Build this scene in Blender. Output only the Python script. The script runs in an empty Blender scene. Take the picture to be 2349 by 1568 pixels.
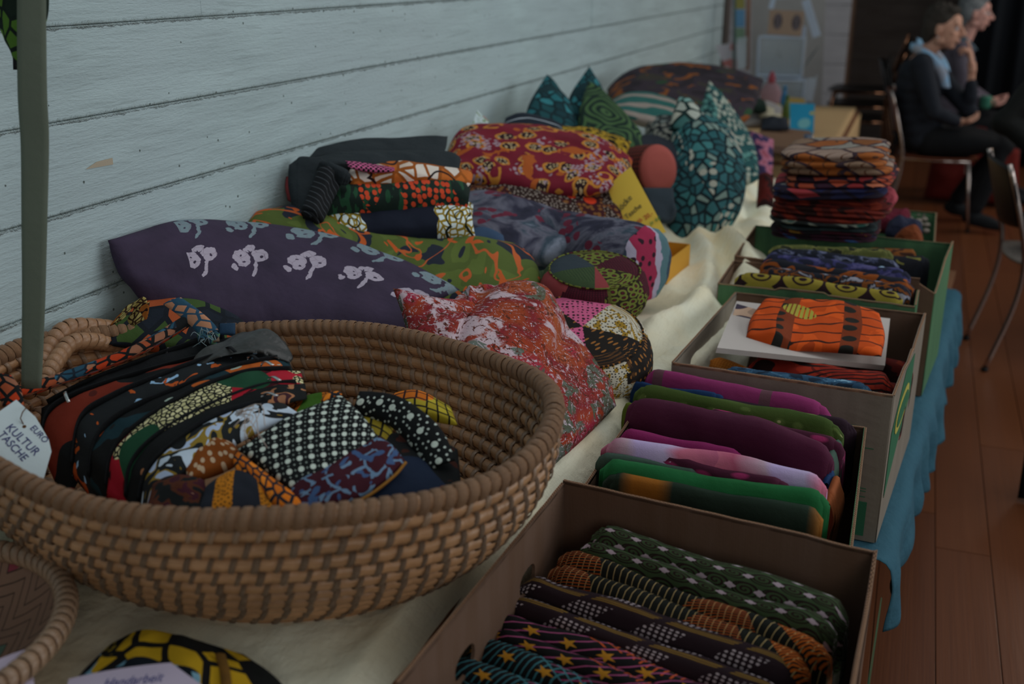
import bpy, bmesh, math, random
import numpy as np
from mathutils import Vector, Matrix, noise
from math import sin, cos, pi, radians
random.seed(7)
SC = bpy.context.scene
COL = SC.collection
# ---------------------------------------------------------------- camera
cam_d = bpy.data.cameras.new('camera'); cam = bpy.data.objects.new('camera', cam_d); COL.objects.link(cam)
R_ = Vector((.9371, .3491, 0)).normalized()
F_ = Vector((-.3293, .8845, -.3309)).normalized()
U_ = R_.cross(F_).normalized(); F_ = U_.cross(R_).normalized()
EYE = Vector((0, 0, 1.55))
cam.matrix_world = Matrix((( R_.x, U_.x, -F_.x, EYE.x), (R_.y, U_.y, -F_.y, EYE.y), (R_.z, U_.z, -F_.z, EYE.z), (0, 0, 0, 1)))
FPX = 2450.0
cam_d.sensor_width = 36; cam_d.lens = FPX/2349*36; cam_d.clip_end = 60; cam_d.clip_start = .02
cam_d.dof.use_dof = True; cam_d.dof.focus_distance = 1.9; cam_d.dof.aperture_fstop = 3.0
SC.camera = cam
# ---------------------------------------------------------------- light
w = bpy.data.worlds.new('world'); SC.world = w; w.use_nodes = True
w.node_tree.nodes['Background'].inputs[0].default_value = (.88, .95, 1.0, 1)
w.node_tree.nodes['Background'].inputs[1].default_value = .26
def area(name, loc, to, sx, sy, power, col):
    d = bpy.data.lights.new(name, 'AREA'); d.shape = 'RECTANGLE'; d.size = sx; d.size_y = sy; d.energy = power; d.color = col
    o = bpy.data.objects.new(name, d); COL.objects.link(o); o.location = loc
    o.rotation_euler = (Vector(to)-Vector(loc)).to_track_quat('-Z', 'Y').to_euler(); return o
area('window_light', (3.3, 2.7, 2.0), (-1.1, 1.7, .85), 4.2, 1.7, 128, (.93, .98, 1.0))
area('fill_light_near', (1.5, -1.7, 2.1), (-.7, 1.4, .75), 1.8, 1.2, 34, (1.0, .95, .90))  # added warm fill behind the camera for surfaces facing it
area('overhead_fill', (.2, 2.6, 4.2), (-.9, 2.0, .8), 2.4, 3.6, 88, (.96, .99, 1.0))  # unseen overhead source, added as ceiling bounce onto level surfaces
area('fill_light_far', (3.4, 7.2, 2.1), (-1.0, 8.2, 1.0), 2.0, 1.5, 70, (.92, .97, 1.0))  # added unseen source that brightens the brochure rack and far end
area('warm_fill_far', (2.4, 8.0, 2.9), (.3, 6.5, .4), 1.0, 1.0, 50, (1.0, .86, .72))  # added warm fill, lifts the dark far part of the room
vs = SC.view_settings; vs.view_transform = 'Standard'; vs.look = 'None'; vs.gamma = 1; vs.use_curve_mapping = False; vs.exposure = -1.3
try: SC.cycles.use_denoising = True
except Exception: pass
SC.cycles.max_bounces = 6
# ---------------------------------------------------------------- helpers: pixels to rays, meshes
def ray(px, py):
    return R_*(px-1174.5) + U_*(784-py) + F_*FPX
def T(px, py, t):  return EYE + ray(px, py)*(t*.001)          # t in milli-units along the ray
def Z(px, py, z):
    r = ray(px, py); return EYE + r*((z-EYE.z)/r.z)
def X(px, py, x):
    r = ray(px, py); return EYE + r*(x/r.x)
def Y(px, py, y):
    r = ray(px, py); return EYE + r*(y/r.y)
def lin(c): return c/12.92 if c <= .04045 else ((c+.055)/1.055)**2.4
GAIN = 2.3
def h(s, g=None):
    g = GAIN if g is None else g
    v = [min(.92, lin(int(s[i:i+2], 16)/255)*g) for i in (0, 2, 4)]
    return (v[0], v[1], v[2], 1)
def tag(o, label=None, cat=None, group=None, kind=None):
    if label: o['label'] = label
    if cat: o['category'] = cat
    if group: o['group'] = group
    if kind: o['kind'] = kind
    return o
def empty(name, loc, label, cat, group=None):
    o = bpy.data.objects.new(name, None); COL.objects.link(o); o.location = loc; o.empty_display_size = .05
    bpy.context.view_layer.update()
    return tag(o, label, cat, group)
def link(name, me, mat, parent=None):
    o = bpy.data.objects.new(name, me); COL.objects.link(o)
    if mat is not None and not me.materials:
        for m in (mat if isinstance(mat, (list, tuple)) else [mat]): me.materials.append(m)
    if parent is not None:
        o.parent = parent
        o.matrix_parent_inverse = Matrix.Translation(-Vector(parent.location)) if parent.type == 'EMPTY' else Matrix()
    return o
def mesh(name, V, F, mat, parent=None, uv=None, smooth=True, fm=None):
    me = bpy.data.meshes.new(name); me.from_pydata([tuple(v) for v in V], [], [tuple(f) for f in F])
    if smooth: me.polygons.foreach_set('use_smooth', [True]*len(me.polygons))
    if uv is not None:
        L = me.uv_layers.new(name='UV')
        li = np.empty(len(me.loops), dtype=np.int32); me.loops.foreach_get('vertex_index', li)
        L.data.foreach_set('uv', np.asarray(uv, dtype=np.float32)[li].ravel())
    if fm is not None: me.polygons.foreach_set('material_index', fm)
    me.update(); return link(name, me, mat, parent)
class MB:
    def __init__(s): s.V = []; s.F = []; s.uv = []
    def add(s, V, F, uv=None):
        n = len(s.V); s.V += [Vector(v) for v in V]; s.F += [tuple(i+n for i in f) for f in F]
        s.uv += list(uv) if uv is not None else [(v[0], v[1]) for v in V]; return s
    def box(s, a, b, M=None):
        x0, y0, z0 = a; x1, y1, z1 = b
        V = [Vector(v) for v in ((x0,y0,z0),(x1,y0,z0),(x1,y1,z0),(x0,y1,z0),(x0,y0,z1),(x1,y0,z1),(x1,y1,z1),(x0,y1,z1))]
        if M is not None: V = [M @ v for v in V]
        return s.add(V, [(0,3,2,1),(4,5,6,7),(0,1,5,4),(1,2,6,5),(2,3,7,6),(3,0,4,7)], [(v.x+v.z*.3, v.y+v.z) for v in V])
    def tube(s, path, r, n=10, caps=True, flat=1.0, up=None):
        P = [Vector(p) for p in path]; k = len(P); rr = r if isinstance(r, (list, tuple)) else [r]*k
        V = []; uv = []; L = 0
        pu = Vector(up) if up is not None else Vector((0, 0, 1))
        for i, p in enumerate(P):
            d = (P[min(i+1, k-1)]-P[max(i-1, 0)]).normalized()
            if i: L += (P[i]-P[i-1]).length
            if up is not None: pu = Vector(up)
            a = d.cross(pu)
            if a.length < 1e-4: a = d.cross(Vector((1, 0, .1)))
            a.normalize(); b = a.cross(d).normalized(); pu = b
            for j in range(n):
                th = 2*pi*j/n; V.append(p + a*(cos(th)*rr[i]) + b*(sin(th)*rr[i]*flat)); uv.append((L, j/n*2*pi*rr[i]))
        F = [(i*n+j, i*n+(j+1) % n, (i+1)*n+(j+1) % n, (i+1)*n+j) for i in range(k-1) for j in range(n)]
        if caps: F += [tuple(range(n-1, -1, -1)), tuple((k-1)*n+j for j in range(n))]
        return s.add(V, F, uv)
    def ball(s, c, r, n=12, m=8, rot=None):
        c = Vector(c); r = Vector(r) if not isinstance(r, (int, float)) else Vector((r, r, r)); V = []; F = []
        for i in range(m+1):
            ph = pi*i/m
            for j in range(n):
                th = 2*pi*j/n; v = Vector((r.x*sin(ph)*cos(th), r.y*sin(ph)*sin(th), r.z*cos(ph)))
                if rot is not None: v = rot @ v
                V.append(c+v)
        for i in range(m):
            for j in range(n): F.append((i*n+j, (i+1)*n+j, (i+1)*n+(j+1) % n, i*n+(j+1) % n))
        return s.add(V, F)
    def obj(s, name, mat, parent=None, smooth=True): return mesh(name, s.V, s.F, mat, parent, s.uv, smooth)
def spline(P, n):
    "Catmull-Rom through P, n points evenly by arc length"
    P = [Vector(p) for p in P]
    if len(P) == 2: return [P[0].lerp(P[1], i/(n-1)) for i in range(n)]
    Q = [P[0]*2-P[1]] + P + [P[-1]*2-P[-2]]; D = []
    for i in range(1, len(Q)-2):
        p0, p1, p2, p3 = Q[i-1:i+3]
        for k in range(12):
            t = k/12; D.append(.5*((2*p1)+(p2-p0)*t+(2*p0-5*p1+4*p2-p3)*t*t+(3*p1-p0-3*p2+p3)*t**3))
    D.append(P[-1]); L = [0]
    for i in range(1, len(D)): L.append(L[-1]+(D[i]-D[i-1]).length)
    out = []; j = 0
    for i in range(n):
        s = L[-1]*i/(n-1)
        while j < len(D)-2 and L[j+1] < s: j += 1
        f = (s-L[j])/max(1e-9, L[j+1]-L[j]); out.append(D[j].lerp(D[j+1], min(1, f)))
    return out
def coons(AB, BC, DC, AD, n, m):
    b = spline(AB, n); t = spline(DC, n); l = spline(AD, m); r = spline(BC, m); G = []
    for j in range(m):
        v = j/(m-1); row = []
        for i in range(n):
            u = i/(n-1)
            p = b[i]*(1-v)+t[i]*v + l[j]*(1-u)+r[j]*u - (b[0]*(1-u)*(1-v)+b[-1]*u*(1-v)+t[0]*(1-u)*v+t[-1]*u*v)
            row.append(p)
        G.append(row)
    return G
def puff(name, AB, BC, DC, AD, mat, tf=.05, tb=.05, n=44, m=36, pw=.45, wr=.004, ws=14, parent=None, seed=0, uvs=1, stretch=(1, 1), toward=None, fold=None):
    """inflated cloth form on a four-sided patch: real thickness tf towards the viewer's side, tb behind"""
    G = coons(AB, BC, DC, AD, n, m)
    Lu = sum((G[m//2][i+1]-G[m//2][i]).length for i in range(n-1)); Lv = sum((G[j+1][n//2]-G[j][n//2]).length for j in range(m-1))
    tw = (EYE-G[m//2][n//2]) if toward is None else Vector(toward)
    N = []
    for j in range(m):
        row = []
        for i in range(n):
            du = G[j][min(i+1, n-1)]-G[j][max(i-1, 0)]; dv = G[min(j+1, m-1)][i]-G[max(j-1, 0)][i]
            q = du.cross(dv)
            if q.length < 1e-9: q = tw.copy()
            q.normalize()
            if q.dot(tw) < 0: q = -q
            row.append(q)
        N.append(row)
    V = []; uv = []; idx = {}; ib = {}
    so = Vector((seed*3.1, seed*1.7, seed))
    for side in (0, 1):
        for j in range(m):
            for i in range(n):
                edge = i in (0, n-1) or j in (0, m-1)
                if side and edge: ib[(i, j)] = idx[(i, j)]; continue
                u = i/(n-1); v = j/(m-1)
                e = max(0, (4*u*(1-u))*(4*v*(1-v)))**pw
                p = G[j][i]; q = N[j][i]
                if edge: d = 0
                else:
                    cx = Vector((u*Lu*ws*stretch[0], v*Lv*ws*stretch[1], side*5))+so
                    w_ = noise.noise(cx) + .5*noise.noise(cx*2.1) + 1.1*(abs(noise.noise(cx*.6+Vector((9, 2, 1))))-.3)
                    d = (tf if side == 0 else tb)*e + w_*wr*min(1, e*2.2)
                    if fold: d += fold(u, v)*min(1, e*2)
                V.append(p + q*(d if side == 0 else -d)); uv.append((u*Lu*uvs, v*Lv*uvs))
                (idx if side == 0 else ib)[(i, j)] = len(V)-1
    F = []
    for j in range(m-1):
        for i in range(n-1):
            F.append((idx[(i, j)], idx[(i+1, j)], idx[(i+1, j+1)], idx[(i, j+1)]))
            F.append((ib[(i, j+1)], ib[(i+1, j+1)], ib[(i+1, j)], ib[(i, j)]))
    return mesh(name, V, F, mat, parent, uv)
def quad_plate(name, a, b, c, d, th, mat, parent=None, bend=0, n=8):
    "thin sheet a-b-c-d (front facing the a-b x a-d normal), thickness th"
    a, b, c, d = map(Vector, (a, b, c, d)); q = (b-a).cross(d-a).normalized()
    V = []; F = []; uv = []
    for s in (0, 1):
        for j in range(n+1):
            for i in range(n+1):
                u = i/n; v = j/n; p = a*(1-u)*(1-v)+b*u*(1-v)+c*u*v+d*(1-u)*v
                V.append(p + q*(bend*(4*u*(1-u)) - s*th)); uv.append((u*(b-a).length, v*(d-a).length))
    k = (n+1)**2; ix = lambda i, j, s: s*k+j*(n+1)+i
    for j in range(n):
        for i in range(n):
            F.append((ix(i,j,0), ix(i+1,j,0), ix(i+1,j+1,0), ix(i,j+1,0))); F.append((ix(i,j+1,1), ix(i+1,j+1,1), ix(i+1,j,1), ix(i,j,1)))
    for i in range(n):
        F += [(ix(i,0,0), ix(i,0,1), ix(i+1,0,1), ix(i+1,0,0)), (ix(i+1,n,0), ix(i+1,n,1), ix(i,n,1), ix(i,n,0)),
              (ix(0,i+1,0), ix(0,i+1,1), ix(0,i,1), ix(0,i,0)), (ix(n,i,0), ix(n,i,1), ix(n,i+1,1), ix(n,i+1,0))]
    return mesh(name, V, F, mat, parent, uv, smooth=False)
def bolt(name, p0, p1, w, hgt, mat, label=None, cat='folded fabric', group=None, sag=0, seed=0, layers=3, twist=0, parent=None, tipup=0, wob=.004, n=34, q=24):
    """length of cloth folded round into a flat roll: nested stadium sections, top line p0-p1"""
    p0 = Vector(p0); p1 = Vector(p1); d = (p1-p0); L = d.length; d.normalize()
    side = d.cross(Vector((0, 0, 1))).normalized(); up = side.cross(d).normalized()
    rnd = random.Random(seed+11); V = []; F = []; uv = []
    for k in range(layers):
        ww = w/2*(1-k*.26); hh = hgt/2*(1-k*.10*(w/hgt)*2.2); e0 = -rnd.uniform(0, .012)*(k > 0)+k*.002; e1 = rnd.uniform(0, .012)*(k > 0)-k*.002
        if k: e0 -= .004; e1 += .004
        base = len(V)
        for i in range(n):
            f = i/(n-1); s = e0 + (L+e1-e0)*f
            rim = min(1, (min(f, 1-f)*(n-1)/1.5)); shr = .82+.18*math.sqrt(min(1, rim))
            c = p0 + d*s - up*hgt/2 - up*sag*4*f*(1-f) + up*tipup*f
            for j in range(q):
                a = 2*pi*j/q; ca, sa = cos(a), sin(a)
                x = ww*abs(ca)**.8*(1 if ca > 0 else -1); z = hh*abs(sa)**.9*(1 if sa > 0 else -1)
                nz = noise.noise(Vector((s*9+seed, cos(a)*.8, sin(a)*1.1+seed*.7)))*wob*2 + noise.noise(Vector((s*28+seed, cos(a)*2, sin(a)*2)))*wob*.5
                tw = twist*(f-.5)
                V.append(c + side*(x*shr*(1+0)+nz*ca + tw*z) + up*(z*shr+nz*sa)); uv.append((s, a/(2*pi)*2*(w+hgt)))
        for i in range(n-1):
            for j in range(q): F.append((base+i*q+j, base+i*q+(j+1) % q, base+(i+1)*q+(j+1) % q, base+(i+1)*q+j))
        for e in (0, n-1):
            ci = len(V); V.append(sum((V[base+e*q+j] for j in range(q)), Vector())/q + d*(.006 if e == 0 else -.006)); uv.append((0, 0))
            for j in range(q): F.append((ci, base+e*q+j, base+e*q+(j+1) % q))
    o = mesh(name, V, F, mat, parent, uv)
    return tag(o, label, cat, group) if label else o
def slab(name, c, sx, sy, hgt, rot, mats, label=None, cat='folded fabric', group=None, layers=3, seed=0, tilt=(0, 0), parent=None, sq=.38, wob=.006, rnd_off=.012):
    """folded cloth lying flat: stacked rounded layers with soft folded edges; c is the middle of its underside"""
    c = Vector(c); R = Matrix.Rotation(rot, 3, 'Z'); n = 56; V = []; F = []; uv = []; fm = []
    rn = random.Random(seed); rings = []
    def ring(k, z, ins, ox, oy):
        r = []
        for j in range(n):
            a = 2*pi*j/n; ca, sa = cos(a), sin(a)
            x = (sx/2-ins+ox*(1 if ca > 0 else .0))*abs(ca)**sq*(1 if ca > 0 else -1); y = (sy/2-ins+oy)*abs(sa)**sq*(1 if sa > 0 else -1)
            nz = noise.noise(Vector((x*7+seed, y*7, k*.9)))*wob + noise.noise(Vector((x*22, y*22+seed, k*1.3)))*wob*.5
            zz = z + tilt[0]*x + tilt[1]*y + noise.noise(Vector((x*6, y*6, seed+z*8)))*wob*1.3
            g = max(0, 1-ins/(min(sx, sy)/2))
            p = R @ Vector((x+nz*ca, y+nz*sa, zz)); r.append(len(V)); V.append(c+p); uv.append((x+z*1.0, y*1.0+z*1.3))
        return r
    lh = hgt/layers
    for k in range(layers):
        ox, oy = rn.uniform(-rnd_off, rnd_off), rn.uniform(-rnd_off, rnd_off)
        for zz, ins in ((.06, lh*.42+.004), (.25, lh*.1), (.5, 0), (.75, lh*.1), (.94, lh*.42+.004)):
            rings.append((ring(k, (k+zz)*lh, ins, ox, oy), k))
    top = hgt
    for f in (.10, .25, .45, .7): rings.append((ring(layers, top*(1.0)+.004*f, lh*.4+f*min(sx, sy)/2, 0, 0), layers-1))
    for (a, _), (b, k) in zip(rings, rings[1:]):
        for j in range(n): F.append((a[j], a[(j+1) % n], b[(j+1) % n], b[j])); fm.append(k % len(mats) if isinstance(mats, (list, tuple)) else 0)
    ci = len(V); V.append(sum((V[i] for i in rings[-1][0]), Vector())/n); uv.append((0, top))
    for j in range(n): F.append((rings[-1][0][j], rings[-1][0][(j+1) % n], ci)); fm.append((layers-1) % len(mats) if isinstance(mats, (list, tuple)) else 0)
    F.append(tuple(reversed(rings[0][0]))); fm.append(0)
    o = mesh(name, V, F, mats, parent, uv, fm=fm)
    return tag(o, label, cat, group) if label else o
def ribbon(name, path, wvec, mat, th=.0022, parent=None, n=40, m=6, crease=0):
    "fabric band following path; wvec: full-width vector (or a list of them)"
    P = spline(path, n); W = wvec if isinstance(wvec, list) else [wvec, wvec]; W = spline([Vector(x) for x in W], n)
    V = []; uv = []; L = 0
    for s in (0, 1):
        L = 0
        for i in range(n):
            if i: L += (P[i]-P[i-1]).length
            d = (P[min(i+1, n-1)]-P[max(0, i-1)]).normalized(); q = d.cross(W[i]).normalized()
            for j in range(m):
                v = j/(m-1)-.5; V.append(P[i]+W[i]*v + q*((.5-s)*th + crease*cos(v*pi)*1.0)); uv.append((L, v*W[i].length))
    k = n*m; F = []
    for i in range(n-1):
        for j in range(m-1):
            a = i*m+j; F.append((a, a+1, a+m+1, a+m)); F.append((k+a+m, k+a+m+1, k+a+1, k+a))
        a = i*m; F.append((a, a+m, k+a+m, k+a)); a = i*m+m-1; F.append((a+m, a, k+a, k+a+m))
    for j in range(m-1):
        F.append((j, k+j, k+j+1, j+1)); a = (n-1)*m+j; F.append((a+1, k+a+1, k+a, a))
    return mesh(name, V, F, mat, parent, uv)
def plate(name, outline, holes, th, M, mat, parent=None):
    "flat board cut to an outline with holes: a filled curve turned into a mesh"
    cu = bpy.data.curves.new(name, 'CURVE'); cu.dimensions = '2D'; cu.fill_mode = 'BOTH'; cu.extrude = th/2
    for pts in [outline]+holes:
        s = cu.splines.new('POLY'); s.points.add(len(pts)-1); s.use_cyclic_u = True
        for p, q in zip(s.points, pts): p.co = (q[0], q[1], 0, 1)
    o = bpy.data.objects.new('t', cu); COL.objects.link(o); dg = bpy.context.evaluated_depsgraph_get()
    me = bpy.data.meshes.new_from_object(o.evaluated_get(dg)); bpy.data.objects.remove(o); bpy.data.curves.remove(cu)
    L = me.uv_layers.new(name='UV')
    for lp in me.loops: L.data[lp.index].uv = (me.vertices[lp.vertex_index].co.x, me.vertices[lp.vertex_index].co.y)
    me.transform(M); me.name = name; me.materials.clear()
    return link(name, me, mat, parent)
def writing(name, text, M, size, mat, parent, th=.0004, shear=0, space=1.0):
    cu = bpy.data.curves.new(name, 'FONT'); cu.body = text; cu.size = size; cu.extrude = th; cu.shear = shear; cu.space_character = space
    o = bpy.data.objects.new('t', cu); COL.objects.link(o); dg = bpy.context.evaluated_depsgraph_get()
    me = bpy.data.meshes.new_from_object(o.evaluated_get(dg)); bpy.data.objects.remove(o); bpy.data.curves.remove(cu)
    me.transform(M); me.name = name; me.materials.clear(); return link(name, me, mat, parent)
def frame_on(a, b, d, off=.001):
    "matrix with origin a, x towards b, y towards d, z out of the sheet"
    a, b, d = Vector(a), Vector(b), Vector(d); x = (b-a).normalized(); z = x.cross(d-a).normalized(); y = z.cross(x)
    o = a+z*off; return Matrix(((x.x, y.x, z.x, o.x), (x.y, y.y, z.y, o.y), (x.z, y.z, z.z, o.z), (0, 0, 0, 1)))
def blob(name, mb, mat, parent, vox=.006, smooth=6):
    "fuse overlapping forms into one continuous skin"
    me = bpy.data.meshes.new(name); me.from_pydata([tuple(v) for v in mb.V], [], mb.F)
    o = bpy.data.objects.new('t', me); COL.objects.link(o)
    m = o.modifiers.new('r', 'REMESH'); m.mode = 'VOXEL'; m.voxel_size = vox; m.use_smooth_shade = True
    s = o.modifiers.new('s', 'SMOOTH'); s.iterations = smooth; s.factor = .5
    dg = bpy.context.evaluated_depsgraph_get(); r = bpy.data.meshes.new_from_object(o.evaluated_get(dg)); bpy.data.objects.remove(o)
    r.name = name; r.materials.clear(); return link(name, r, mat, parent)
# ---------------------------------------------------------------- procedural materials
class G:
    def __init__(s, name):
        s.m = bpy.data.materials.new(name); s.m.use_nodes = True; s.t = s.m.node_tree; s.N = s.t.nodes; s.b = s.N['Principled BSDF']
        s.tc = s.N.new('ShaderNodeTexCoord')
    def put(s, inp, v):
        if isinstance(v, bpy.types.NodeSocket): s.t.links.new(v, inp)
        elif v is not None: inp.default_value = v
    def ma(s, op, a, b=None, c=None, clamp=False):
        n = s.N.new('ShaderNodeMath'); n.operation = op; n.use_clamp = clamp
        for i, v in enumerate((a, b, c)): s.put(n.inputs[i], v)
        return n.outputs[0]
    def vm(s, op, a, b=None, sc=None):
        n = s.N.new('ShaderNodeVectorMath'); n.operation = op; s.put(n.inputs[0], a); s.put(n.inputs[1], b)
        if sc is not None: s.put(n.inputs['Scale'], sc)
        return n.outputs[1] if op in ('LENGTH', 'DISTANCE', 'DOT_PRODUCT') else n.outputs[0]
    def map(s, v, loc=(0, 0, 0), rot=0, sc=(1, 1, 1)):
        n = s.N.new('ShaderNodeMapping'); s.put(n.inputs[0], v); n.inputs[1].default_value = loc; n.inputs[2].default_value = (0, 0, rot); n.inputs[3].default_value = sc; return n.outputs[0]
    def xy(s, v):
        n = s.N.new('ShaderNodeSeparateXYZ'); s.put(n.inputs[0], v); return n.outputs[0], n.outputs[1]
    def vec(s, x, y):
        n = s.N.new('ShaderNodeCombineXYZ'); s.put(n.inputs[0], x); s.put(n.inputs[1], y); return n.outputs[0]
    def noise(s, v, sc, det=2, rough=.5, dist=0):
        n = s.N.new('ShaderNodeTexNoise'); s.put(n.inputs['Vector'], v); n.inputs['Scale'].default_value = sc; n.inputs['Detail'].default_value = det
        n.inputs['Roughness'].default_value = rough; n.inputs['Distortion'].default_value = dist; return n.outputs[0]
    def noisec(s, v, sc):
        n = s.N.new('ShaderNodeTexNoise'); s.put(n.inputs['Vector'], v); n.inputs['Scale'].default_value = sc; return n.outputs[1]
    def vor(s, v, sc, feat='F1', rand=1, dim='2D'):
        n = s.N.new('ShaderNodeTexVoronoi'); n.feature = feat; n.voronoi_dimensions = dim; s.put(n.inputs['Vector'], v); n.inputs['Scale'].default_value = sc; n.inputs['Randomness'].default_value = rand
        if feat == 'DISTANCE_TO_EDGE': return n.outputs['Distance']
        return n.outputs['Distance'], n.outputs['Color'], n.outputs['Position']
    def warp(s, v, sc, amt):
        c = s.vm('SUBTRACT', s.noisec(v, sc), (.5, .5, .5)); return s.vm('ADD', v, s.vm('SCALE', c, sc=amt))
    def lt(s, a, b): return s.ma('LESS_THAN', a, b)
    def gt(s, a, b): return s.ma('GREATER_THAN', a, b)
    def AND(s, a, b): return s.ma('MULTIPLY', a, b)
    def OR(s, a, b): return s.ma('MAXIMUM', a, b)
    def soft(s, a, lo, hi):
        n = s.N.new('ShaderNodeMapRange'); s.put(n.inputs[0], a); n.inputs[1].default_value = lo; n.inputs[2].default_value = hi; return n.outputs[0]
    def mix(s, f, a, b):
        n = s.N.new('ShaderNodeMix'); n.data_type = 'RGBA'; s.put(n.inputs[0], f); s.put(n.inputs[6], a); s.put(n.inputs[7], b); return n.outputs[2]
    def ramp(s, f, st, const=True):
        n = s.N.new('ShaderNodeValToRGB'); r = n.color_ramp; r.interpolation = 'CONSTANT' if const else 'LINEAR'
        r.elements.remove(r.elements[1]); r.elements[0].position = st[0][0]; r.elements[0].color = st[0][1]
        for p, c in st[1:]: e = r.elements.new(p); e.color = c
        s.put(n.inputs[0], f); return n.outputs[0]
    def ell(s, x, y, cx, cy, rx, ry, rot=0):
        dx = s.ma('SUBTRACT', x, cx); dy = s.ma('SUBTRACT', y, cy); c, k = cos(rot), sin(rot)
        a = s.ma('DIVIDE', s.ma('ADD', s.ma('MULTIPLY', dx, c), s.ma('MULTIPLY', dy, k)), rx)
        b = s.ma('DIVIDE', s.ma('SUBTRACT', s.ma('MULTIPLY', dy, c), s.ma('MULTIPLY', dx, k)), ry)
        return s.lt(s.ma('ADD', s.ma('MULTIPLY', a, a), s.ma('MULTIPLY', b, b)), 1.0)
    def tile(s, v, sx, sy, stag=0):
        x, y = s.xy(v); x = s.ma('DIVIDE', x, sx); y = s.ma('DIVIDE', y, sy)
        row = s.ma('FLOOR', y)
        if stag: x = s.ma('ADD', x, s.ma('MULTIPLY', s.ma('FLOORED_MODULO', row, 2.0), stag))
        return s.ma('SUBTRACT', s.ma('FRACT', x), .5), s.ma('SUBTRACT', s.ma('FRACT', y), .5), s.ma('FLOOR', x), row
    def finish(s, col, rough=.85, bump=.25, bs=500, wr=.3, wsc=9, sheen=.0, spec=.2, metal=0):
        s.put(s.b.inputs['Base Color'], col); s.b.inputs['Roughness'].default_value = rough; s.b.inputs['Specular IOR Level'].default_value = spec; s.b.inputs['Metallic'].default_value = metal
        if bump or wr:
            v = s.tc.outputs['Object']
            hh = s.ma('ADD', s.ma('MULTIPLY', s.noise(v, bs, 1), bump*.0012), s.ma('MULTIPLY', s.noise(v, wsc, 4, .55), wr*.02))
            n = s.N.new('ShaderNodeBump'); n.inputs['Strength'].default_value = 1; n.inputs['Distance'].default_value = 1; s.put(n.inputs['Height'], hh)
            s.t.links.new(n.outputs[0], s.b.inputs['Normal'])
        return s.m
_cache = {}
def fab(name, fn, uvs=(1, 1), rot=0, off=0, **k):
    if name in _cache: return _cache[name]
    g = G(name); v = g.map(g.tc.outputs['UV'], (off, off*.37, 0), rot, (uvs[0], uvs[1], 1)); _cache[name] = g.finish(fn(g, v), **k); return _cache[name]
def solid(name, c, **k):
    if name in _cache: return _cache[name]
    g = G(name); n = g.noise(g.tc.outputs['Object'], 6, 4); cc = h(c) if isinstance(c, str) else c
    d = tuple(x*.8 for x in cc[:3])+(1,)
    _cache[name] = g.finish(g.mix(n, d, cc), **k); return _cache[name]
# pattern functions (flat prints on cloth; sizes in metres)
def cells(sc, cols, line, lw=.07, rand=.9, wa=0):
    def f(g, v):
        if wa: v = g.warp(v, sc*.5, wa/sc)
        d, c, p = g.vor(v, sc, 'F1', rand); e = g.vor(v, sc, 'DISTANCE_TO_EDGE', rand); r = g.xy(c)[0]
        k = len(cols); col = g.ramp(r, [(i/k, x) for i, x in enumerate(cols)])
        return g.mix(g.lt(e, lw), col, line)
    return f
def dotp(sc, r, fg, bg, rand=0, rot=.785, small=None, size_noise=0):
    def f(g, v):
        w_ = g.map(v, rot=rot); d, c, p = g.vor(w_, sc, 'F1', rand); rr = r
        if size_noise: rr = g.ma('ADD', r-size_noise/2, g.ma('MULTIPLY', g.xy(c)[0], size_noise))
        col = g.mix(g.lt(d, rr), bg, fg)
        if small:
            d2, _, _ = g.vor(g.map(w_, (.5/sc, .5/sc, 0)), sc*small[0], 'F1', 0); col = g.mix(g.AND(g.lt(d2, small[1]), g.gt(d, r+.12)), col, small[2])
        return col
    return f
def blot(sc, st, det=3, dist=.6, rough=.5, wa=0, const=True, stretch=(1, 1)):
    def f(g, v):
        v = g.map(v, sc=(stretch[0], stretch[1], 1))
        if wa: v = g.warp(v, sc*.7, wa/sc)
        return g.ramp(g.noise(v, sc, det, rough, dist), st, const)
    return f
def over(base, mask, top):
    return lambda g, v: g.mix(mask(g, v), base(g, v), top(g, v) if callable(top) else top)
def mnoise(sc, thr, det=2, dist=.3, seed=0, below=False):
    return lambda g, v: (g.lt if below else g.gt)(g.noise(g.map(v, (seed*7.3, seed*3.1, 0)), sc, det, .5, dist), thr)
def bandy(a, b, axis=1, per=None, wob=0):
    def f(g, v):
        c = g.xy(v)[axis]
        if wob: c = g.ma('ADD', c, g.ma('MULTIPLY', g.ma('SUBTRACT', g.noise(v, 9), .5), wob))
        if per: c = g.ma('FLOORED_MODULO', c, per)
        return g.AND(g.gt(c, a), g.lt(c, b))
    return f
def linesm(per, frac, rot=0, wav=0, wsc=3, rings=0, seed=0):
    "mask of line work: straight, wavy or ring shaped"
    def f(g, v):
        v = g.map(v, (seed*1.37, seed*.73, 0), rot)
        if rings: d, _, _ = g.vor(v, rings, 'F1', .8); c = g.ma('DIVIDE', d, rings)
        else: c = g.xy(v)[0]
        if wav: c = g.ma('ADD', c, g.ma('MULTIPLY', g.noise(v, wsc, 1), wav))
        return g.lt(g.ma('FRACT', g.ma('DIVIDE', c, per)), frac)
    return f
def stars(size, R, dens=1):
    def f(g, v):
        x, y, _, _ = g.tile(v, size, size, .5); a = g.ma('ADD', g.ma('ARCTAN2', y, x), .3); m = g.ma('PINGPONG', a, pi/5); r = g.ma('SQRT', g.ma('ADD', g.ma('MULTIPLY', x, x), g.ma('MULTIPLY', y, y)))
        return g.lt(g.ma('MULTIPLY', r, g.ma('ADD', .5, g.ma('MULTIPLY', m, 1.3))), R)
    return f
P_ = lambda c: (lambda g, v: c)
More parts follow.
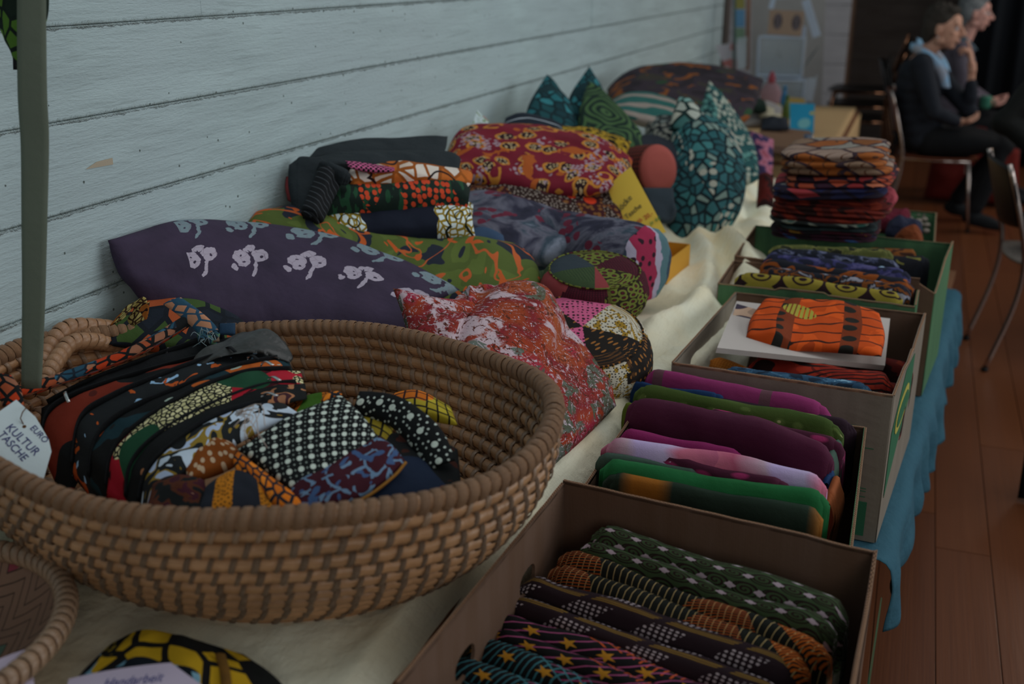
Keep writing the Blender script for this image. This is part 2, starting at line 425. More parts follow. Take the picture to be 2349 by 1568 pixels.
# ================================================================ ROOM
TZ = .72                                             # table top height
def inst(name, me, M, parent, mat=None):
    o = bpy.data.objects.new(name, me); COL.objects.link(o)
    if mat and not me.materials: me.materials.append(mat)
    o.parent = parent
    if parent.type == 'EMPTY': o.matrix_parent_inverse = Matrix.Translation(-Vector(parent.location))
    o.matrix_basis = M; return o
# --- concrete wall cast against rough boards
g = G('board_marked_concrete'); ob = g.tc.outputs['Object']
st = g.map(ob, sc=(1, .35, 3.2))
n1 = g.noise(st, 6, 5, .65); n2 = g.noise(g.map(ob, sc=(1, .06, 1.3)), 90, 3, .6, .6); blotch = g.noise(ob, 2.1, 3)
pits, pc_, _ = g.vor(ob, 26, 'F1', 1, '3D'); pm = g.AND(g.lt(pits, .07), g.gt(g.xy(pc_)[0], .72))
zz = g.N.new('ShaderNodeSeparateXYZ'); g.put(zz.inputs[0], ob); zf = g.ma('ABSOLUTE', g.ma('SUBTRACT', g.ma('FRACT', g.ma('DIVIDE', g.ma('ADD', zz.outputs[2], -.0805+.153*4), .153)), .5))
edge = g.ma('ADD', zf, g.ma('MULTIPLY', g.noise(g.map(ob, sc=(1, 1, 1)), 45, 4, .75), .10))
crumb = g.soft(edge, .512, .560)
c1 = g.mix(g.soft(n1, .3, .72), h('6a7678', 2.75), h('7b898b', 2.75)); c1 = g.mix(g.soft(blotch, .35, .7), c1, h('737f82', 2.75))
c1 = g.mix(g.ma('MULTIPLY', g.soft(n2, .56, .68), .28), c1, h('545d5e', 2.75)); c1 = g.mix(pm, c1, h('3c4443', 2.75))
cr = g.mix(g.noise(ob, 160, 3, .7), h('47504c', 2.75), h('8f9c99', 2.75)); c1 = g.mix(g.ma('MULTIPLY', g.ma('MULTIPLY', crumb, .9), g.soft(g.noise(ob, 140, 3, .7), .40, .58)), c1, cr)
g.put(g.b.inputs['Base Color'], c1); g.b.inputs['Roughness'].default_value = .8; g.b.inputs['Specular IOR Level'].default_value = .25
hh = g.ma('ADD', g.ma('MULTIPLY', n1, .0026), g.ma('MULTIPLY', n2, .0014)); hh = g.ma('ADD', hh, g.ma('MULTIPLY', g.noise(g.map(ob, sc=(1, .25, 1)), 220, 3, .7), .0016))
hh = g.ma('SUBTRACT', hh, g.ma('MULTIPLY', pm, .003)); hh = g.ma('ADD', hh, g.ma('MULTIPLY', g.ma('MULTIPLY', crumb, g.noise(ob, 150, 3, .8)), .016))
bp = g.N.new('ShaderNodeBump'); bp.inputs['Distance'].default_value = 1; g.put(bp.inputs['Height'], hh); g.t.links.new(bp.outputs[0], g.b.inputs['Normal'])
M_wall = g.m
wl = MB().box((-1.50, -1.2, 0), (-1.358, 7.9, 3.0)).obj('wall_left', M_wall, smooth=False); tag(wl, kind='structure')
rnd = random.Random(3)
zb = .0805-.153*0
joints = {7: [2.87, 6.4], 6: [5.2], 8: [4.6], 5: [.4, 4.4], 9: [1.86, 5.7], 4: [3.4]}
for r in range(0, 19):
    z0 = .0805+.153*r; ys = [-1.2]+joints.get(r, [rnd.uniform(.3, 2.2), rnd.uniform(3, 5.5)])+[7.88]
    for a, b in zip(ys, ys[1:]):
        mb = MB(); e = .0035; dx = rnd.uniform(-.0015, .0015); ny = max(2, int((b-a)/.25))
        V = []; F = []
        for i in range(ny+1):
            y = a+.0006+(b-a-.0012)*i/ny; w0 = rnd.uniform(-.0012, .0012); w1 = rnd.uniform(-.0012, .0012)
            for (x, z) in ((-1.36, z0), (-1.3503+dx, z0+e*.3+w0*.4), (-1.349+dx, z0+e+w0), (-1.349+dx, z0+.153-e+w1), (-1.3503+dx, z0+.153-e*.3+w1*.4), (-1.36, z0+.153)): V.append((x, y, z))
        for i in range(ny):
            for j in range(5): F.append((i*6+j, (i+1)*6+j, (i+1)*6+j+1, i*6+j+1))
        F += [tuple(range(6)), tuple(ny*6+j for j in range(5, -1, -1))]
        mesh('board_panel', V, F, M_wall, wl, smooth=False)
# --- floor of long narrow boards
g = G('floor_boards'); ob = g.tc.outputs['Object']; oi = g.N.new('ShaderNodeObjectInfo')
gr = g.noise(g.map(ob, sc=(9, .5, 1)), 9, 4, .6, .4); base = g.mix(g.soft(gr, .3, .7), h('3c2013',1.9), h('4e2b18',1.9)); base = g.mix(g.ma('MULTIPLY', oi.outputs['Random'], .5), base, h('5a3219',1.9))
g.finish(base, rough=.33, bump=0, wr=.05, wsc=3, spec=.5); M_floor = g.m
fl = MB().box((-1.5, -1.2, -.06), (4.5, 11.5, -.012)).obj('floor', solid('floor_gap', '150a06', rough=.9), smooth=False); tag(fl, kind='structure')
pl = None
for i in range(24):
    x = -1.4+.145*i; off = rnd.uniform(0, 2.4)
    for k in range(-1, 5):
        y0 = max(-1.1, off+2.4*k); y1 = min(11.4, off+2.4*(k+1)-.003)
        if y1-y0 < .2 or (y1 < 1.2): continue
        if pl is None:
            b_ = bmesh.new(); bmesh.ops.create_cube(b_, size=1); bmesh.ops.bevel(b_, geom=[e for e in b_.edges if abs(e.verts[0].co.y-e.verts[1].co.y) > .5 and e.verts[0].co.z > 0], offset=.012, segments=1, affect='EDGES')
            pl = bpy.data.meshes.new('plank'); b_.to_mesh(pl); b_.free(); pl.materials.append(M_floor)
        o = inst('plank', pl, Matrix.Translation((x+.0715, (y0+y1)/2, -.006)) @ Matrix.Diagonal((.1425, y1-y0, .012, 1)), fl)
# --- back wall and dark corner, curtain, post
def wallmat(nm, a, b):
    g = G(nm); ob = g.tc.outputs['Object']; n = g.noise(g.map(ob, sc=(.5, 1, 3)), 5, 4, .6); return g.finish(g.mix(g.soft(n, .3, .7), h(a), h(b)), rough=.75, bump=0, wr=.2, wsc=12)
wb = MB().box((-2.6, 10.0, 0), (-.62, 10.15, 3)).obj('wall_back', wallmat('grey_back_wall', '77777a', '838386'), smooth=False); tag(wb, kind='structure')
for r in range(0, 12):
    MB().box((-2.6, 9.988, .25*r+.003), (-.62, 10.001, .25*r+.247)).obj('board_panel', wb.data.materials[0], wb, smooth=False)
wd = MB().box((-.62, 10.6, 0), (4.4, 10.75, 3)).obj('wall_back_dark', wallmat('dark_back_wall', '4a4440', '3c3531'), smooth=False); tag(wd, kind='structure')
for r in range(0, 12): MB().box((-.62, 10.588, .25*r+.003), (4.4, 10.601, .25*r+.247)).obj('board_panel', wd.data.materials[0], wd, smooth=False)
ret = MB().box((-.70, 10.0, 0), (-.61, 10.7, 3)).obj('trim_1', wallmat('brown_corner', '5c4a3e', '4a3a30'), smooth=False); tag(ret, kind='structure')
post = MB().box((-1.5, 7.9, 0), (-1.32, 8.02, 3)).obj('trim_2', solid('brown_post', '4b4440', rough=.6), smooth=False); tag(post, kind='structure')
# curtain
V = []; F = []; n = 150
for i in range(n):
    x = .34+3.0*i/(n-1); d = .05*sin(i*.55+.6*sin(i*.13))+.015*sin(i*1.31)
    for z in (.02, 1.5, 3.0): V.append((x+.01*z*sin(i*.3), 9.6+d*(1-.1*z), z))
for i in range(n-1):
    for j in range(2): F.append((i*3+j, (i+1)*3+j, (i+1)*3+j+1, i*3+j+1))
o = mesh('curtain', V, F, solid('black_velvet', '0f1216', rough=.95, wr=0)); md = o.modifiers.new('s', 'SOLIDIFY'); md.thickness = .004
tag(o, 'floor-length black curtain hanging in folds behind the seated people', 'curtain')
# yellowed tape scrap on wall
a, b, c, d = X(197, 388, -1.348), X(260, 377, -1.348), X(258, 362, -1.348), X(222, 371, -1.348)
tag(quad_plate('tape_scrap', a, b, c, d, .0006, solid('old_tape', '857c6d', rough=.5, wr=0)), 'small torn scrap of yellowed tape stuck on the grey wall', 'tape')
# ================================================================ TABLE
tb = empty('market_table', (-.93, 2.3, 0), 'long table under the cream cloth, hidden wooden top along the grey wall', 'table')
M_wood = solid('brown_wood', '5a3d2a', rough=.5)
MB().box((-1.345, .1, TZ-.035), (-.52, 4.55, TZ-.006)).obj('tabletop', M_wood, tb, smooth=False)
for x in (-1.28, -.60):
    for y in (.25, 2.3, 4.4): MB().box((x-.03, y-.03, 0), (x+.03, y+.03, TZ-.036)).obj('leg', M_wood, tb, smooth=False)
# cream tablecloth: falls over the edge, bunched along the far part
def edge_x(y):
    P = [(.0, -.545), (1.07, -.528), (1.5, -.50), (1.9, -.478), (2.3, -.40), (2.6, -.345), (3.0, -.355), (3.35, -.41), (3.7, -.405), (3.95, -.46), (4.5, -.52), (5, -.52)]
    for (a, xa), (b, xb) in zip(P, P[1:]):
        if y <= b: t = (y-a)/(b-a); t = t*t*(3-2*t); return xa+(xb-xa)*t
    return -.5
V = []; uv = []; F = []; NY = 300; NU = 74
for j in range(NY):
    y = .15+4.4*j/(NY-1); ex = edge_x(y); far = max(0, min(1, (y-1.95)/.5))
    for i in range(NU):
        s = i/(NU-1)*1.22                               # arc from the wall outwards
        Lf = ex+1.345; fold = 0
        q = Vector((s*3.1, y*2.3, 0))
        if s < Lf-.03: x = -1.345+s; z = TZ
        elif s < Lf+.05: a = (s-Lf+.03)/.08*pi/2; x = -1.345+Lf-.03+.05*sin(a); z = TZ-.05*(1-cos(a))
        else: x = ex+.02+.0; z = TZ-.05-(s-Lf-.05)
        k = max(0, min(1, (s-.35)/.3)); near = max(0, 1-far)
        z += near*.018*math.exp(-((s-Lf+.03)/.035)**2)*(.8+.5*noise.noise(Vector((y*5, 1, 9))))
        ph = (y*17+s*19 + 3*noise.noise(Vector((y*1.7, s*2, 4))))
        r = abs(noise.noise(Vector((s*2.6+y*3.0, y*1.4-s*3.2, 1))))
        pw_ = lambda c, wd: math.exp(-((s-Lf-c)/wd)**2)
        dg_ = (y-1.9)*.30
        w1 = (.5-r)*.06*far*k + .004*far*k*sin(ph) + far*k*(.050*pw_(-.02-dg_*.15+.05*sin(y*3), .030)-.028*pw_(-.09+.05*sin(y*3.3), .028)+.040*pw_(-.17+.06*sin(y*2.7+1), .032)-.020*pw_(-.25+.05*sin(y*2), .035)+.024*pw_(.06+.03*sin(y*6), .022))
        w2 = .004*noise.noise(q*3)+.002*noise.noise(q*9)
        if s > Lf-.03: w1 *= .45+.55*math.exp(-((s-Lf+.03)/.05)**2); x += w1*.9+.008*noise.noise(Vector((y*6, z*3, 3))); z += w2+w1*.5*max(0, 1-(s-Lf)/.1)
        else: z += w1+w2+.006
        if s >= Lf+.05: x -= (s-Lf-.05)*.18*far
        z = max(z, .30)
        V.append((x, y, z+.001)); uv.append((s, y))
for j in range(NY-1):
    for i in range(NU-1): a = j*NU+i; F.append((a, a+1, a+NU+1, a+NU))
g = G('cream_cotton'); v = g.tc.outputs['UV']; ob = g.tc.outputs['Object']
cc = g.mix(g.soft(g.noise(ob, 5, 3), .35, .7), h('ada794', 2.5), h('a2987e', 2.5)); cc = g.mix(g.ma('MULTIPLY', g.soft(g.noise(g.map(v, sc=(1, .1, 1)), 350, 2), .5, .75), .22), cc, h('8a8470'))
cc = g.mix(g.ma('MULTIPLY', g.soft(g.noise(g.map(v, sc=(.12, 1, 1)), 350, 2), .5, .75), .18), cc, h('8f8672'))
M_cream = g.finish(cc, rough=.9, bump=.5, bs=420, wr=.25, wsc=26)
o = mesh('tablecloth', V, F, M_cream, None, uv); md = o.modifiers.new('s', 'SOLIDIFY'); md.thickness = .0015; md.offset = 1
tag(o, 'cream cotton cloth covering the long table, rumpled along its far edge', 'tablecloth')
# ---- low bench with blue cloth under the boxes
bn = empty('low_bench', (-.17, 2.4, 0), 'low dark-legged bench under the blue cloth carrying the cardboard boxes', 'bench')
M_dark = solid('dark_metal', '15120f', rough=.4, wr=0)
BZ = .46
MB().box((-.47, .55, BZ-.03), (-.01, 1.95, BZ-.008)).add([(-.47, 1.951, z_) for z_ in (BZ-.03,)]+[(.02, 1.951, BZ-.03), (.215, 4.3, BZ-.03), (-.47, 4.3, BZ-.03), (-.47, 1.951, BZ-.008), (.02, 1.951, BZ-.008), (.215, 4.3, BZ-.008), (-.47, 4.3, BZ-.008)], [(3,2,1,0), (4,5,6,7), (0,1,5,4), (1,2,6,5), (2,3,7,6), (3,0,4,7)]).obj('bench_top', M_wood, bn, smooth=False)
for x, y in [(-.42, .7), (-.42, 2.0), (-.42, 3.25), (-.42, 4.2), (-.05, .7), (-.01, 2.05), (.10, 3.2), (.11, 4.2)]:
    if 1: MB().box((x-.022, y-.022, 0), (x+.022, y+.022, BZ-.031)).obj('leg', M_dark, bn, smooth=False)
V = []; uv = []; F = []; NY = 160; NU = 44
for j in range(NY):
    y = 1.96+2.04*j/(NY-1); ov = .045*max(0, noise.noise(Vector((y*2.2, 1, 1)))+.3); hem = BZ-.12-.08*noise.noise(Vector((y*1.3, 5, 0)))-.04*math.exp(-((y-2.0)/.12)**2)-.10*math.exp(-((y-2.9)/.4)**2)+.05*math.exp(-((y-3.0)/.5)**2)
    be = .025+.085*(y-1.95)
    for i in range(NU):
        f = i/(NU-1)
        if f < .5: x = -.455+(be+.455)*f/.5; z = BZ
        else:
            k = (f-.5)/.5; a = min(1, k/.15)*pi/2; x = be+.030*sin(a)+ov*.6*min(1, k*3)+.018*k*sin(y*31+2*sin(y*7))+.015*k*noise.noise(Vector((y*9, k*2, 7)))
            z = BZ-.03*(1-cos(a)) - max(0, k-.15)/.85*(BZ-hem)
        V.append((x, y, z)); uv.append((x+f, y))
for j in range(NY-1):
    for i in range(NU-1): a = j*NU+i; F.append((a, a+1, a+NU+1, a+NU))
M_blue = fab('blue_cotton', lambda g, v: g.mix(g.noise(v, 7, 3), h('264858',1.4), h('305866',1.4)), wr=.5, wsc=14)
o = mesh('bench_cloth', V, F, M_blue, None, uv); md = o.modifiers.new('s', 'SOLIDIFY'); md.thickness = .0015; md.offset = 1
tag(o, 'bright blue cloth hanging off the bench beneath the cardboard boxes', 'cloth')
# ================================================================ CARDBOARD BOXES
def card_mat(nm, a, b):
    g = G(nm); ob = g.tc.outputs['Object']; n = g.noise(g.map(ob, sc=(1, 1, .15)), 30, 3); v = g.tc.outputs['UV']
    x, y = g.xy(v); fl_ = g.noise(g.vec(x, 0.0), 330, 0)
    c = g.mix(g.soft(n, .3, .7), h(a), h(b)); return g.finish(g.mix(g.ma('MULTIPLY', g.soft(fl_, .45, .6), .10), c, h('2a1e17')), rough=.75, bump=.2, bs=200, wr=.08, wsc=5)
M_kraft = card_mat('brown_cardboard', '4d3c32', '473529'); M_kraft2 = card_mat('grey_beige_cardboard', '625b52', '5a534a'); M_gcard = card_mat('green_printed_cardboard', '2f4a35', '3a5a3e')
M_flute = solid('torn_corrugated_edge', '7b604c', rough=.9); M_green = solid('green_print', '244f38', rough=.6, wr=0); M_lime = solid('lime_print', '5a7d3a', rough=.6, wr=0); M_yel = solid('yellow_print', '8c8440', rough=.6, wr=0); M_black = solid('black_ink', '12100e', rough=.6, wr=0)  # M_black is a plain black print ink
def oval(cx, cy, rx, ry, n=20, p=.8): return [(cx+rx*abs(cos(2*pi*i/n))**p*(1 if cos(2*pi*i/n) > 0 else -1), cy+ry*abs(sin(2*pi*i/n))**p*(1 if sin(2*pi*i/n) > 0 else -1)) for i in range(n)]
def frameM(o, x, y=Vector((0, 0, 1))):
    x = Vector(x).normalized(); y = Vector(y); z = x.cross(y).normalized(); o = Vector(o)
    return Matrix(((x.x, y.x, z.x, o.x), (x.y, y.y, z.y, o.y), (x.z, y.z, z.z, o.z), (0, 0, 0, 1)))
def carton(label, corners, z1, mats, tops=None, holes=(), z0=BZ+.004, th=.005, name='cardboard_box'):
    """corners: front-left, front-right, back-right, back-left (x,y); tops: per wall list of (fraction, dz)"""
    C = [Vector((x, y, z0)) for x, y in corners]; cen = sum(C, Vector())/4
    t = empty(name, (cen.x, cen.y, z0), label, 'box', None)
    MB().add([(c.x, c.y, z0+dz) for dz in (0, .004) for c in C], [(3,2,1,0), (4,5,6,7), (0,1,5,4), (1,2,6,5), (2,3,7,6), (3,0,4,7)]).obj('bottom', mats[0], t, smooth=False)
    names = ['front', 'right', 'back', 'left']; walls = {}
    for k in range(4):
        a, b = C[k], C[(k+1) % 4]; L = (b-a).length; H = z1-z0; tp = (tops or {}).get(names[k], [(0, 0), (1, 0)])
        n = 40; out = [(0, 0), (L, 0)]
        for i in range(n, -1, -1):
            f = i/n; dz = 0
            for (f0, d0), (f1, d1) in zip(tp, tp[1:]):
                if f0 <= f <= f1: dz = d0+(d1-d0)*(f-f0)/max(1e-6, f1-f0)
            out.append((L*f, H+dz+.0012*noise.noise(Vector((f*11, k*3, z1*9)))))
        hs = [oval(*hh_) for (w_, *hh_) in holes if w_ == names[k]]
        wl_ = plate('side_wall', out, hs, th, frameM(a, b-a), mats[k] if isinstance(mats, list) else mats, t); walls[names[k]] = wl_
        # fluted cut edge
        V = []; F = []; m = int(L/.0032); x = (b-a).normalized(); q = x.cross(Vector((0, 0, 1)))
        for i in range(m+1):
            f = i/m; dz = 0
            for (f0, d0), (f1, d1) in zip(tp, tp[1:]):
                if f0 <= f <= f1: dz = d0+(d1-d0)*(f-f0)/max(1e-6, f1-f0)
            p = a+x*(L*f)+Vector((0, 0, H+dz+.0012*noise.noise(Vector((f*11, k*3, z1*9)))))
            s_ = (1 if i % 2 else -1)*th*.30
            V += [p+q*(s_-.0006)+Vector((0, 0, .0016)), p+q*(s_+.0006)+Vector((0, 0, .0016)), p+q*(s_-.0006)-Vector((0, 0, .001)), p+q*(s_+.0006)-Vector((0, 0, .001))]
        for i in range(m): u = i*4; F += [(u, u+4, u+5, u+1), (u, u+2, u+6, u+4), (u+1, u+5, u+7, u+3)]
        mesh('corrugated_edge', V, F, M_flute, wl_, smooth=False)
        for s_ in (-1, 1):
            V = []; F = []
            for i in range(n+1):
                f = i/n; dz = 0
                for (f0, d0), (f1, d1) in zip(tp, tp[1:]):
                    if f0 <= f <= f1: dz = d0+(d1-d0)*(f-f0)/max(1e-6, f1-f0)
                p = a+x*(L*f)+q*(s_*th*.5)+Vector((0, 0, H+dz+.0012*noise.noise(Vector((f*11, k*3, z1*9))))); V += [p-Vector((0, 0, .004)), p+Vector((0, 0, .0018)), p+Vector((0, 0, .0018))-q*s_*.0009]
            for i in range(n): u = i*3; F += [(u, u+3, u+4, u+1), (u+1, u+4, u+5, u+2)]
            mesh('liner_lip', V, F, M_flute if s_ > 0 else (mats[k] if isinstance(mats, list) else mats), wl_, smooth=False)
    return t, walls
def print_patch(name, o, x, w, hgt, mat, parent, off=.0035, out=None):
    Mx = frameM(o, x); pts = out or [(0, 0), (w, 0), (w, hgt), (0, hgt)]
    return plate(name, pts, [], .0008, Mx @ Matrix.Translation((0, 0, off)), mat, parent)
b1, W1 = carton('large open brown box nearest the camera, holding dark and orange wax-print rolls',
    [(-.475, .905), (.0, .885), (.018, 1.40), (-.452, 1.445)], .785, [M_kraft, M_kraft, M_kraft, M_kraft],
    tops={'back': [(0, -.004), (.12, -.004), (.2, 0), (1, .004)], 'right': [(0, -.02), (.55, -.02), (.75, -.035), (.88, -.03), (1, 0)], 'front': [(0, -.02), (1, .0)]},
    holes=[('left', .155, .235, .030, .020), ('left', .37, .235, .030, .020), ('right', .36, .19, .045, .022)])
print_patch('green_band', Vector((.018, 1.02, BZ+.23)), (.013, .4, 0), .36, .035, M_green, W1['right'])
print_patch('beige_band', Vector((.012, .93, BZ+.02)), (.013, .4, 0), .24, .19, solid('tan_print', '6a5138', rough=.6), W1['right'])
b2, W2 = carton('shallow box with green outer side behind the nearest box, holding magenta and green rolls',
    [(-.44, 1.462), (-.015, 1.432), (-.02, 1.935), (-.44, 1.94)], .742, [M_kraft, M_gcard, M_kraft, M_kraft], tops={'front': [(0, 0), (1, 0)]})
b3, W3 = carton('greyish cardboard box with green diamond print, holding orange cloth in its middle',
    [(-.41, 2.05), (.022, 2.02), (.075, 2.575), (-.37, 2.60)], .781, [M_kraft2, M_kraft2, M_kraft, M_kraft2],
    tops={'right': [(0, 0), (.3, 0), (.42, -.012), (.55, -.006), (.6, -.014), (.8, 0), (1, .003)]})
xr = Vector((.053, .555, 0)).normalized()
P0 = Vector((.022, 2.02, 0))
print_patch('green_diamond', P0+xr*.03+Vector((0, 0, BZ+.09)), xr, .3, .2, M_green, W3['right'], out=[(0, 0), (.0, .14), (.17, .215), (.33, .20), (.33, .10), (.17, .06)])
print_patch('yellow_oval', P0+xr*.03+Vector((0, 0, BZ+.09)), xr, .3, .2, M_yel, W3['right'], off=.0048, out=oval(.16, .135, .11, .035))
print_patch('green_oval', P0+xr*.03+Vector((0, 0, BZ+.09)), xr, .3, .2, M_green, W3['right'], off=.006, out=oval(.16, .135, .09, .022))
xf = Vector((.432, -.03, 0)).normalized(); Pf = Vector((-.41, 2.05, 0))
print_patch('green_square', Pf+xf*.335+Vector((0, 0, BZ+.015)), xf, .075, .075, M_green, W3['front'])
for k, (xx, zz_, ww) in enumerate([(.31, .248, .07), (.31, .243, .07), (.31, .238, .05), (.31, .205, .10), (.335, .118, .07), (.335, .112, .07), (.335, .106, .06), (.335, .10, .07)]):
    print_patch('printed_line', Pf+xf*xx+Vector((0, 0, BZ+zz_)), xf, ww, .0016, M_green, W3['front'])
b4, W4 = carton('low green-edged box behind the orange cloth, filled with printed rolls',
    [(-.42, 2.635), (.052, 2.615), (.06, 2.86), (-.42, 2.87)], .79, [M_gcard, M_gcard, M_kraft, M_kraft], tops={'right': [(0, 0), (.5, -.002), (1, -.03)], 'front': [(0, 0), (.3, .0), (.32, .006), (.55, .006), (.57, 0), (1, -.004)]})
b5, W5 = carton('tall dark green box behind the low one, its right side standing highest',
    [(-.42, 2.89), (.10, 2.875), (.142, 3.24), (-.42, 3.26)], .80, [M_kraft, M_gcard, M_gcard, M_kraft], tops={'front': [(0, 0), (.9, -.02), (1, -.05)], 'right': [(0, -.05), (.12, -.045), (.5, .0), (1, .008)], 'back': [(0, 0), (1, .004)]})
b6, W6 = carton('small green box farthest along the row, holding beads and scarves',
    [(-.30, 3.42), (.10, 3.40), (.108, 3.98), (-.30, 3.98)], .735, [M_gcard, M_gcard, M_gcard, M_kraft])
# ================================================================ BIG WOVEN BASKET
def cane(nm, a, b, c):
    g = G(nm); v = g.tc.outputs['UV']; ob = g.tc.outputs['Object']; oi = g.N.new('ShaderNodeObjectInfo')
    f = g.noise(g.map(v, sc=(1, 14, 1)), 40, 2, .6); k = g.mix(g.soft(f, .3, .7), h(a), h(b)); k = g.mix(g.ma('MULTIPLY', g.soft(g.noise(ob, 9, 3), .4, .75), .6), k, h(c))
    k = g.mix(g.ma('MULTIPLY', oi.outputs['Random'], .35), k, h(c)); return g.finish(k, rough=.38, bump=.3, bs=260, wr=.06, wsc=60, spec=.5)
M_cane = cane('cane_coil', '75553b', '86674c', '573f2e'); M_wrap = cane('cane_wrap', '65513f', '7d6652', '49382c'); M_core = cane('cane_bundle', '7a593c', '8a694c', '563e2a')
BC = Vector((-.88, 1.237, 0)); RA, RB, BA, BB = .466, .338, .315, .222; RZ = .945; B0 = TZ+.010
bk = empty('wicker_basket', (BC.x, BC.y, TZ), 'large oval coiled wicker basket full of zip pouches and small printed bags', 'basket')
def bprof(s):                                        # s 0 rim .. 1 foot
    k = math.cos(s*pi/2)**.85 if s < 1 else 0
    k = (1-s**2.3); return BA+(RA-BA)*k, BB+(RB-BB)*k, RZ+(B0-RZ)*(s*.93+.07*s*s)
def bpt(th, s, off=0):
    a, b, z = bprof(s); z += .012*sin(th*2+.6)*(1-s)+.006*sin(th*5)*(1-s)
    p = BC+Vector((a*cos(th), b*sin(th), z)); n = Vector((cos(th)/a, sin(th)/b, 0)).normalized(); return p+n*off
ths = []                                             # equal arc-length samples at the rim
def arc(s, n):
    D = [bpt(2*pi*i/720, s) for i in range(721)]; L = [0]
    for i in range(720): L.append(L[-1]+(D[i+1]-D[i]).length)
    out = []; j = 0
    for k in range(n):
        t = L[-1]*k/n
        while L[j+1] < t: j += 1
        out.append(2*pi*(j+(t-L[j])/(L[j+1]-L[j]))/720)
    return out, L[-1]
RC = .0106
SS = []; pp = None; Lp = [0]; sv = [i/400 for i in range(401)]
for s_ in sv:
    q_ = bpt(-pi/2, s_)
    if pp is not None: Lp.append(Lp[-1]+(q_-pp).length)
    pp = q_
NR = int(Lp[-1]/.0208)
for r in range(NR): SS.append(sv[min(400, int(np.searchsorted(Lp, (r+.62)*Lp[-1]/NR)))])
# one strand: a strap bent round the coil, slanting along it
def strap_mesh(nm, w, slant, hh):
    V = []; F = []; uv = []; n = 14
    for i in range(n):
        a = 2*pi*i/n; y, z = cos(a)*1.13, sin(a)*1.13*hh; dx = slant*(i/n*2-1 if i else -1) if False else slant*math.sin(a)
        for k, (xx, rr) in enumerate(((-w/2, .97), (-w*.30, 1.10), (w*.30, 1.10), (w/2, .97))):
            V.append((xx+dx, y*rr, z*rr)); uv.append((i*.006, xx*.01))
    for i in range(n):
        for k in range(3): a = i*4+k; b = ((i+1) % n)*4+k; F.append((a, a+1, b+1, b))
    me = bpy.data.meshes.new(nm); me.from_pydata(V, [], F); me.polygons.foreach_set('use_smooth', [True]*len(F)); L = me.uv_layers.new(name='UV')
    for lp in me.loops: L.data[lp.index].uv = uv[lp.vertex_index]
    me.materials.append(M_wrap); return me
SM = [strap_mesh('wrap_strand', .74, .40, 1.0), strap_mesh('wrap_strand', .64, .50, 1.02), strap_mesh('wrap_strand', .86, .36, 1.0)]
strands = []; rb = random.Random(5)
for r in range(NR):
    s = SS[r]; n = int(arc(s, 4)[1]/.0275)
    path = []; TH, Lc = arc(s, n*3)
    V = []; F = []; uv = []; q = 8; K = n*6; THk, _ = arc(s, K)
    for i, th in enumerate(THk):
        a = bpt(th-.004, s); b = bpt(th+.004, s); d = (b-a).normalized(); up = (bpt(th, max(0, s-.04))-bpt(th, min(1, s+.04))).normalized(); out = d.cross(up).normalized()
        f = (i % 6)/6; sw = 1+.16*sin(pi*f); c = bpt(th, s)
        for j in range(q): al = 2*pi*j/q; V.append(c+out*(cos(al)*RC*sw*.95)+up*(sin(al)*RC*1.02)); uv.append((i*Lc/K, j*.006))
    for i in range(K):
        for j in range(q): F.append((i*q+j, ((i+1) % K)*q+j, ((i+1) % K)*q+(j+1) % q, i*q+(j+1) % q))
    mesh('coil', V, F, M_core, bk, uv)
    for i in range(n):
        th = THk[(i*6+(r % 2)*3) % K]; th += rb.uniform(-.002, .002); c = bpt(th, s); d = (bpt(th+.004, s)-bpt(th-.004, s)).normalized(); up = (bpt(th, max(0, s-.04))-bpt(th, min(1, s+.04))).normalized(); out = d.cross(up).normalized(); up = out.cross(d)
        k = RC*rb.uniform(.97, 1.06); jj = rb.uniform(-.1, .1); d2 = (d+up*jj).normalized()
        Mx = Matrix(((d2.x*k*1.0, out.x*k, up.x*k, c.x), (d2.y*k, out.y*k, up.y*k, c.y), (d2.z*k, out.z*k, up.z*k, c.z), (0, 0, 0, 1)))
        vis = (c-EYE).length*(1 if out.dot(EYE-c)*(-1 if False else 1) > 0 else 1.6) if True else 0
        facing = abs(out.dot((EYE-c).normalized())); front = sin(th) < .1
        strands.append((c.x*-.0+(0 if front else 1)+(.5 if r < 1 else 0)+(c-Vector((-.62, .95, .85))).length, Mx, SM[rb.randrange(3)]))
strands.sort(key=lambda a: a[0])
for (_, Mx, me) in strands[:290]: inst('wrap_strand', me, Mx, bk)
mb = MB()
for (_, Mx, me) in strands[290:]:
    mb.add([Mx @ v.co for v in me.vertices], [tuple(p.vertices) for p in me.polygons], [(v.co.x*.01, v.co.y*.01) for v in me.vertices])
tag(mb.obj('wrap_strands', M_wrap, bk), kind='stuff')
# inner lining: thin shell so no light passes between the coils, and the floor of the basket
V = []; F = []; K = 96
for s in (0.02, .2, .4, .6, .8, 1.0):
    for i in range(K): V.append(bpt(2*pi*i/K, s))
for r in range(5):
    for i in range(K): F.append((r*K+i, r*K+(i+1) % K, (r+1)*K+(i+1) % K, (r+1)*K+i))
F.append(tuple(5*K+i for i in range(K))); mesh('inner_wall', V, F, M_core, bk)
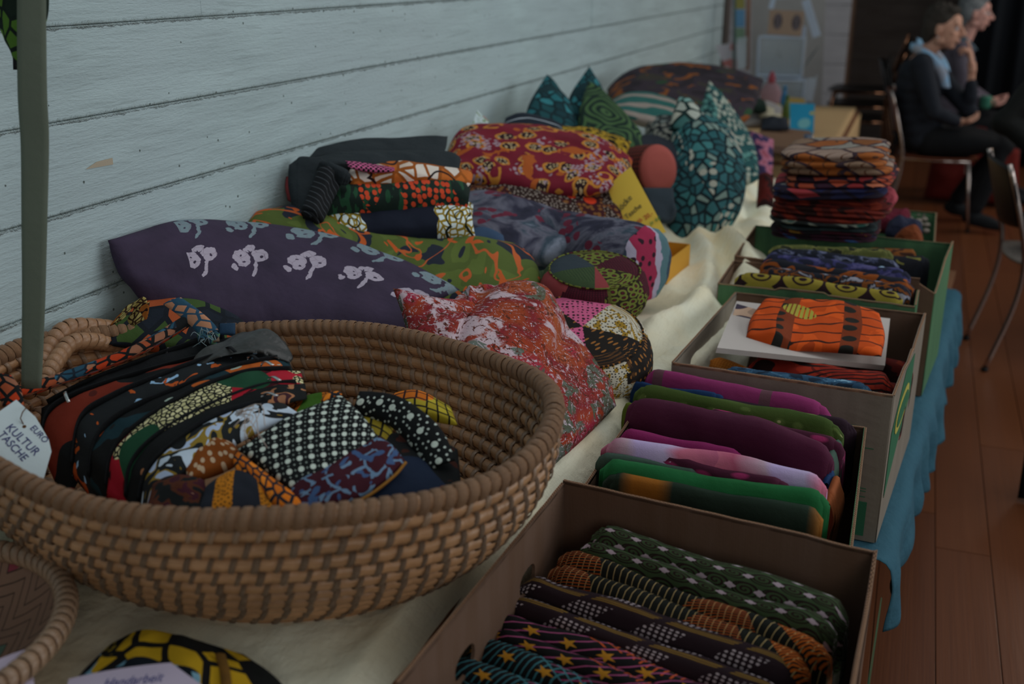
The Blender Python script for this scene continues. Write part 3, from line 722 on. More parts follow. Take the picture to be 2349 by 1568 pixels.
# rim: fat coil bound tight
path = [bpt(th, 0)+Vector((0, 0, .004)) for th in arc(0, 200)[0]]; mb = MB(); path.append(path[0]); path.append(path[1]); mb.tube(path, .0122, 10); mb.obj('rim', M_cane, bk)
TH, Lr = arc(0, int(2.55/.0160)); mb = MB(); Rme = strap_mesh('rim_wrap', 1.10, .30, 1.0); Rme.materials[0] = M_cane
for i, th in enumerate(TH):
    c = bpt(th, 0)+Vector((0, 0, .004)); d = (bpt(th+.004, 0)-bpt(th-.004, 0)).normalized(); out = Vector((d.y, -d.x, 0)).normalized(); up = out.cross(d); k = .0124*rb.uniform(.97, 1.05)
    Mx = Matrix(((d.x*k, out.x*k, up.x*k, c.x), (d.y*k, out.y*k, up.y*k, c.y), (d.z*k, out.z*k, up.z*k, c.z), (0, 0, 0, 1)))
    inst('rim_wrap', Rme, Mx, bk)
# handle at the wall end: two bound strands rising in a loop
hp1 = [T(60, 905, .70), T(88, 850, .715), T(112, 800, .73), T(150, 756, .745), T(205, 750, .76), T(270, 757, .78), T(340, 772, .79), T(420, 790, .80)]
hp2 = [T(95, 900, .70), T(112, 855, .71), T(140, 812, .725), T(165, 786, .735), T(215, 782, .75), T(270, 792, .77), T(335, 800, .78), T(410, 806, .79)]
for hp, rr in ((hp1, .0135), (hp2, .012)):
    P = spline(hp, 60); mb = MB(); mb.tube(P, rr*.92, 10); hd = mb.obj('handle', M_cane, bk); mb = MB(); Q = spline(hp, 22)
    for i in range(1, 21):
        c = Q[i]; d = (Q[i+1]-Q[i-1]).normalized(); out = d.cross(Vector((0, 0, 1))).normalized(); up = out.cross(d)
        Mx = Matrix(((d.x*rr, out.x*rr, up.x*rr, c.x), (d.y*rr, out.y*rr, up.y*rr, c.y), (d.z*rr, out.z*rr, up.z*rr, c.z), (0, 0, 0, 1)))
        mb.add([Mx @ Vector((v.co.x*1.15, v.co.y*.98, v.co.z*.98)) for v in Rme.vertices], [tuple(p.vertices) for p in Rme.polygons], [(v.co.x*.01, v.co.y*.01) for v in Rme.vertices])
    mb.obj('handle_binding', M_cane, hd)
# ================================================================ small round tray, bottom left
tc_ = Vector((-1.075, .75, 0)); tr = empty('round_tray', (-1.075, .75, TZ), 'shallow round woven tray cut off by the lower left corner of the picture', 'tray')
g = G('herringbone_plait'); v = g.map(g.tc.outputs['UV'], rot=.5); x, y = g.xy(v); a = g.ma('PINGPONG', g.ma('ADD', x, 10.0), .03); st = g.ma('FRACT', g.ma('DIVIDE', g.ma('ADD', a, y), .016))
e = g.lt(st, .13); base = g.mix(g.noise(g.vec(g.ma('FLOOR', g.ma('DIVIDE', g.ma('ADD', a, y), .016)), g.ma('FLOOR', g.ma('DIVIDE', x, .03))), 3.3, 0), h('58453a'), h('62493c'))
rr_ = g.noise(g.vec(g.ma('FLOOR', g.ma('DIVIDE', g.ma('ADD', a, y), .016)), g.ma('FLOOR', g.ma('DIVIDE', x, .06))), 5.1, 0)
base = g.mix(g.gt(rr_, .74), base, h('5e2830')); base = g.mix(g.lt(rr_, .27), base, h('3c4a40')); M_plait = g.finish(g.mix(e, base, h('2c211b')), rough=.7)
def tprof(th, k): return tc_+Vector(((.203)*k*cos(th), (.203)*k*sin(th), TZ+.008+.075*max(0, (k-.55)/.45)**1.6))
V = []; F = []; uv = []; K = 64
for s_, off in ((0, 0), (1, -.004)):
    for r in range(11):
        for i in range(K): p = tprof(2*pi*i/K, r/10); V.append(p+Vector((0, 0, off))); uv.append((p.x, p.y))
for s_ in (0, 1):
    for r in range(10):
        for i in range(K): b = s_*11*K; F.append((b+r*K+i, b+r*K+(i+1) % K, b+(r+1)*K+(i+1) % K, b+(r+1)*K+i))
mesh('plaited_bowl', V, F, M_plait, tr, uv)
P = [tprof(2*pi*i/90, 1.0) for i in range(92)]; rim = MB().tube(P, .011, 10).obj('rim', M_cane, tr); mb = MB()
for i in range(0, 84):
    th = 2*pi*i/84; c = tprof(th, 1); d = Vector((-sin(th), cos(th), 0)); out = Vector((cos(th), sin(th), 0)); up = Vector((0, 0, 1)); k = .0118
    Mx = Matrix(((d.x*k, out.x*k, up.x*k, c.x), (d.y*k, out.y*k, up.y*k, c.y), (d.z*k, out.z*k, up.z*k, c.z), (0, 0, 0, 1)))
    mb.add([Mx @ v.co for v in Rme.vertices], [tuple(p.vertices) for p in Rme.polygons], [(v.co.x*.01, v.co.y*.01) for v in Rme.vertices])
mb.obj('rim_binding', M_wrap, rim)
M_paper = solid('white_paper', '9aa6b8', rough=.6, bump=.1, wr=.1); M_pinkpaper = solid('pinkish_paper', '8d8494', rough=.6, bump=.1, wr=.1); M_ink = solid('blue_pen_ink', (.05, .06, .22, 1), rough=.5, wr=0, bump=0); M_pencil = solid('grey_pen_ink', (.03, .035, .03, 1), rough=.5, wr=0, bump=0); M_redink = solid('red_pen_ink', (.5, .05, .03, 1), rough=.5, wr=0, bump=0); M_greenink = solid('green_pen_ink', (.08, .25, .06, 1), rough=.5, wr=0, bump=0)
zc = TZ+.075
a, b, c, d = Z(-60, 1568, zc), Z(80, 1600, zc-.01), Z(72, 1485, zc), Z(-40, 1530, zc+.01)
tag(quad_plate('paper_label', a, b, c, d, .0005, M_pinkpaper, bend=.004), 'plain pale paper slip lying in the round tray, bottom left corner', 'label')
# ================================================================ yellow and black bag in front
YB = fab('yellow_black_wax_print', over(over(cells(22, [h('8a6e12'), h('7d6210'), h('8a6e12'), h('0c0d0c')], h('0b0b0b'), .10, 1, .35), mnoise(9, .56, 1, .2, 2), dotp(75, .22, h('6a5b16'), h('0b0c0b'), 1)), mnoise(7, .58, 1, .2, 5), cells(42, [h('5d8090'), h('4d6f80'), h('0b1118')], h('0a0f16'), .16, 1, .3)))
bgb = empty('printed_bag', (-.62, .88, TZ), 'black bag with bold yellow blotches lying in front of the big basket', 'bag')
puff('bag_body', [T(165, 1600, 0.4914), T(300, 1610, 0.4961), T(500, 1620, 0.5009), T(690, 1640, 0.5056)], [T(690, 1640, 0.5056), T(640, 1560, 0.5198), T(560, 1500, 0.5292)], [T(255, 1475, 0.5386), T(330, 1443, 0.5434), T(430, 1462, 0.5386), T(560, 1500, 0.5292)], [T(165, 1600, 0.4914), T(180, 1550, 0.5103), T(255, 1475, 0.5386)], YB, .012, .01, wr=.006, ws=18, parent=bgb, seed=2, toward=(0, -.2, 1))
ribbon('bag_strap', [T(505, 1500, 0.5226), T(515, 1535, 0.5150), T(520, 1580, 0.5056), T(520, 1620, 0.5009)], Vector((.012, .004, .0)), fab('brown_strap_cloth', lambda g, v: g.mix(g.noise(v, 60), h('3a2a12'), h('5a3d14'))), parent=bgb, crease=.002)
pt = empty('price_tag', (-.70, .84, TZ), 'pinkish-white paper price tag with blue handwriting on the yellow and black bag', 'tag')
a, b, c, d = T(135, 1640, 0.4772), T(560, 1640, 0.4819), T(392, 1519, 0.5056), T(158, 1556, 0.5009)
quad_plate('paper', a, b, c, d, .0006, M_pinkpaper, pt, bend=.003)
a2, b2 = T(235, 1578, 0.4881), T(410, 1558, 0.4871)
fm_ = frame_on(a2, b2, T(230, 1545, 0.4933)); writing('handwriting', 'Handarbeit', fm_, .015, M_ink, pt, shear=.3)
# ================================================================ contents of the basket
K0 = h('0d0f10'); K1 = h('15181a')
M_blackcloth = solid('black_lining_cloth', '121416', rough=.9, wr=.4, wsc=20); M_vinyl = solid('grey_black_vinyl', '232322', rough=.42, spec=.6, wr=.5, wsc=12, bump=.05)
M_zip = solid('zip_teeth', '2e3234', rough=.35, wr=0, bump=0, metal=.6); M_steel = solid('steel', 'a0a0a0', rough=.25, metal=1, wr=0, bump=0); M_tanlea = solid('tan_leather', '4f4034', rough=.55, wr=.2)
F_cellred = fab('orange_cell_print', over(over(cells(48, [h('8a2c12'), h('8a2c12'), h('7a3a22'), h('6f4836')], K0, .13, 1, .25), mnoise(10, .55, 1, .3, 1), cells(60, [h('1c3a4a'), h('7a543f'), h('24485a')], h('121c26'), .12, 1, .3)), mnoise(8, .57, 1, .3, 4), P_(K0)))
F_camodark = fab('dark_camo_print', blot(22, [(0, K0), (.44, h('2a3a1c')), (.53, K0), (.6, h('33442a')), (.68, h('7a5640'))], 2, .4))
F_rust = fab('rust_print', blot(9, [(0, K0), (.40, h('571d12')), (.62, h('3a1410')), (.70, h('8a6a55'))], 1, .3))
F_blueorange = fab('blue_orange_print', over(over(P_(K1), mnoise(38, .62, 2, 1.2, 1), P_(h('6f8da6'))), mnoise(26, .62, 2, .9, 3), P_(h('8c3f18'))))
F_orangeblack = fab('teal_orange_print', over(over(blot(12, [(0, K0), (.5, h('10242a')), (.62, K1)], 2), mnoise(11, .60, 1, .6, 8), P_(h('8c4418'))), mnoise(30, .66, 2, .5, 2), P_(h('7a8a80'))))
F_redcream = fab('red_cream_green_print', over(over(over(blot(12, [(0, h('4a0c14')), (.40, h('7c1220')), (.55, h('2a0a10')), (.62, h('70101c'))], 3, .8), mnoise(7, .585, 1, .3, 3), cells(130, [h('a09c78'), h('8f8c66')], K0, .16, 1, .3)), mnoise(6, .59, 1, .4, 9), P_(h('123322'))), bandy(0, .004, 1), P_(K0)))
F_tan = fab('tan_blotch_print', blot(20, [(0, K0), (.60, h('7a5238')), (.64, h('2a141a')), (.72, h('6a4834'))], 2, .6))
F_whitegold = fab('white_gold_print', over(blot(17, [(0, h('8492a8')), (.40, h('6d5a22')), (.44, K1), (.52, h('909db4')), (.64, h('6d5a22')), (.68, K1)], 2, .9), mnoise(12, .63, 1, .3, 7), P_(K0)))
def pouch(label, top, bot, mat, tf=.012, tb=.012, cat='pouch', name='zip_pouch', seed=0, zipcol=None, pull='steel', lining=True, grp=None, wr=.004, pullat=.86):
    """top: edge points left to right; bot: lower edge points left to right"""
    c = sum((Vector(p) for p in top+bot), Vector())/(len(top)+len(bot)); t = empty(name, (c.x, c.y, min(p.z for p in bot)), label, cat, grp)
    puff('body', bot, [bot[-1], bot[-1].lerp(top[-1], .5), top[-1]], top, [bot[0], bot[0].lerp(top[0], .5), top[0]], mat, tf, tb, n=46, m=22, pw=.38, wr=wr, ws=22, parent=t, seed=seed, stretch=(1, .5))
    P = spline(top, 60); q = Vector((0, 0, 1)); up = (spline(top, 9)[4]-spline(bot, 9)[4]).normalized()
    ribbon('zipper', [p+up*.0015 for p in P[2:-2]], up.cross(P[-1]-P[0]).normalized()*.020, M_blackcloth, th=.002, parent=t, n=60, m=4)
    mb = MB()
    for i in range(3, 57):
        for s_ in (0, .5):
            p = P[i].lerp(P[i+1], s_); d = (P[i+1]-P[i]).normalized(); w_ = up.cross(d).normalized(); mb.box((-.0008, -.0032, 0), (.0008, .0032, .0016), Matrix(((d.x, w_.x, up.x, p.x+up.x*.003), (d.y, w_.y, up.y, p.y+up.y*.003), (d.z, w_.z, up.z, p.z+up.z*.003), (0, 0, 0, 1))))
    tag(mb.obj('zip_teeth', M_zip, t, smooth=False), kind='stuff')
    p = P[int(59*pullat)]; d = (P[min(59, int(59*pullat)+1)]-P[int(59*pullat)-1]).normalized(); w_ = up.cross(d).normalized()
    if w_.dot(EYE-p) < 0: w_ = -w_
    mb = MB().box((-.006, -.004, .001), (.006, .004, .006), Matrix(((d.x, w_.x, up.x, p.x), (d.y, w_.y, up.y, p.y), (d.z, w_.z, up.z, p.z), (0, 0, 0, 1))))
    mb.tube([p+up*.006, p+up*.009+w_*.006, p+w_*.014+up*.004], .0016, 6)
    sl = mb.obj('zipper_slider', M_steel, t)
    k = {'steel': M_steel, 'leather': M_tanlea, 'black': M_blackcloth}[pull]; wd_ = .010 if pull == 'leather' else .005
    ribbon('zipper_pull', [p+w_*.014+up*.004, p+w_*.024-up*.008, p+w_*.028-up*.026], d*wd_, k, th=.0016, parent=sl, n=8, m=3)
    return t
# back to front
pouch('dark camouflage-print zip pouch leaning against the wicker handle, farthest back', [T(250, 905, .700), T(350, 840, .715), T(430, 795, .725), T(520, 765, .735)], [T(230, 990, .675), T(360, 940, .690), T(450, 900, .70), T(530, 860, .715)], F_camodark, .012, .012, seed=1, pullat=.55)
pouch('black zip pouch with brown leather pull, second from the wicker handle', [T(95, 935, .680), T(200, 880, .690), T(330, 830, .705), T(440, 792, .715), T(530, 772, .725)], [T(90, 1040, .66), T(200, 985, .67), T(340, 930, .685), T(450, 880, .70), T(540, 850, .71)], M_blackcloth, .014, .012, seed=2, pull='leather', pullat=.93)
pouch('rust-red and black zip pouch with long steel pull, behind the paper tag', [T(95, 1035, .655), T(112, 950, .664), T(180, 905, .670), T(300, 865, .682), T(420, 832, .695), T(510, 810, .705)], [T(150, 1160, .63), T(190, 1090, .638), T(250, 1030, .65), T(350, 960, .665), T(460, 915, .68), T(530, 880, .69)], F_rust, .014, .014, seed=3, pullat=.30)
pouch('black zip pouch edged with blue and orange flecks, under the shiny grey flap', [T(165, 1090, .635), T(188, 965, .648), T(260, 912, .655), T(390, 858, .668), T(500, 820, .683), T(610, 800, .693)], [T(240, 1180, .615), T(270, 1060, .625), T(330, 1000, .635), T(430, 930, .650), T(540, 880, .665), T(640, 860, .675)], F_blueorange, .012, .012, seed=4, pull='black')
pouch('black and teal zip pouch with orange blotches beside the shiny flap', [T(205, 1120, .624), T(225, 1010, .633), T(290, 948, .640), T(420, 892, .652), T(540, 845, .667), T(660, 822, .679)], [T(280, 1190, .605), T(300, 1080, .613), T(370, 1010, .622), T(470, 945, .637), T(580, 890, .653), T(680, 870, .665)], F_orangeblack, .012, .012, seed=5, pull='black')
pouch('dark red zip pouch with cream speckles and green end', [T(243, 1140, .612), T(262, 1040, .620), T(325, 975, .627), T(440, 905, .641), T(570, 858, .656), T(690, 850, .668)], [T(330, 1200, .594), T(345, 1110, .600), T(410, 1030, .608), T(510, 965, .623), T(610, 910, .640), T(700, 890, .652)], F_redcream, .014, .012, seed=6)
pouch('black and tan printed zip pouch between the red and the white ones', [T(290, 1165, .600), T(305, 1070, .606), T(370, 1000, .613), T(480, 938, .627), T(600, 892, .643), T(700, 880, .654)], [T(345, 1200, .586), T(365, 1120, .592), T(430, 1050, .598), T(540, 985, .613), T(640, 930, .628), T(705, 915, .64)], F_tan, .010, .010, seed=7)
wp = pouch('white zip pouch with gold and black leaf print, frontmost of the fanned pouches', [T(318, 1170, .590), T(338, 1090, .596), T(395, 1028, .602), T(490, 962, .615), T(590, 930, .628), T(650, 925, .635)], [T(360, 1190, .575), T(392, 1120, .581), T(460, 1070, .588), T(560, 1010, .602), T(650, 965, .616), T(690, 950, .623)], F_whitegold, .012, .010, seed=8, pullat=.9)
mb = MB(); rt = random.Random(9)
for k in range(9):
    a = T(545+rt.uniform(-6, 6), 950+rt.uniform(-8, 8), .598); b = a+Vector((rt.uniform(.02, .05), rt.uniform(-.03, .01), rt.uniform(.005, .02))); c = b+Vector((rt.uniform(.0, .04), rt.uniform(-.05, -.02), rt.uniform(-.03, -.005)))
    mb.tube(spline([a, b, c], 10), .0006, 4)
tag(mb.obj('loose_threads', solid('beige_thread', '8a7f78', rough=.8), wp), kind='stuff')
# shiny flap
fo = empty('vinyl_flap', tuple(T(560, 800, .68)), 'shiny grey-black folded vinyl flap arching over the pouches beside the basket rim', 'flap')
puff('sheet', [T(430, 868, .668), T(500, 826, .670), T(585, 812, .672), T(665, 832, .674)], [T(665, 832, .674), T(672, 818, .679), T(655, 785, .69)], [T(440, 838, .690), T(500, 790, .698), T(560, 763, .703), T(620, 762, .702), T(655, 785, .69)], [T(430, 860, .672), T(432, 850, .68), T(440, 838, .690)], M_vinyl, .008, .0, n=40, m=20, wr=.008, ws=18, parent=fo, toward=(0, -.4, 1))
puff('side_fold', [T(185, 965, .652), T(230, 1010, .640), T(300, 960, .645)], [T(300, 960, .645), T(380, 900, .655), T(440, 858, .672)], [T(195, 935, .665), T(280, 900, .672), T(360, 870, .68), T(440, 845, .69)], [T(185, 965, .652), T(186, 950, .66), T(195, 935, .665)], M_vinyl, .006, .002, n=36, m=12, wr=.003, ws=16, parent=fo, toward=(0, -.4, 1))
# cloth strap roll on top, orange cells
so_ = empty('cloth_strap', tuple(T(300, 800, .70)), 'rolled cloth strap with orange and teal cells lying over the wicker handle', 'strap')
MB().tube(spline([T(-30, 905, .66), T(40, 900, .668), T(120, 875, .680), T(250, 830, .694), T(340, 790, .706), T(430, 735, .725)], 60), [.0135]*60, 12, flat=.7).obj('rolled_band', F_cellred, so_)
ribbon('loose_end', [T(395, 690, .735), T(430, 715, .725), T(465, 745, .715), T(480, 765, .71)], Vector((.028, .012, .012)), fab('teal_cell_print', cells(46, [h('7d5a46'), h('8a6048'), h('1c3a4a')], h('1c3648'), .12, 1, .2)), parent=so_, crease=.003)
ribbon('hanging_end', [T(0, 860, .65), T(22, 890, .645), T(30, 930, .64)], Vector((.03, .012, 0)), F_cellred, parent=so_, crease=.004)
sc_ = fab('snake_yellow_print', over(cells(90, [h('857a4a'), h('756a3c')], h('2a1c12'), .14, 1), mnoise(16, .55, 1, .3, 1), blot(40, [(0, h('1c0f0c')), (.5, h('6b3c14'))], 1)))
lp = empty('cloth_loop', tuple(T(300, 720, .745)), 'small folded loop of cream-scaled brown ribbon behind the wicker handle', 'strap')
ribbon('loop_band', [T(268, 738, .745), T(290, 712, .748), T(312, 690, .75), T(322, 700, .752), T(308, 725, .752), T(322, 738, .75), T(328, 700, .75)], Vector((.020, .012, .012)), sc_, parent=lp, crease=.001)
fo = empty('fabric_tab', tuple(T(520, 755, .72)), 'navy fabric tab sticking up at the back rim of the basket', 'tab')
puff('tab', [T(500, 768, .715), T(540, 768, .718)], [T(540, 768, .718), T(540, 740, .722)], [T(502, 741, .72), T(540, 740, .722)], [T(500, 768, .715), T(502, 741, .72)], solid('navy_tab_cloth', '172a3c'), .004, .004, n=12, m=10, wr=.001, parent=fo)
fr = empty('frayed_scrap', tuple(T(485, 772, .715)), 'frayed blue-green cloth end with pale threads beside the navy tab', 'cloth')
puff('scrap', [T(455, 790, .705), T(500, 790, .705)], [T(500, 790, .705), T(505, 765, .712)], [T(450, 762, .715), T(480, 750, .718), T(505, 765, .712)], [T(455, 790, .705), T(450, 762, .715)], fab('frayed_print', blot(50, [(0, K0), (.45, h('1a3440')), (.55, h('39503c'))], 2)), .007, .004, n=14, m=10, wr=.004, ws=40, parent=fr)
mb = MB()
for k in range(10):
    a = T(455+rt.uniform(0, 45), 755+rt.uniform(0, 25), .705); mb.tube(spline([a, a+Vector((rt.uniform(-.01, .01), -.004, rt.uniform(-.008, .012))), a+Vector((rt.uniform(-.015, .015), -.006, rt.uniform(-.014, .004)))], 7), .0004, 4)
tag(mb.obj('loose_threads', solid('pale_thread', '7d8e92', rough=.8), fr), kind='stuff')
# ---- small bags on the right side of the basket
F_dots = fab('black_white_dot_print', lambda g, v: (lambda w_: g.mix(g.lt(g.vor(g.map(w_, (.5/62, .5/62, 0)), 124, 'F1', 0)[0], .15), g.mix(g.lt(g.vor(w_, 62, 'F1', 0)[0], .25), K0, h('98a29a')), g.mix(g.lt(g.vor(w_, 62, 'F1', 0)[0], .25), h('6f7a74'), h('98a29a'))))(g.map(v, rot=.6)))
F_scale = fab('orange_scale_print', cells(62, [h('a05510'), h('8f4a0e'), h('a86018')], h('17171c'), .14, .75, .1))
F_mar = fab('maroon_batik_leaf', over(over(P_(h('2b0d16')), lambda g, v: g.AND(g.lt(g.vor(g.warp(v, 40, .03), 45, 'DISTANCE_TO_EDGE')if False else g.vor(g.warp(v, 30, .03), 38, 'DISTANCE_TO_EDGE'), .085), g.gt(g.noise(v, 55, 1), .47)), P_(h('4a6076'))), mnoise(42, .62, 1, .4, 3), P_(h('2c3f5e'))))
F_navy = fab('navy_print', over(P_(h('111a2a')), mnoise(16, .63, 2, .8, 6), P_(h('4a1f14'))))
F_amber = fab('amber_dot_print', lambda g, v: g.mix(g.lt(g.vor(g.map(v, sc=(1, .6, 1)), 85, 'F1', .8)[0], .26), h('5c2f0c'), h('8a7862')))
F_ygrid = fab('yellow_grid_print', over(cells(58, [h('8a7d24'), h('7a6d1c')], h('11100c'), .09, .15), mnoise(14, .56, 1, .2, 2), cells(58, [h('a85a14'), h('8f4a10')], h('1c0d10'), .09, .15)))
F_orgr = fab('orange_green_print', over(cells(80, [h('a05c10'), h('8c4c0e')], h('3a1c08'), .09, 1), lambda g, v: g.gt(g.ma('FRACT', g.ma('MULTIPLY', g.xy(v)[0], 14)), .52), P_(h('2c4a12'))))
def smallbag(name, label, A, B, C, D, mat, tf=.012, tb=.01, cat='bag', seed=0, wr=.003, tw=None):
    AB, BC, DC, AD = A, B, C, D; pts = AB+DC; c = sum(map(Vector, pts), Vector())/len(pts); t = empty(name, (c.x, c.y, min(p.z for p in pts)-.01), label, cat)
    puff('body', AB, BC, DC, AD, mat, tf, tb, n=34, m=26, pw=.35, wr=wr, ws=20, parent=t, seed=seed, toward=tw or (0, -.3, 1)); return t
smallbag('printed_bag', 'plain navy bag with rust flecks at the bottom right inside the basket', [T(700, 1190, .555), T(850, 1180, .56), T(1060, 1160, .568)], [T(1060, 1160, .568), T(1010, 1090, .59)], [T(700, 1120, .575), T(860, 1060, .59), T(960, 1050, .598), T(1010, 1090, .59)], [T(700, 1190, .555), T(700, 1120, .575)], F_navy, .012, .02, seed=31)
mb_ = smallbag('printed_bag', 'maroon batik bag with blue leaves under the black dotted one', [T(660, 1185, .548), T(740, 1180, .551), T(860, 1130, .562), T(932, 1060, .578)], [T(932, 1060, .578), T(905, 1025, .587), T(872, 1000, .594)], [T(665, 1120, .563), T(760, 1060, .577), T(872, 1000, .594)], [T(660, 1185, .548), T(665, 1120, .563)], F_mar, .014, .012, seed=32)
MB().tube(spline([T(735, 1176, .546), T(830, 1145, .553), T(900, 1095, .566), T(931, 1060, .576)], 24), .0022, 6).obj('gold_piping', solid('gold_piping_cloth', '6d4a1c'), mb_)
smallbag('printed_bag', 'bright green and orange striped cloth bag behind the dotted one', [T(610, 1000, .628), T(700, 965, .628), T(800, 940, .63)], [T(800, 940, .63), T(772, 902, .642)], [T(668, 930, .652), T(715, 910, .652), T(772, 902, .642)], [T(610, 1000, .628), T(640, 965, .64), T(668, 930, .652)], F_orgr, .012, .012, seed=33)
smallbag('printed_bag', 'small bag with yellow and orange grid squares against the far inner wall', [T(880, 965, .640), T(960, 955, .64), T(1050, 975, .636)], [T(1050, 975, .636), T(1035, 935, .648)], [T(892, 908, .66), T(960, 900, .66), T(1035, 935, .648)], [T(880, 965, .640), T(892, 908, .66)], F_ygrid, .012, .012, seed=34)
smallbag('printed_bag', 'yellow checked bag showing in the loop of the dotted strap', [T(800, 1030, .600), T(880, 1040, .60)], [T(880, 1040, .60), T(905, 975, .62)], [T(800, 950, .63), T(850, 945, .632), T(905, 975, .62)], [T(800, 1030, .600), T(800, 950, .63)], fab('yellow_check_print', cells(52, [h('7d7020'), h('6a5d18')], h('11100c'), .10, .15)), .01, .02, seed=36)
smallbag('printed_bag', 'black bag with white handle lying in the dark bottom of the basket', [T(850, 1130, .575), T(1060, 1130, .578)], [T(1060, 1130, .578), T(1050, 1030, .605)], [T(850, 1000, .61), T(960, 990, .62), T(1050, 1030, .605)], [T(850, 1130, .575), T(850, 1000, .61)], fab('black_brown_print', blot(30, [(0, K0), (.6, h('2a120c'))], 2)), .01, .03, seed=37)
smallbag('printed_bag', 'amber brown bag with white dots beside the white pouch', [T(430, 1110, .578), T(520, 1075, .585), T(560, 1050, .59)], [T(560, 1050, .59), T(530, 1010, .6)], [T(425, 1060, .595), T(470, 1000, .61), T(530, 1010, .6)], [T(430, 1110, .578), T(425, 1060, .595)], F_amber, .016, .012, seed=35)
smallbag('printed_bag', 'black bag with orange dotted band in front of the amber one', [T(450, 1185, .548), T(560, 1185, .548), T(640, 1180, .549)], [T(640, 1180, .549), T(620, 1110, .565)], [T(470, 1120, .565), T(540, 1080, .576), T(620, 1110, .565)], [T(450, 1185, .548), T(470, 1120, .565)], fab('orange_band_print', over(P_(h('15181f')), bandy(.02, .045, 0, .06), dotp(170, .25, h('2a1806'), h('8a5510'), .6))), .014, .02, seed=38)
smallbag('printed_bag', 'dark brown and maroon printed bag low between the pouches and the basket front', [T(330, 1200, .560), T(400, 1195, .556), T(470, 1190, .552)], [T(470, 1190, .552), T(470, 1100, .575)], [T(350, 1110, .585), T(400, 1090, .585), T(470, 1100, .575)], [T(330, 1200, .560), T(350, 1110, .585)], fab('brown_maroon_print', blot(34, [(0, K0), (.45, h('3a1c10')), (.55, h('2c0f18')), (.66, h('7a5a48'))], 2, .6)), .012, .02, seed=39)
db = smallbag('dotted_bag', 'black bag with white dots and an orange scale-pattern side, top of the heap', [T(545, 1030, .588), T(600, 1075, .577), T(650, 1115, .566), T(700, 1150, .558)], [T(700, 1150, .558), T(780, 1080, .572), T(868, 1003, .592)], [T(783, 905, .622), T(830, 950, .608), T(868, 1003, .592)], [T(545, 1030, .588), T(650, 965, .604), T(783, 905, .622)], F_dots, .016, .002, seed=40, wr=.0025)
puff('gusset', [T(540, 1075, .576), T(590, 1130, .562), T(640, 1175, .550), T(700, 1180, .549)], [T(700, 1180, .549), T(706, 1165, .553), T(702, 1150, .558)], [T(543, 1032, .587), T(600, 1078, .576), T(650, 1117, .565), T(702, 1150, .558)], [T(540, 1075, .576), T(534, 1055, .582), T(543, 1032, .587)], F_scale, .014, .004, n=30, m=14, wr=.002, parent=db, seed=3)
puff('top_corner', [T(740, 925, .617), T(785, 905, .622)], [T(785, 905, .622), T(782, 898, .625)], [T(735, 918, .621), T(760, 902, .627), T(782, 898, .625)], [T(740, 925, .617), T(735, 918, .621)], F_scale, .006, .004, n=12, m=8, wr=.001, parent=db)
F_dots2 = fab('white_bubble_print', lambda g, v: g.mix(g.lt(g.vor(v, 95, 'F1', .7)[0], .17), g.mix(g.lt(g.vor(v, 34, 'F1', .25)[0], .17), K0, h('98a29a')), h('8c9690')))
dst = empty('dotted_strap', tuple(T(930, 960, .61)), 'twisted black strap with large white dots curling right inside the basket', 'strap')
ribbon('band', [T(815, 925, .622), T(850, 928, .622), T(900, 940, .617), T(950, 975, .607), T(990, 1020, .597), T(1012, 1070, .588)], [Vector((.01, .01, .035)), Vector((.012, .02, .035)), Vector((.03, .02, .03)), Vector((.035, .012, .02))], F_dots2, th=.004, parent=dst, crease=.006)
# hanging olive strap
hs = empty('webbing_strap', tuple(T(75, 880, .66)), 'long olive-grey webbing strap hanging straight down into the basket at far left', 'strap')
ribbon('webbing', [T(72, -60, .60), T(74, 200, .615), T(80, 330, .625), T(79, 500, .635), T(77, 700, .648), T(72, 890, .660)], [R_*.0375+F_*.004, R_*.041, R_*.036, R_*.034, R_*.030], fab('olive_webbing', lambda g, v: g.mix(g.ma('MULTIPLY', g.lt(g.ma('FRACT', g.ma('MULTIPLY', g.xy(v)[0], 420)), .5), .25), h('4c5349'), h('40463e')), rough=.8), th=.0025, parent=hs, crease=.001)
hb = empty('hanging_bag', tuple(T(25, 60, .62)), 'green and black printed bag hanging at the top left corner, just its lower edge', 'bag')
puff('body', [T(0, 40, .64), T(28, 130, .635), T(38, 150, .635)], [T(38, 150, .635), T(90, 80, .625), T(108, 0, .62), T(105, -80, .62)], [T(-40, -80, .64), T(30, -90, .63), T(105, -80, .62)], [T(0, 40, .64), T(-10, 0, .64), T(-40, -80, .64)], fab('lime_black_print', cells(40, [h('44611e'), h('38541c'), h('101a14')], h('0c1410'), .12, 1, .3)), .02, .02, n=30, m=24, parent=hb)
puff('dark_end', [T(30, 160, .634), T(42, 160, .634)], [T(42, 160, .634), T(44, 110, .634)], [T(28, 105, .635), T(44, 110, .634)], [T(30, 160, .634), T(28, 105, .635)], M_blackcloth, .004, .004, n=8, m=8, parent=hb)
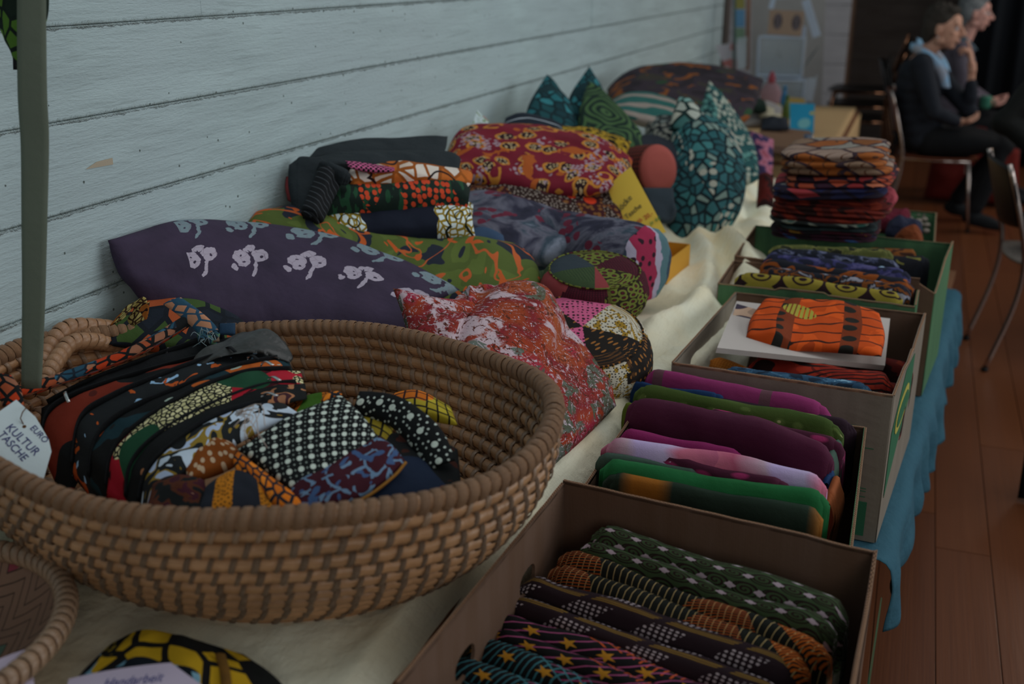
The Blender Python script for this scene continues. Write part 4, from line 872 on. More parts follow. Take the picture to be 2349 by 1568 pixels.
# paper tag
tg = empty('paper_tag', tuple(T(50, 1000, .60)), 'white torn-cornered paper tag reading EURO KULTUR TASCHE at the left of the basket', 'tag')
CO = [T(-60, 985, .606), T(38, 918, .622), T(82, 957, .618), T(112, 1008, .612), T(118, 1035, .608), T(100, 1098, .598), T(82, 1112, .596), T(0, 1045, .598)]
cc_ = sum(CO, Vector())/len(CO); zx = (CO[3]-CO[0]).normalized(); nz = zx.cross(CO[1]-CO[6]).normalized()
if nz.dot(EYE-cc_) < 0: nz = -nz
yx = nz.cross(zx); Mt = Matrix(((zx.x, yx.x, nz.x, cc_.x), (zx.y, yx.y, nz.y, cc_.y), (zx.z, yx.z, nz.z, cc_.z), (0, 0, 0, 1))); Mi = Mt.inverted()
out = [(Mi @ p) for p in CO]; hole = Mi @ T(54, 973, .611)
plate('paper', [(p.x, p.y) for p in out], [oval(hole.x, hole.y, .0028, .0028, p=1)], .0006, Mt, M_paper, tg)
def on_tag(px, py):
    r = ray(px, py).normalized(); d = (cc_-EYE).dot(nz)/r.dot(nz); return EYE+r*d
for txt, a, b, sz in (('EURO', (74, 978), (112, 1016), .0125), ('KULTUR', (20, 976), (100, 1052), .0165), ('TASCHE', (2, 992), (74, 1068), .0155)):
    pa, pb = on_tag(*a), on_tag(*b); x = (pb-pa).normalized(); y = nz.cross(x); o_ = pa+nz*.0008-y*sz*.35
    writing('handwriting', txt, Matrix(((x.x, y.x, nz.x, o_.x), (x.y, y.y, nz.y, o_.y), (x.z, y.z, nz.z, o_.z), (0, 0, 0, 1))), sz, M_ink, tg, th=.0002, space=1.0)
ht = Vector(on_tag(54, 973)); MB().tube(spline([ht, on_tag(48, 962)+nz*.004, T(60, 935, .617), T(95, 915, .655)], 14), .0008, 5).obj('string', solid('brown_string', '4a3020'), tg)
# ================================================================ cushions, bags and folded cloth on the table
def form(name, label, cat, A, B, C, D, mat, tf, tb, part='cover', tw=None, n=50, m=40, wr=.005, ws=12, seed=0, pw=.42, fold=None, group=None):
    pts = A+C; c = sum(map(Vector, pts), Vector())/len(pts); t = empty(name, (c.x, c.y, max(TZ, min(p.z for p in pts))), label, cat, group)
    o = puff(part, A, B, C, D, mat, tf, tb, n=n, m=m, pw=pw, wr=wr, ws=ws, parent=t, seed=seed, toward=tw, fold=fold); return t, o
# --- purple cushion with pale batik leaves
PV0 = .105
def leafmask(g, v):
    # rows of split leaves with a bent stalk, slanting rows
    x, y = g.xy(v); u = g.ma('DIVIDE', g.ma('ADD', x, .02), .118); vv = g.ma('DIVIDE', g.ma('SUBTRACT', y, PV0), .130)
    wx = g.noise(v, 60, 2); X0 = g.ma('SUBTRACT', g.ma('FRACT', u), .5); Y0 = g.ma('SUBTRACT', g.ma('FRACT', vv), .5)
    X0 = g.ma('ADD', X0, g.ma('MULTIPLY', g.ma('SUBTRACT', wx, .5), .10)); Y0 = g.ma('ADD', Y0, g.ma('MULTIPLY', g.ma('SUBTRACT', g.noise(v, 70, 1), .5), .10))
    m = g.ell(X0, Y0, -.17, .03, .17, .22, .2); m = g.OR(m, g.ell(X0, Y0, .18, .13, .16, .17, -.4)); m = g.OR(m, g.ell(X0, Y0, .0, .30, .13, .08, .5))
    cut = g.ell(X0, Y0, .05, .02, .03, .24, .35); m = g.AND(m, g.ma('SUBTRACT', 1.0, cut)); m = g.AND(m, g.ma('SUBTRACT', 1.0, g.ell(X0, Y0, -.33, -.16, .10, .11, 0)))
    m = g.OR(m, g.ell(X0, Y0, -.33, -.19, .07, .09, .4)); m = g.OR(m, g.ell(X0, Y0, .10, -.14, .035, .16, -.12)); m = g.OR(m, g.ell(X0, Y0, .07, -.30, .035, .12, -.5))
    m = g.AND(m, g.ma('SUBTRACT', 1.0, g.ell(X0, Y0, -.12, -.05, .03, .03))); m = g.AND(m, g.ma('SUBTRACT', 1.0, g.ell(X0, Y0, -.17, .10, .025, .025))); m = g.AND(m, g.ma('SUBTRACT', 1.0, g.ell(X0, Y0, .22, .10, .03, .03)))
    return m, g.ma('FLOOR', vv)
def purple(g, v):
    m, row = leafmask(g, v); x, y = g.xy(v); lim = g.AND(g.gt(y, PV0), g.gt(x, .13)); m = g.AND(m, lim)
    crack = g.lt(g.vor(g.warp(v, 12, .05), 42, 'DISTANCE_TO_EDGE'), .018)
    pale = g.mix(g.gt(g.ma('FLOORED_MODULO', row, 2.0), .5), h('7d7682'), h('56646a')); pale = g.mix(g.ma('MULTIPLY', crack, .6), pale, h('544652'))
    bg = g.mix(g.soft(g.noise(v, 9, 3), .3, .7), h('251f2c'), h('2e2636')); return g.mix(m, bg, pale)
pu, o = form('batik_cushion', 'big dark purple cushion with rows of pale batik leaves, leaning on the grey wall', 'cushion',
    [T(330, 700, .800), T(470, 748, .815), T(620, 772, .83), T(780, 780, .838), T(930, 768, .842)],
    [T(930, 768, .842), T(945, 735, .86), T(985, 700, .89), T(1055, 664, .92)],
    [T(247, 551, .782), T(400, 512, .86), T(560, 520, .92), T(760, 555, .95), T(920, 605, .94), T(1055, 664, .92)],
    [T(330, 700, .800), T(280, 630, .785), T(247, 551, .782)], fab('purple_batik', purple, wr=.7, wsc=7), .055, .05, part='cover', n=90, m=60, wr=.007, ws=7, seed=3)
# --- camouflage-like green and orange bag behind it
F_camo = fab('green_orange_splash_print', over(over(blot(11, [(0, h('191d26')), (.42, h('3b4620')), (.56, h('434f24')), (.66, h('191d26'))], 2, .5), lambda g, v: g.lt(g.ma('ABSOLUTE', g.ma('SUBTRACT', g.noise(v, 7, 2, .5, 1.3), .5)), .014), P_(h('8a4322'))), mnoise(13, .61, 2, .9, 3), P_(h('8c401c'))))
form('splash_print_bag', 'green bag splashed with orange and navy, long bag behind the purple cushion', 'bag',
    [T(560, 520, .95), T(700, 600, .955), T(850, 690, .955), T(1000, 720, .95), T(1130, 712, .95), T(1228, 690, .955)],
    [T(1228, 690, .955), T(1240, 640, .985), T(1222, 590, 1.01), T(1180, 558, 1.03)],
    [T(600, 492, .985), T(690, 477, 1.0), T(760, 510, 1.0), T(850, 545, 1.0), T(960, 556, 1.01), T(1080, 550, 1.02), T(1180, 558, 1.03)],
    [T(560, 520, .95), T(575, 500, .97), T(600, 492, .985)], F_camo, .045, .05, n=70, m=36, wr=.008, ws=9, seed=5)
F_camo2 = fab('dark_green_orange_cells', cells(22, [h('28381a'), h('131820'), h('7c3a1e'), h('131820'), h('2c3d1c')], h('0f1319'), .10, 1, .3))
form('splash_print_bag', 'dark green and orange bag squeezed between the purple cushion, the wall and the basket', 'bag',
    [T(250, 790, .755), T(400, 800, .765), T(560, 790, .78)], [T(560, 790, .78), T(570, 760, .79), T(560, 740, .80)],
    [T(290, 715, .79), T(340, 688, .80), T(430, 688, .805), T(500, 715, .805), T(560, 740, .80)], [T(250, 790, .755), T(255, 750, .77), T(290, 715, .79)], F_camo2, .02, .03, seed=6, tw=(0, -.5, 1))
# --- tie-dye pillow bag
def tiedye(g, v):
    v = g.map(g.tc.outputs['Object'], sc=(1, 1, 1.3))
    w_ = g.warp(v, 14, .04); w2 = g.warp(w_, 60, .008); n = g.noise(w2, 8.5, 5, .6, .8); m = g.noise(w2, 21, 4, .55, .9)
    c = g.ramp(g.noise(v, 5.5, 2), [(0, h('6a1426')), (.42, h('701a2c')), (.48, h('6e2812')), (.56, h('5a161c')), (.64, h('6b2a14'))], False)
    wht = g.ma('ADD', g.ma('MULTIPLY', n, .6), g.ma('MULTIPLY', m, .5)); f = g.soft(wht, .575, .61)
    c = g.mix(f, c, h('8c7c82')); c = g.mix(g.soft(g.noise(g.map(v, (4, 4, 0)), 6, 2), .60, .66), c, h('70341a')); grn = g.AND(g.gt(g.noise(g.map(v, (3.3, 1.2, 0)), 6.5, 2), .535), g.soft(m, .46, .52)); c = g.mix(g.ma('MULTIPLY', grn, .85), c, h('2c4034'))
    c = g.mix(g.soft(g.noise(g.map(v, (7, 2, 0)), 45, 4, .7, 3), .57, .62), c, h('8c8088')); c = g.mix(g.AND(g.soft(g.noise(g.map(v, (2, 5, 0)), 34, 3, .7, 3), .56, .6), g.gt(g.noise(v, 7, 1), .45)), c, h('3c1a12')); return c
M_tie = fab('red_white_green_tie_dye', tiedye, wr=.2)
td, o = form('tie_dye_pillow_bag', 'red, white and green tie-dyed pillow bag with a pointed corner behind the basket', 'bag',
    [T(940, 800, .80), T(1050, 900, .76), T(1120, 1020, .735), T(1165, 1150, .715)],
    [T(1165, 1150, .715), T(1245, 1090, .745), T(1340, 1005, .80), T(1390, 955, .835), T(1414, 930, .85)],
    [T(901, 660, .82), T(980, 684, .83), T(1050, 690, .86), T(1068, 664, .89), T(1120, 655, .905), T(1225, 662, .92), T(1262, 705, .91), T(1330, 790, .885), T(1390, 860, .87), T(1414, 930, .85)],
    [T(940, 800, .80), T(925, 730, .81), T(901, 660, .82)], M_tie, .055, .03, n=90, m=60, wr=.006, ws=9, seed=8,
    fold=lambda u, v: -.030*math.exp(-((u-.40+.12*(1-v))/.055)**2)*v**1.0+.012*math.exp(-((u-.62)/.09)**2)*v - .014*math.exp(-((u-.72)/.03)**2)*v)
# --- zafus: squat round cushions with pleated side
def zafu(label, c, r, hh, mats, tilt=0, tdir=0, seed=0, yaw=0):
    c = Vector(c); t = empty('round_cushion', (c.x, c.y, max(TZ, c.z-hh/2)), label, 'cushion'); R = Matrix.Rotation(tilt, 3, Vector((cos(tdir), sin(tdir), 0)))
    V = []; uv = []; n = 96; F = []; fm = []; rows = []
    prof = [(0, -1), (.35, -1.0), (.65, -.97), (.84, -.86), (.95, -.62), (1.0, -.3), (1.02, 0), (1.0, .3), (.95, .62), (.84, .86), (.65, .97), (.35, 1.0), (.0, 1.0)]
    for k, (rr, zz) in enumerate(prof):
        for i in range(n):
            a = 2*pi*i/n; pl_ = 1+.022*abs(sin(a*12+seed))*(abs(zz) < .95)*rr; nn = noise.noise(Vector((cos(a)*2, sin(a)*2, zz+seed)))*.05
            p = R @ Vector((r*rr*pl_*(1+nn)*cos(a+yaw), r*rr*pl_*(1+nn)*sin(a+yaw), hh/2*zz)); V.append(c+p); uv.append((r*rr*cos(a) if abs(zz) > .9 else a*r, r*rr*sin(a) if abs(zz) > .9 else zz*hh))
    for k in range(len(prof)-1):
        for i in range(n):
            F.append((k*n+i, k*n+(i+1) % n, (k+1)*n+(i+1) % n, (k+1)*n+i)); side = 3 <= k <= 8; a = i/n
            fm.append((int(a*7+.15*sin(k*1.1)) % len(mats)) if k < 9 else (int(a*5+seed*.3) % len(mats)))
    mesh('cover', V, F, mats, t, uv, fm=fm)
    # seam piping between the panels
    mb = MB()
    for zz, rr in ((.86, .84), (-.86, .84)):
        mb.tube([c+R @ Vector((r*rr*1.015*cos(2*pi*i/48+yaw), r*rr*1.015*sin(2*pi*i/48+yaw), hh/2*zz*1.01)) for i in range(49)], .0022, 5)
    mb.obj('seam_piping', mats[0], t); return t
F_olive = fab('olive_maroon_lace_print', over(over(P_(h('1b120c')), lambda g, v: g.lt(g.ma('ABSOLUTE', g.ma('SUBTRACT', g.vor(v, 42, 'F1', .5)[0], .38)), .13), P_(h('4c5220'))), lambda g, v: g.lt(g.vor(v, 42, 'F1', .5)[0], .17), P_(h('3a0f18'))))
F_olive2 = fab('dark_green_net_print', over(P_(h('1d2a1a')), lambda g, v: g.lt(g.vor(v, 150, 'DISTANCE_TO_EDGE', .1), .14), P_(h('2d3a22'))))
F_maroon = fab('maroon_net_print', over(P_(h('3a0e1a')), lambda g, v: g.lt(g.vor(v, 160, 'DISTANCE_TO_EDGE', .3), .14), P_(h('1e0a10'))))
M_slate = solid('slate_cloth', '252d33'); M_brick = solid('brick_red_cloth', '6a2c2e'); M_char = solid('charcoal_cloth', '202329')
F_pinkdot = fab('pink_dotted_print', dotp(95, .24, h('1a1014'), h('944463'), .35, size_noise=.22)); F_dash = fab('black_amber_dash_print', lambda g, v: g.mix(g.lt(g.vor(g.map(v, sc=(1, .33, 1)), 85, 'F1', .45)[0], .20), h('14110f'), h('6e4720')))
F_golddot = fab('gold_white_speckle', over(blot(55, [(0, h('6d5518')), (.46, h('8d897c'))], 2), lambda g, v: g.lt(g.vor(v, 110, 'F1', .5)[0], .22), P_(h('120f0c'))))
zafu('patchwork round cushion in olive lace, maroon and slate panels, under the bolster', tuple(T(1362, 662, .975)), .118, .11, [F_olive, F_maroon, F_olive, M_slate, F_olive2, M_brick, F_maroon], tilt=.16, tdir=.4, seed=1, yaw=-.95)
zafu('patchwork round cushion in pink, black dashes and gold speckle beside the cream cloth', tuple(T(1330, 815, .915)), .148, .15, [F_dash, F_golddot, F_pinkdot, F_dash, F_pinkdot, F_dash, F_golddot], tilt=.30, tdir=.5, seed=2, yaw=-.45)
zm = form('patch_bag', 'dark green net-print bag under the bolster, left of the patchwork cushion', 'bag', [T(1215, 700, .99), T(1260, 712, .99), T(1330, 700, 1.0)], [T(1330, 700, 1.0), T(1340, 620, 1.03)], [T(1190, 560, 1.05), T(1260, 575, 1.05), T(1340, 600, 1.04)], [T(1215, 700, .99), T(1200, 630, 1.02)], F_olive2, .03, .04, seed=12)
# --- purple and grey bolster with watermelon end
def bolsterpat(g, v):
    c = g.ramp(g.noise(v, 6, 4, .6, .8), [(.28, h('16171f')), (.42, h('232330')), (.50, h('4a4a55')), (.57, h('26323c')), (.68, h('5a606c'))], False)
    c = g.mix(g.gt(g.noise(g.map(v, (4, 7, 0)), 5, 2, .5, .4), .60), c, h('50202c')); fl_ = g.AND(g.gt(g.noise(g.map(v, (1, 3, 0)), 8, 1), .56), g.lt(g.vor(v, 32, 'F1', .8)[0], .38)); return g.mix(fl_, c, h('4a1a28'))
F_bol = fab('plum_grey_tie_dye', bolsterpat, wr=.6, wsc=14)
def melon(g, v):
    x, y = g.xy(v); n = g.ma('MULTIPLY', g.ma('SUBTRACT', g.noise(v, 22, 2), .5), .05); x = g.ma('ADD', x, n)
    r = g.ramp(g.ma('DIVIDE', g.ma('ADD', x, .10), .20), [(0, h('26333f')), (.16, h('3a5258')), (.36, h('7a7484')), (.46, h('6e1c34')), (.80, h('7a7484')), (.88, h('232a36'))]); seed = g.lt(g.vor(v, 34, 'F1', .8)[0], .22)
    return g.mix(g.AND(seed, g.gt(x, -.01)), r, h('1e0f18'))
p0, p1 = T(1120, 530, 1.20), T(1482, 610, 1.06)
bt = empty('bolster', (p1.x-.2, p1.y, TZ), 'thick plum and grey tie-dyed bolster with a watermelon-patterned round end', 'bolster')
ax = (p1-p0).normalized(); L_ = (p1-p0).length; rr = .097
P = []; Rr = []
for f, k in ((0, .55), (.04, .80), (.12, .95), (.3, 1.0), (.55, .98), (.8, 1.0), (.93, 1.0), (.98, .96), (1.0, .86)): P.append(p0+ax*L_*f); Rr.append(rr*k)
Pf = []; Rf = []
for i in range(49):
    f = i/48; fs = [0, .04, .12, .3, .55, .8, .93, .98, 1.0]; ks = [.55, .80, .95, 1.0, .98, 1.0, 1.0, .96, .86]; j = max(q for q in range(8) if fs[q] <= f+1e-9); j = min(j, 7); k = ks[j]+(ks[j+1]-ks[j])*(f-fs[j])/(fs[j+1]-fs[j]); Pf.append(p0+ax*L_*f); Rf.append(rr*k)
mb = MB().tube(Pf, Rf, 40)
for i, v_ in enumerate(mb.V):
    q = noise.noise(Vector(v_)*13)*.006+noise.noise(Vector((v_.x*30, v_.y*8, v_.z*30)))*.003; c_ = Pf[min(48, i//40)]; dd = (v_-c_); mb.V[i] = v_+dd.normalized()*q if dd.length > 1e-6 else v_
bo = mb.obj('cover', F_bol, bt)
e1 = ax; e2 = e1.cross(Vector((0, 0, 1))).normalized(); e3 = e2.cross(e1); V = []; uv = []; F = []; n = 40
for k in range(7):
    f = k/6
    for i in range(n):
        a = 2*pi*i/n; r_ = .0965*(1-f)**.8*(1+.03*sin(a*9)*(1-f)) if k < 6 else 0.0005; V.append(p1+e2*(r_*cos(a))+e3*(r_*sin(a))+e1*(.012+.016*(1-(1-f)**2)*.8-.02*(k == 0))); uv.append((r_*cos(a), r_*sin(a)))
for k in range(6):
    for i in range(n): F.append((k*n+i, k*n+(i+1) % n, (k+1)*n+(i+1) % n, (k+1)*n+i))
mesh('round_end', V, F, fab('watermelon_patch', melon, rot=.0), bt, uv)
form('plum_cloth_bag', 'loose plum and grey tie-dyed bag lying left of the bolster under the dark garments', 'bag',
    [T(1020, 560, 1.06), T(1120, 585, 1.06), T(1240, 590, 1.06), T(1330, 560, 1.09)], [T(1330, 560, 1.09), T(1370, 530, 1.13)],
    [T(1060, 440, 1.16), T(1150, 440, 1.17), T(1260, 475, 1.17), T(1370, 515, 1.15)], [T(1020, 560, 1.06), T(1030, 500, 1.11), T(1060, 440, 1.16)], F_bol, .035, .05, seed=14, wr=.009, tw=(0, -.5, 1))
fo, o = form('denim_cap', 'small blue ribbed cloth bump peeping out behind the splash-print bag', 'cloth', [T(1060, 560, 1.035), T(1110, 565, 1.035), T(1160, 565, 1.035)], [T(1160, 565, 1.035), T(1155, 540, 1.045)], [T(1062, 542, 1.045), T(1105, 524, 1.05), T(1155, 540, 1.045)], [T(1060, 560, 1.035), T(1062, 542, 1.045)], fab('blue_rib', lambda g, v: g.mix(g.lt(g.ma('FRACT', g.ma('MULTIPLY', g.xy(v)[0], 300)), .4), h('2b3c52'), h('1c2a3c'))), .02, .02, n=20, m=14, wr=.002)
def objuv(g, v):
    n = g.N.new('ShaderNodeSeparateXYZ'); g.put(n.inputs[0], g.tc.outputs['Object']); return g.vec(g.ma('ADD', n.outputs[0], g.ma('MULTIPLY', n.outputs[1], .6)), g.ma('ADD', n.outputs[2], g.ma('MULTIPLY', n.outputs[1], .25)))
def OU(f): return lambda g, v: f(g, objuv(g, v))
# --- pile of folded garments (left, against the wall)
F_or = fab('orange_white_crackle', OU(over(cells(32, [h('a09890'), h('8a4a1c'), h('9a8c80')], h('6e3a12'), .12, 1, .4), linesm(.05, .10, .5, .02, 20, 9), P_(h('1a1010')))))
F_dashb = fab('brown_orange_dash', lambda g, v: g.mix(g.lt(g.vor(g.map(v, sc=(.45, 1, 1)), 75, 'F1', .35)[0], .24), h('17110f'), h('6d3d18')))
F_green = fab('green_red_berry', OU(over(over(P_(h('0f1a16')), lambda g, v: g.gt(g.noise(g.map(v, sc=(1, .4, 1)), 55, 2), .54), P_(h('173523'))), lambda g, v: g.AND(g.lt(g.vor(v, 60, 'F1', .6)[0], .38), g.gt(g.noise(g.map(v, (5, 1, 0)), 9, 1), .50)), P_(h('97331c')))))
leafm = lambda g, v: (lambda x, n: g.OR(g.gt(g.ma('ADD', x, n), .29), g.lt(g.ma('SUBTRACT', x, n), .06)))(g.xy(v)[0], g.ma('MULTIPLY', g.noise(v, 16, 1), .06))
F_leaf = fab('white_gold_leaf_navy', over(over(P_(h('10141f')), leafm, lambda g, v: g.mix(g.lt(g.vor(g.warp(objuv(g, v), 20, .02), 60, 'DISTANCE_TO_EDGE'), .15), h('a0aab0'), h('6b5a1a'))), lambda g, v: g.AND(leafm(g, v), linesm(.020, .16, .3, .02, 9, 12)(g, v)), P_(h('10160f'))))
F_stripeb = fab('black_grey_fine_stripes', over(P_(h('0e1012')), linesm(.013, .12, .2, .012, 14), P_(h('34383c'))))
M_bk = solid('black_cotton', '1d2225', rough=.85, wr=.5, wsc=16); M_nv = solid('navy_cotton', '10151f', wr=.5, wsc=12)
F_pinkz = fab('pink_zigzag', dotp(120, .4, h('0f0d10'), h('94486a'), .2))
def garment(label, A, B, C, D, mat, tf, tb=.02, seed=0, extra=None, wr=.005, cat='folded garment', tw=(0, -.6, .8), group=None, name='folded_garment', n=44, m=20, pw=.3):
    return form(name, label, cat, A, B, C, D, mat, tf, tb, part='cloth', tw=tw, n=n, m=m, wr=wr, ws=15, seed=seed, pw=pw, group=group)
def gband(label, L, R, up, t0, mat, seed=0, tf=.016, t1=None, depth=.12, wr=.005, **k):
    """a folded length seen edge-on: lower line L (list of px), upper line R (list), thickness going back"""
    t1 = t1 or t0
    lo = [T(x, y, t0+(t1-t0)*i/(len(L)-1)) for i, (x, y) in enumerate(L)]; hi = [T(x, y, (t0+(t1-t0)*i/(len(R)-1))*1.03) for i, (x, y) in enumerate(R)]
    return garment(label, lo, [lo[-1], hi[-1]], hi, [lo[0], hi[0]], mat, tf, depth, seed=seed, wr=wr, **k)
gband('navy folded garment with white and gold leaf print, lowest of the dark pile', [(745, 528), (860, 545), (960, 540), (1050, 525), (1082, 505)], [(735, 490), (850, 468), (960, 462), (1030, 462), (1086, 470)], 0, .985, F_leaf, 21, .03, 1.01)
gband('green folded garment with red berry print in the dark pile', [(700, 478), (790, 480), (900, 478), (1000, 465), (1075, 455)], [(712, 455), (810, 440), (900, 440), (990, 432), (1080, 425)], 0, .986, F_green, 22, .036, 1.012)
gband('brown folded garment with short orange dashes in the dark pile', [(735, 455), (830, 448), (930, 445), (1070, 430)], [(745, 418), (840, 402), (930, 408), (1060, 412)], 0, 1.0, F_dashb, 23, .012, 1.025)
gband('orange and white crackle-print folded garment near the top of the dark pile', [(800, 412), (900, 410), (1000, 415), (1080, 425)], [(795, 388), (900, 380), (1000, 388), (1086, 400)], 0, 1.005, F_or, 24, .02, 1.03)
t, o = form('folded_garment', 'glossy black folded cotton garment on top of the dark pile by the wall', 'folded garment', [T(690, 395, 1.0), T(800, 375, 1.015), T(920, 385, 1.035), T(1053, 392, 1.05)], [T(1053, 392, 1.05), T(1056, 362, 1.07), T(1040, 352, 1.09)], [T(672, 372, 1.03), T(780, 352, 1.06), T(900, 345, 1.08), T(1040, 352, 1.09)], [T(690, 395, 1.0), T(672, 372, 1.03)], M_bk, .010, .03, n=50, m=20, wr=.005, seed=25, tw=(0, -.5, 1))
form('folded_garment', 'black folded trousers lying highest against the grey wall', 'folded garment', [T(680, 372, 1.04), T(800, 352, 1.06), T(920, 350, 1.08), T(1016, 360, 1.09)], [T(1016, 360, 1.09), T(1024, 335, 1.11), T(1027, 312, 1.13)], [T(668, 366, 1.045), T(760, 334, 1.07), T(870, 318, 1.11), T(1027, 312, 1.13)], [T(680, 372, 1.04), T(668, 366, 1.045)], M_bk, .008, .04, n=50, m=20, wr=.004, seed=26, tw=(0, -.5, 1), pw=.25)
form('folded_garment', 'black garment folded over the left end of the dark pile', 'folded garment', [T(672, 470, .98), T(690, 500, .975), T(720, 492, .975)], [T(720, 492, .975), T(745, 430, .985), T(740, 360, 1.0)], [T(663, 378, 1.0), T(690, 362, 1.01), T(740, 360, 1.0)], [T(672, 470, .98), T(662, 420, .99), T(663, 378, 1.0)], M_bk, .02, .05, n=30, m=30, wr=.007, seed=27)
form('folded_garment', 'dark red cloth edge showing at the left end of the dark pile', 'cloth', [T(660, 460, 1.0), T(690, 475, .995)], [T(690, 475, .995), T(690, 400, 1.0)], [T(656, 405, 1.01), T(690, 400, 1.0)], [T(660, 460, 1.0), T(654, 430, 1.0), T(656, 405, 1.01)], M_brick, .006, .02, n=12, m=16, wr=.002)
bolt('rolled_cloth', T(745, 380, .978), T(700, 480, .955), .05, .06, F_stripeb, 'black roll with thin grey curved stripes at the left of the dark pile', 'rolled cloth', seed=5, n=24)
bolt('rolled_cloth', T(752, 368, .985), T(800, 395, .985), .03, .035, M_bk, 'short black roll with a curled brown end in the dark pile', 'rolled cloth', seed=6, n=16)
form('pink_edge', 'thin pink zigzag-printed cloth edge in the dark pile', 'cloth', [T(800, 384, 1.0), T(850, 392, 1.005), T(905, 392, 1.01)], [T(905, 392, 1.01), T(905, 384, 1.015)], [T(792, 368, 1.01), T(850, 376, 1.015), T(905, 384, 1.015)], [T(800, 384, 1.0), T(792, 368, 1.01)], F_pinkz, .005, .01, n=20, m=8, wr=.001)
# --- red batik bag etc.
def redbatik(g, v):
    c = g.ramp(g.noise(v, 6, 2), [(0, h('4a0e1a')), (.5, h('561420')), (.7, h('480c18'))], False)
    d, cc, p = g.vor(g.warp(v, 20, .03), 14, 'F1', .8); rr = g.ma('ABSOLUTE', g.ma('SUBTRACT', d, .30)); c = g.mix(g.AND(g.lt(rr, .065), g.gt(g.noise(v, 12, 2), .42)), c, h('8a5a22'))
    c = g.mix(g.AND(g.lt(d, .26), g.gt(g.xy(cc)[0], .3)), c, g.mix(g.lt(g.vor(v, 90, 'F1', .8)[0], .3), h('1c0f12'), h('8a7a5c'))); sp = g.AND(g.gt(g.noise(g.map(v, (3, 3, 0)), 8, 2), .575), g.lt(g.vor(v, 60, 'F1', .9)[0], .36)); c = g.mix(sp, c, h('75646c'))
    c = g.mix(g.gt(g.noise(g.map(v, (8, 1, 0)), 14, 2, .5, .8), .62), c, h('7a3c18')); return c
F_redb = fab('crimson_batik', redbatik, wr=.3)
def brbatik(g, v):
    c = g.mix(g.lt(g.vor(v, 95, 'F1', .8)[0], .24), h('1f1310'), h('6e655e')); c = g.mix(g.gt(g.noise(v, 9, 2), .52), c, g.mix(g.lt(g.vor(v, 60, 'F1', .8)[0], .34), h('2a0e12'), h('5a3a1c'))); return g.mix(g.AND(g.lt(g.vor(g.map(v, (2, 1, 0)), 11, 'F1', .5)[0], .20), g.gt(g.noise(v, 4, 1), .5)), c, h('9a2a14'))
F_brb = fab('brown_red_batik', brbatik, wr=.3)
form('batik_bag', 'dark brown batik bag with scarlet dots under the crimson one', 'bag', [T(1060, 470, 1.16), T(1190, 500, 1.16), T(1320, 535, 1.16), T(1440, 540, 1.16)], [T(1440, 540, 1.16), T(1425, 470, 1.2), T(1405, 425, 1.23)], [T(1040, 400, 1.22), T(1160, 395, 1.23), T(1290, 410, 1.24), T(1405, 425, 1.23)], [T(1060, 470, 1.16), T(1040, 440, 1.2), T(1040, 400, 1.22)], F_brb, .045, .07, seed=15, wr=.006)
form('batik_bag', 'crimson batik bag with orange rings and dark flowers, behind the yellow card', 'bag', [T(1040, 395, 1.19), T(1150, 425, 1.185), T(1280, 440, 1.18), T(1390, 435, 1.18)], [T(1390, 435, 1.18), T(1440, 400, 1.22), T(1452, 365, 1.25)], [T(1028, 345, 1.25), T(1070, 300, 1.28), T(1150, 290, 1.30), T(1250, 298, 1.31), T(1370, 320, 1.30), T(1452, 365, 1.25)], [T(1040, 395, 1.19), T(1025, 370, 1.22), T(1028, 345, 1.25)], F_redb, .05, .06, seed=16, wr=.007, n=60)
form('folded_cloth', 'dark navy cloth with a thin pale line above the crimson bag', 'folded cloth', [T(1150, 300, 1.33), T(1220, 305, 1.33), T(1290, 305, 1.34)], [T(1290, 305, 1.34), T(1290, 285, 1.36)], [T(1160, 270, 1.36), T(1195, 262, 1.37), T(1240, 272, 1.37), T(1290, 285, 1.36)], [T(1150, 300, 1.33), T(1160, 270, 1.36)], fab('navy_line_print', over(P_(h('151a22')), bandy(.055, .061, 1, None, .02), P_(h('7b8288')))), .02, .03, seed=17, n=24, m=14)
form('folded_cloth', 'bright yellow and black printed cloth bunched between the crimson and green items', 'folded cloth', [T(1255, 305, 1.345), T(1340, 335, 1.335), T(1435, 360, 1.325)], [T(1435, 360, 1.325), T(1448, 325, 1.35)], [T(1262, 286, 1.37), T(1300, 290, 1.37), T(1370, 300, 1.37), T(1448, 325, 1.35)], [T(1255, 305, 1.345), T(1262, 286, 1.37)], fab('yellow_black_print', blot(34, [(0, h('14110a')), (.42, h('7c641a')), (.55, h('6c5616')), (.62, h('14110a'))], 2, .6)), .02, .03, seed=18, n=30, m=14, wr=.008)
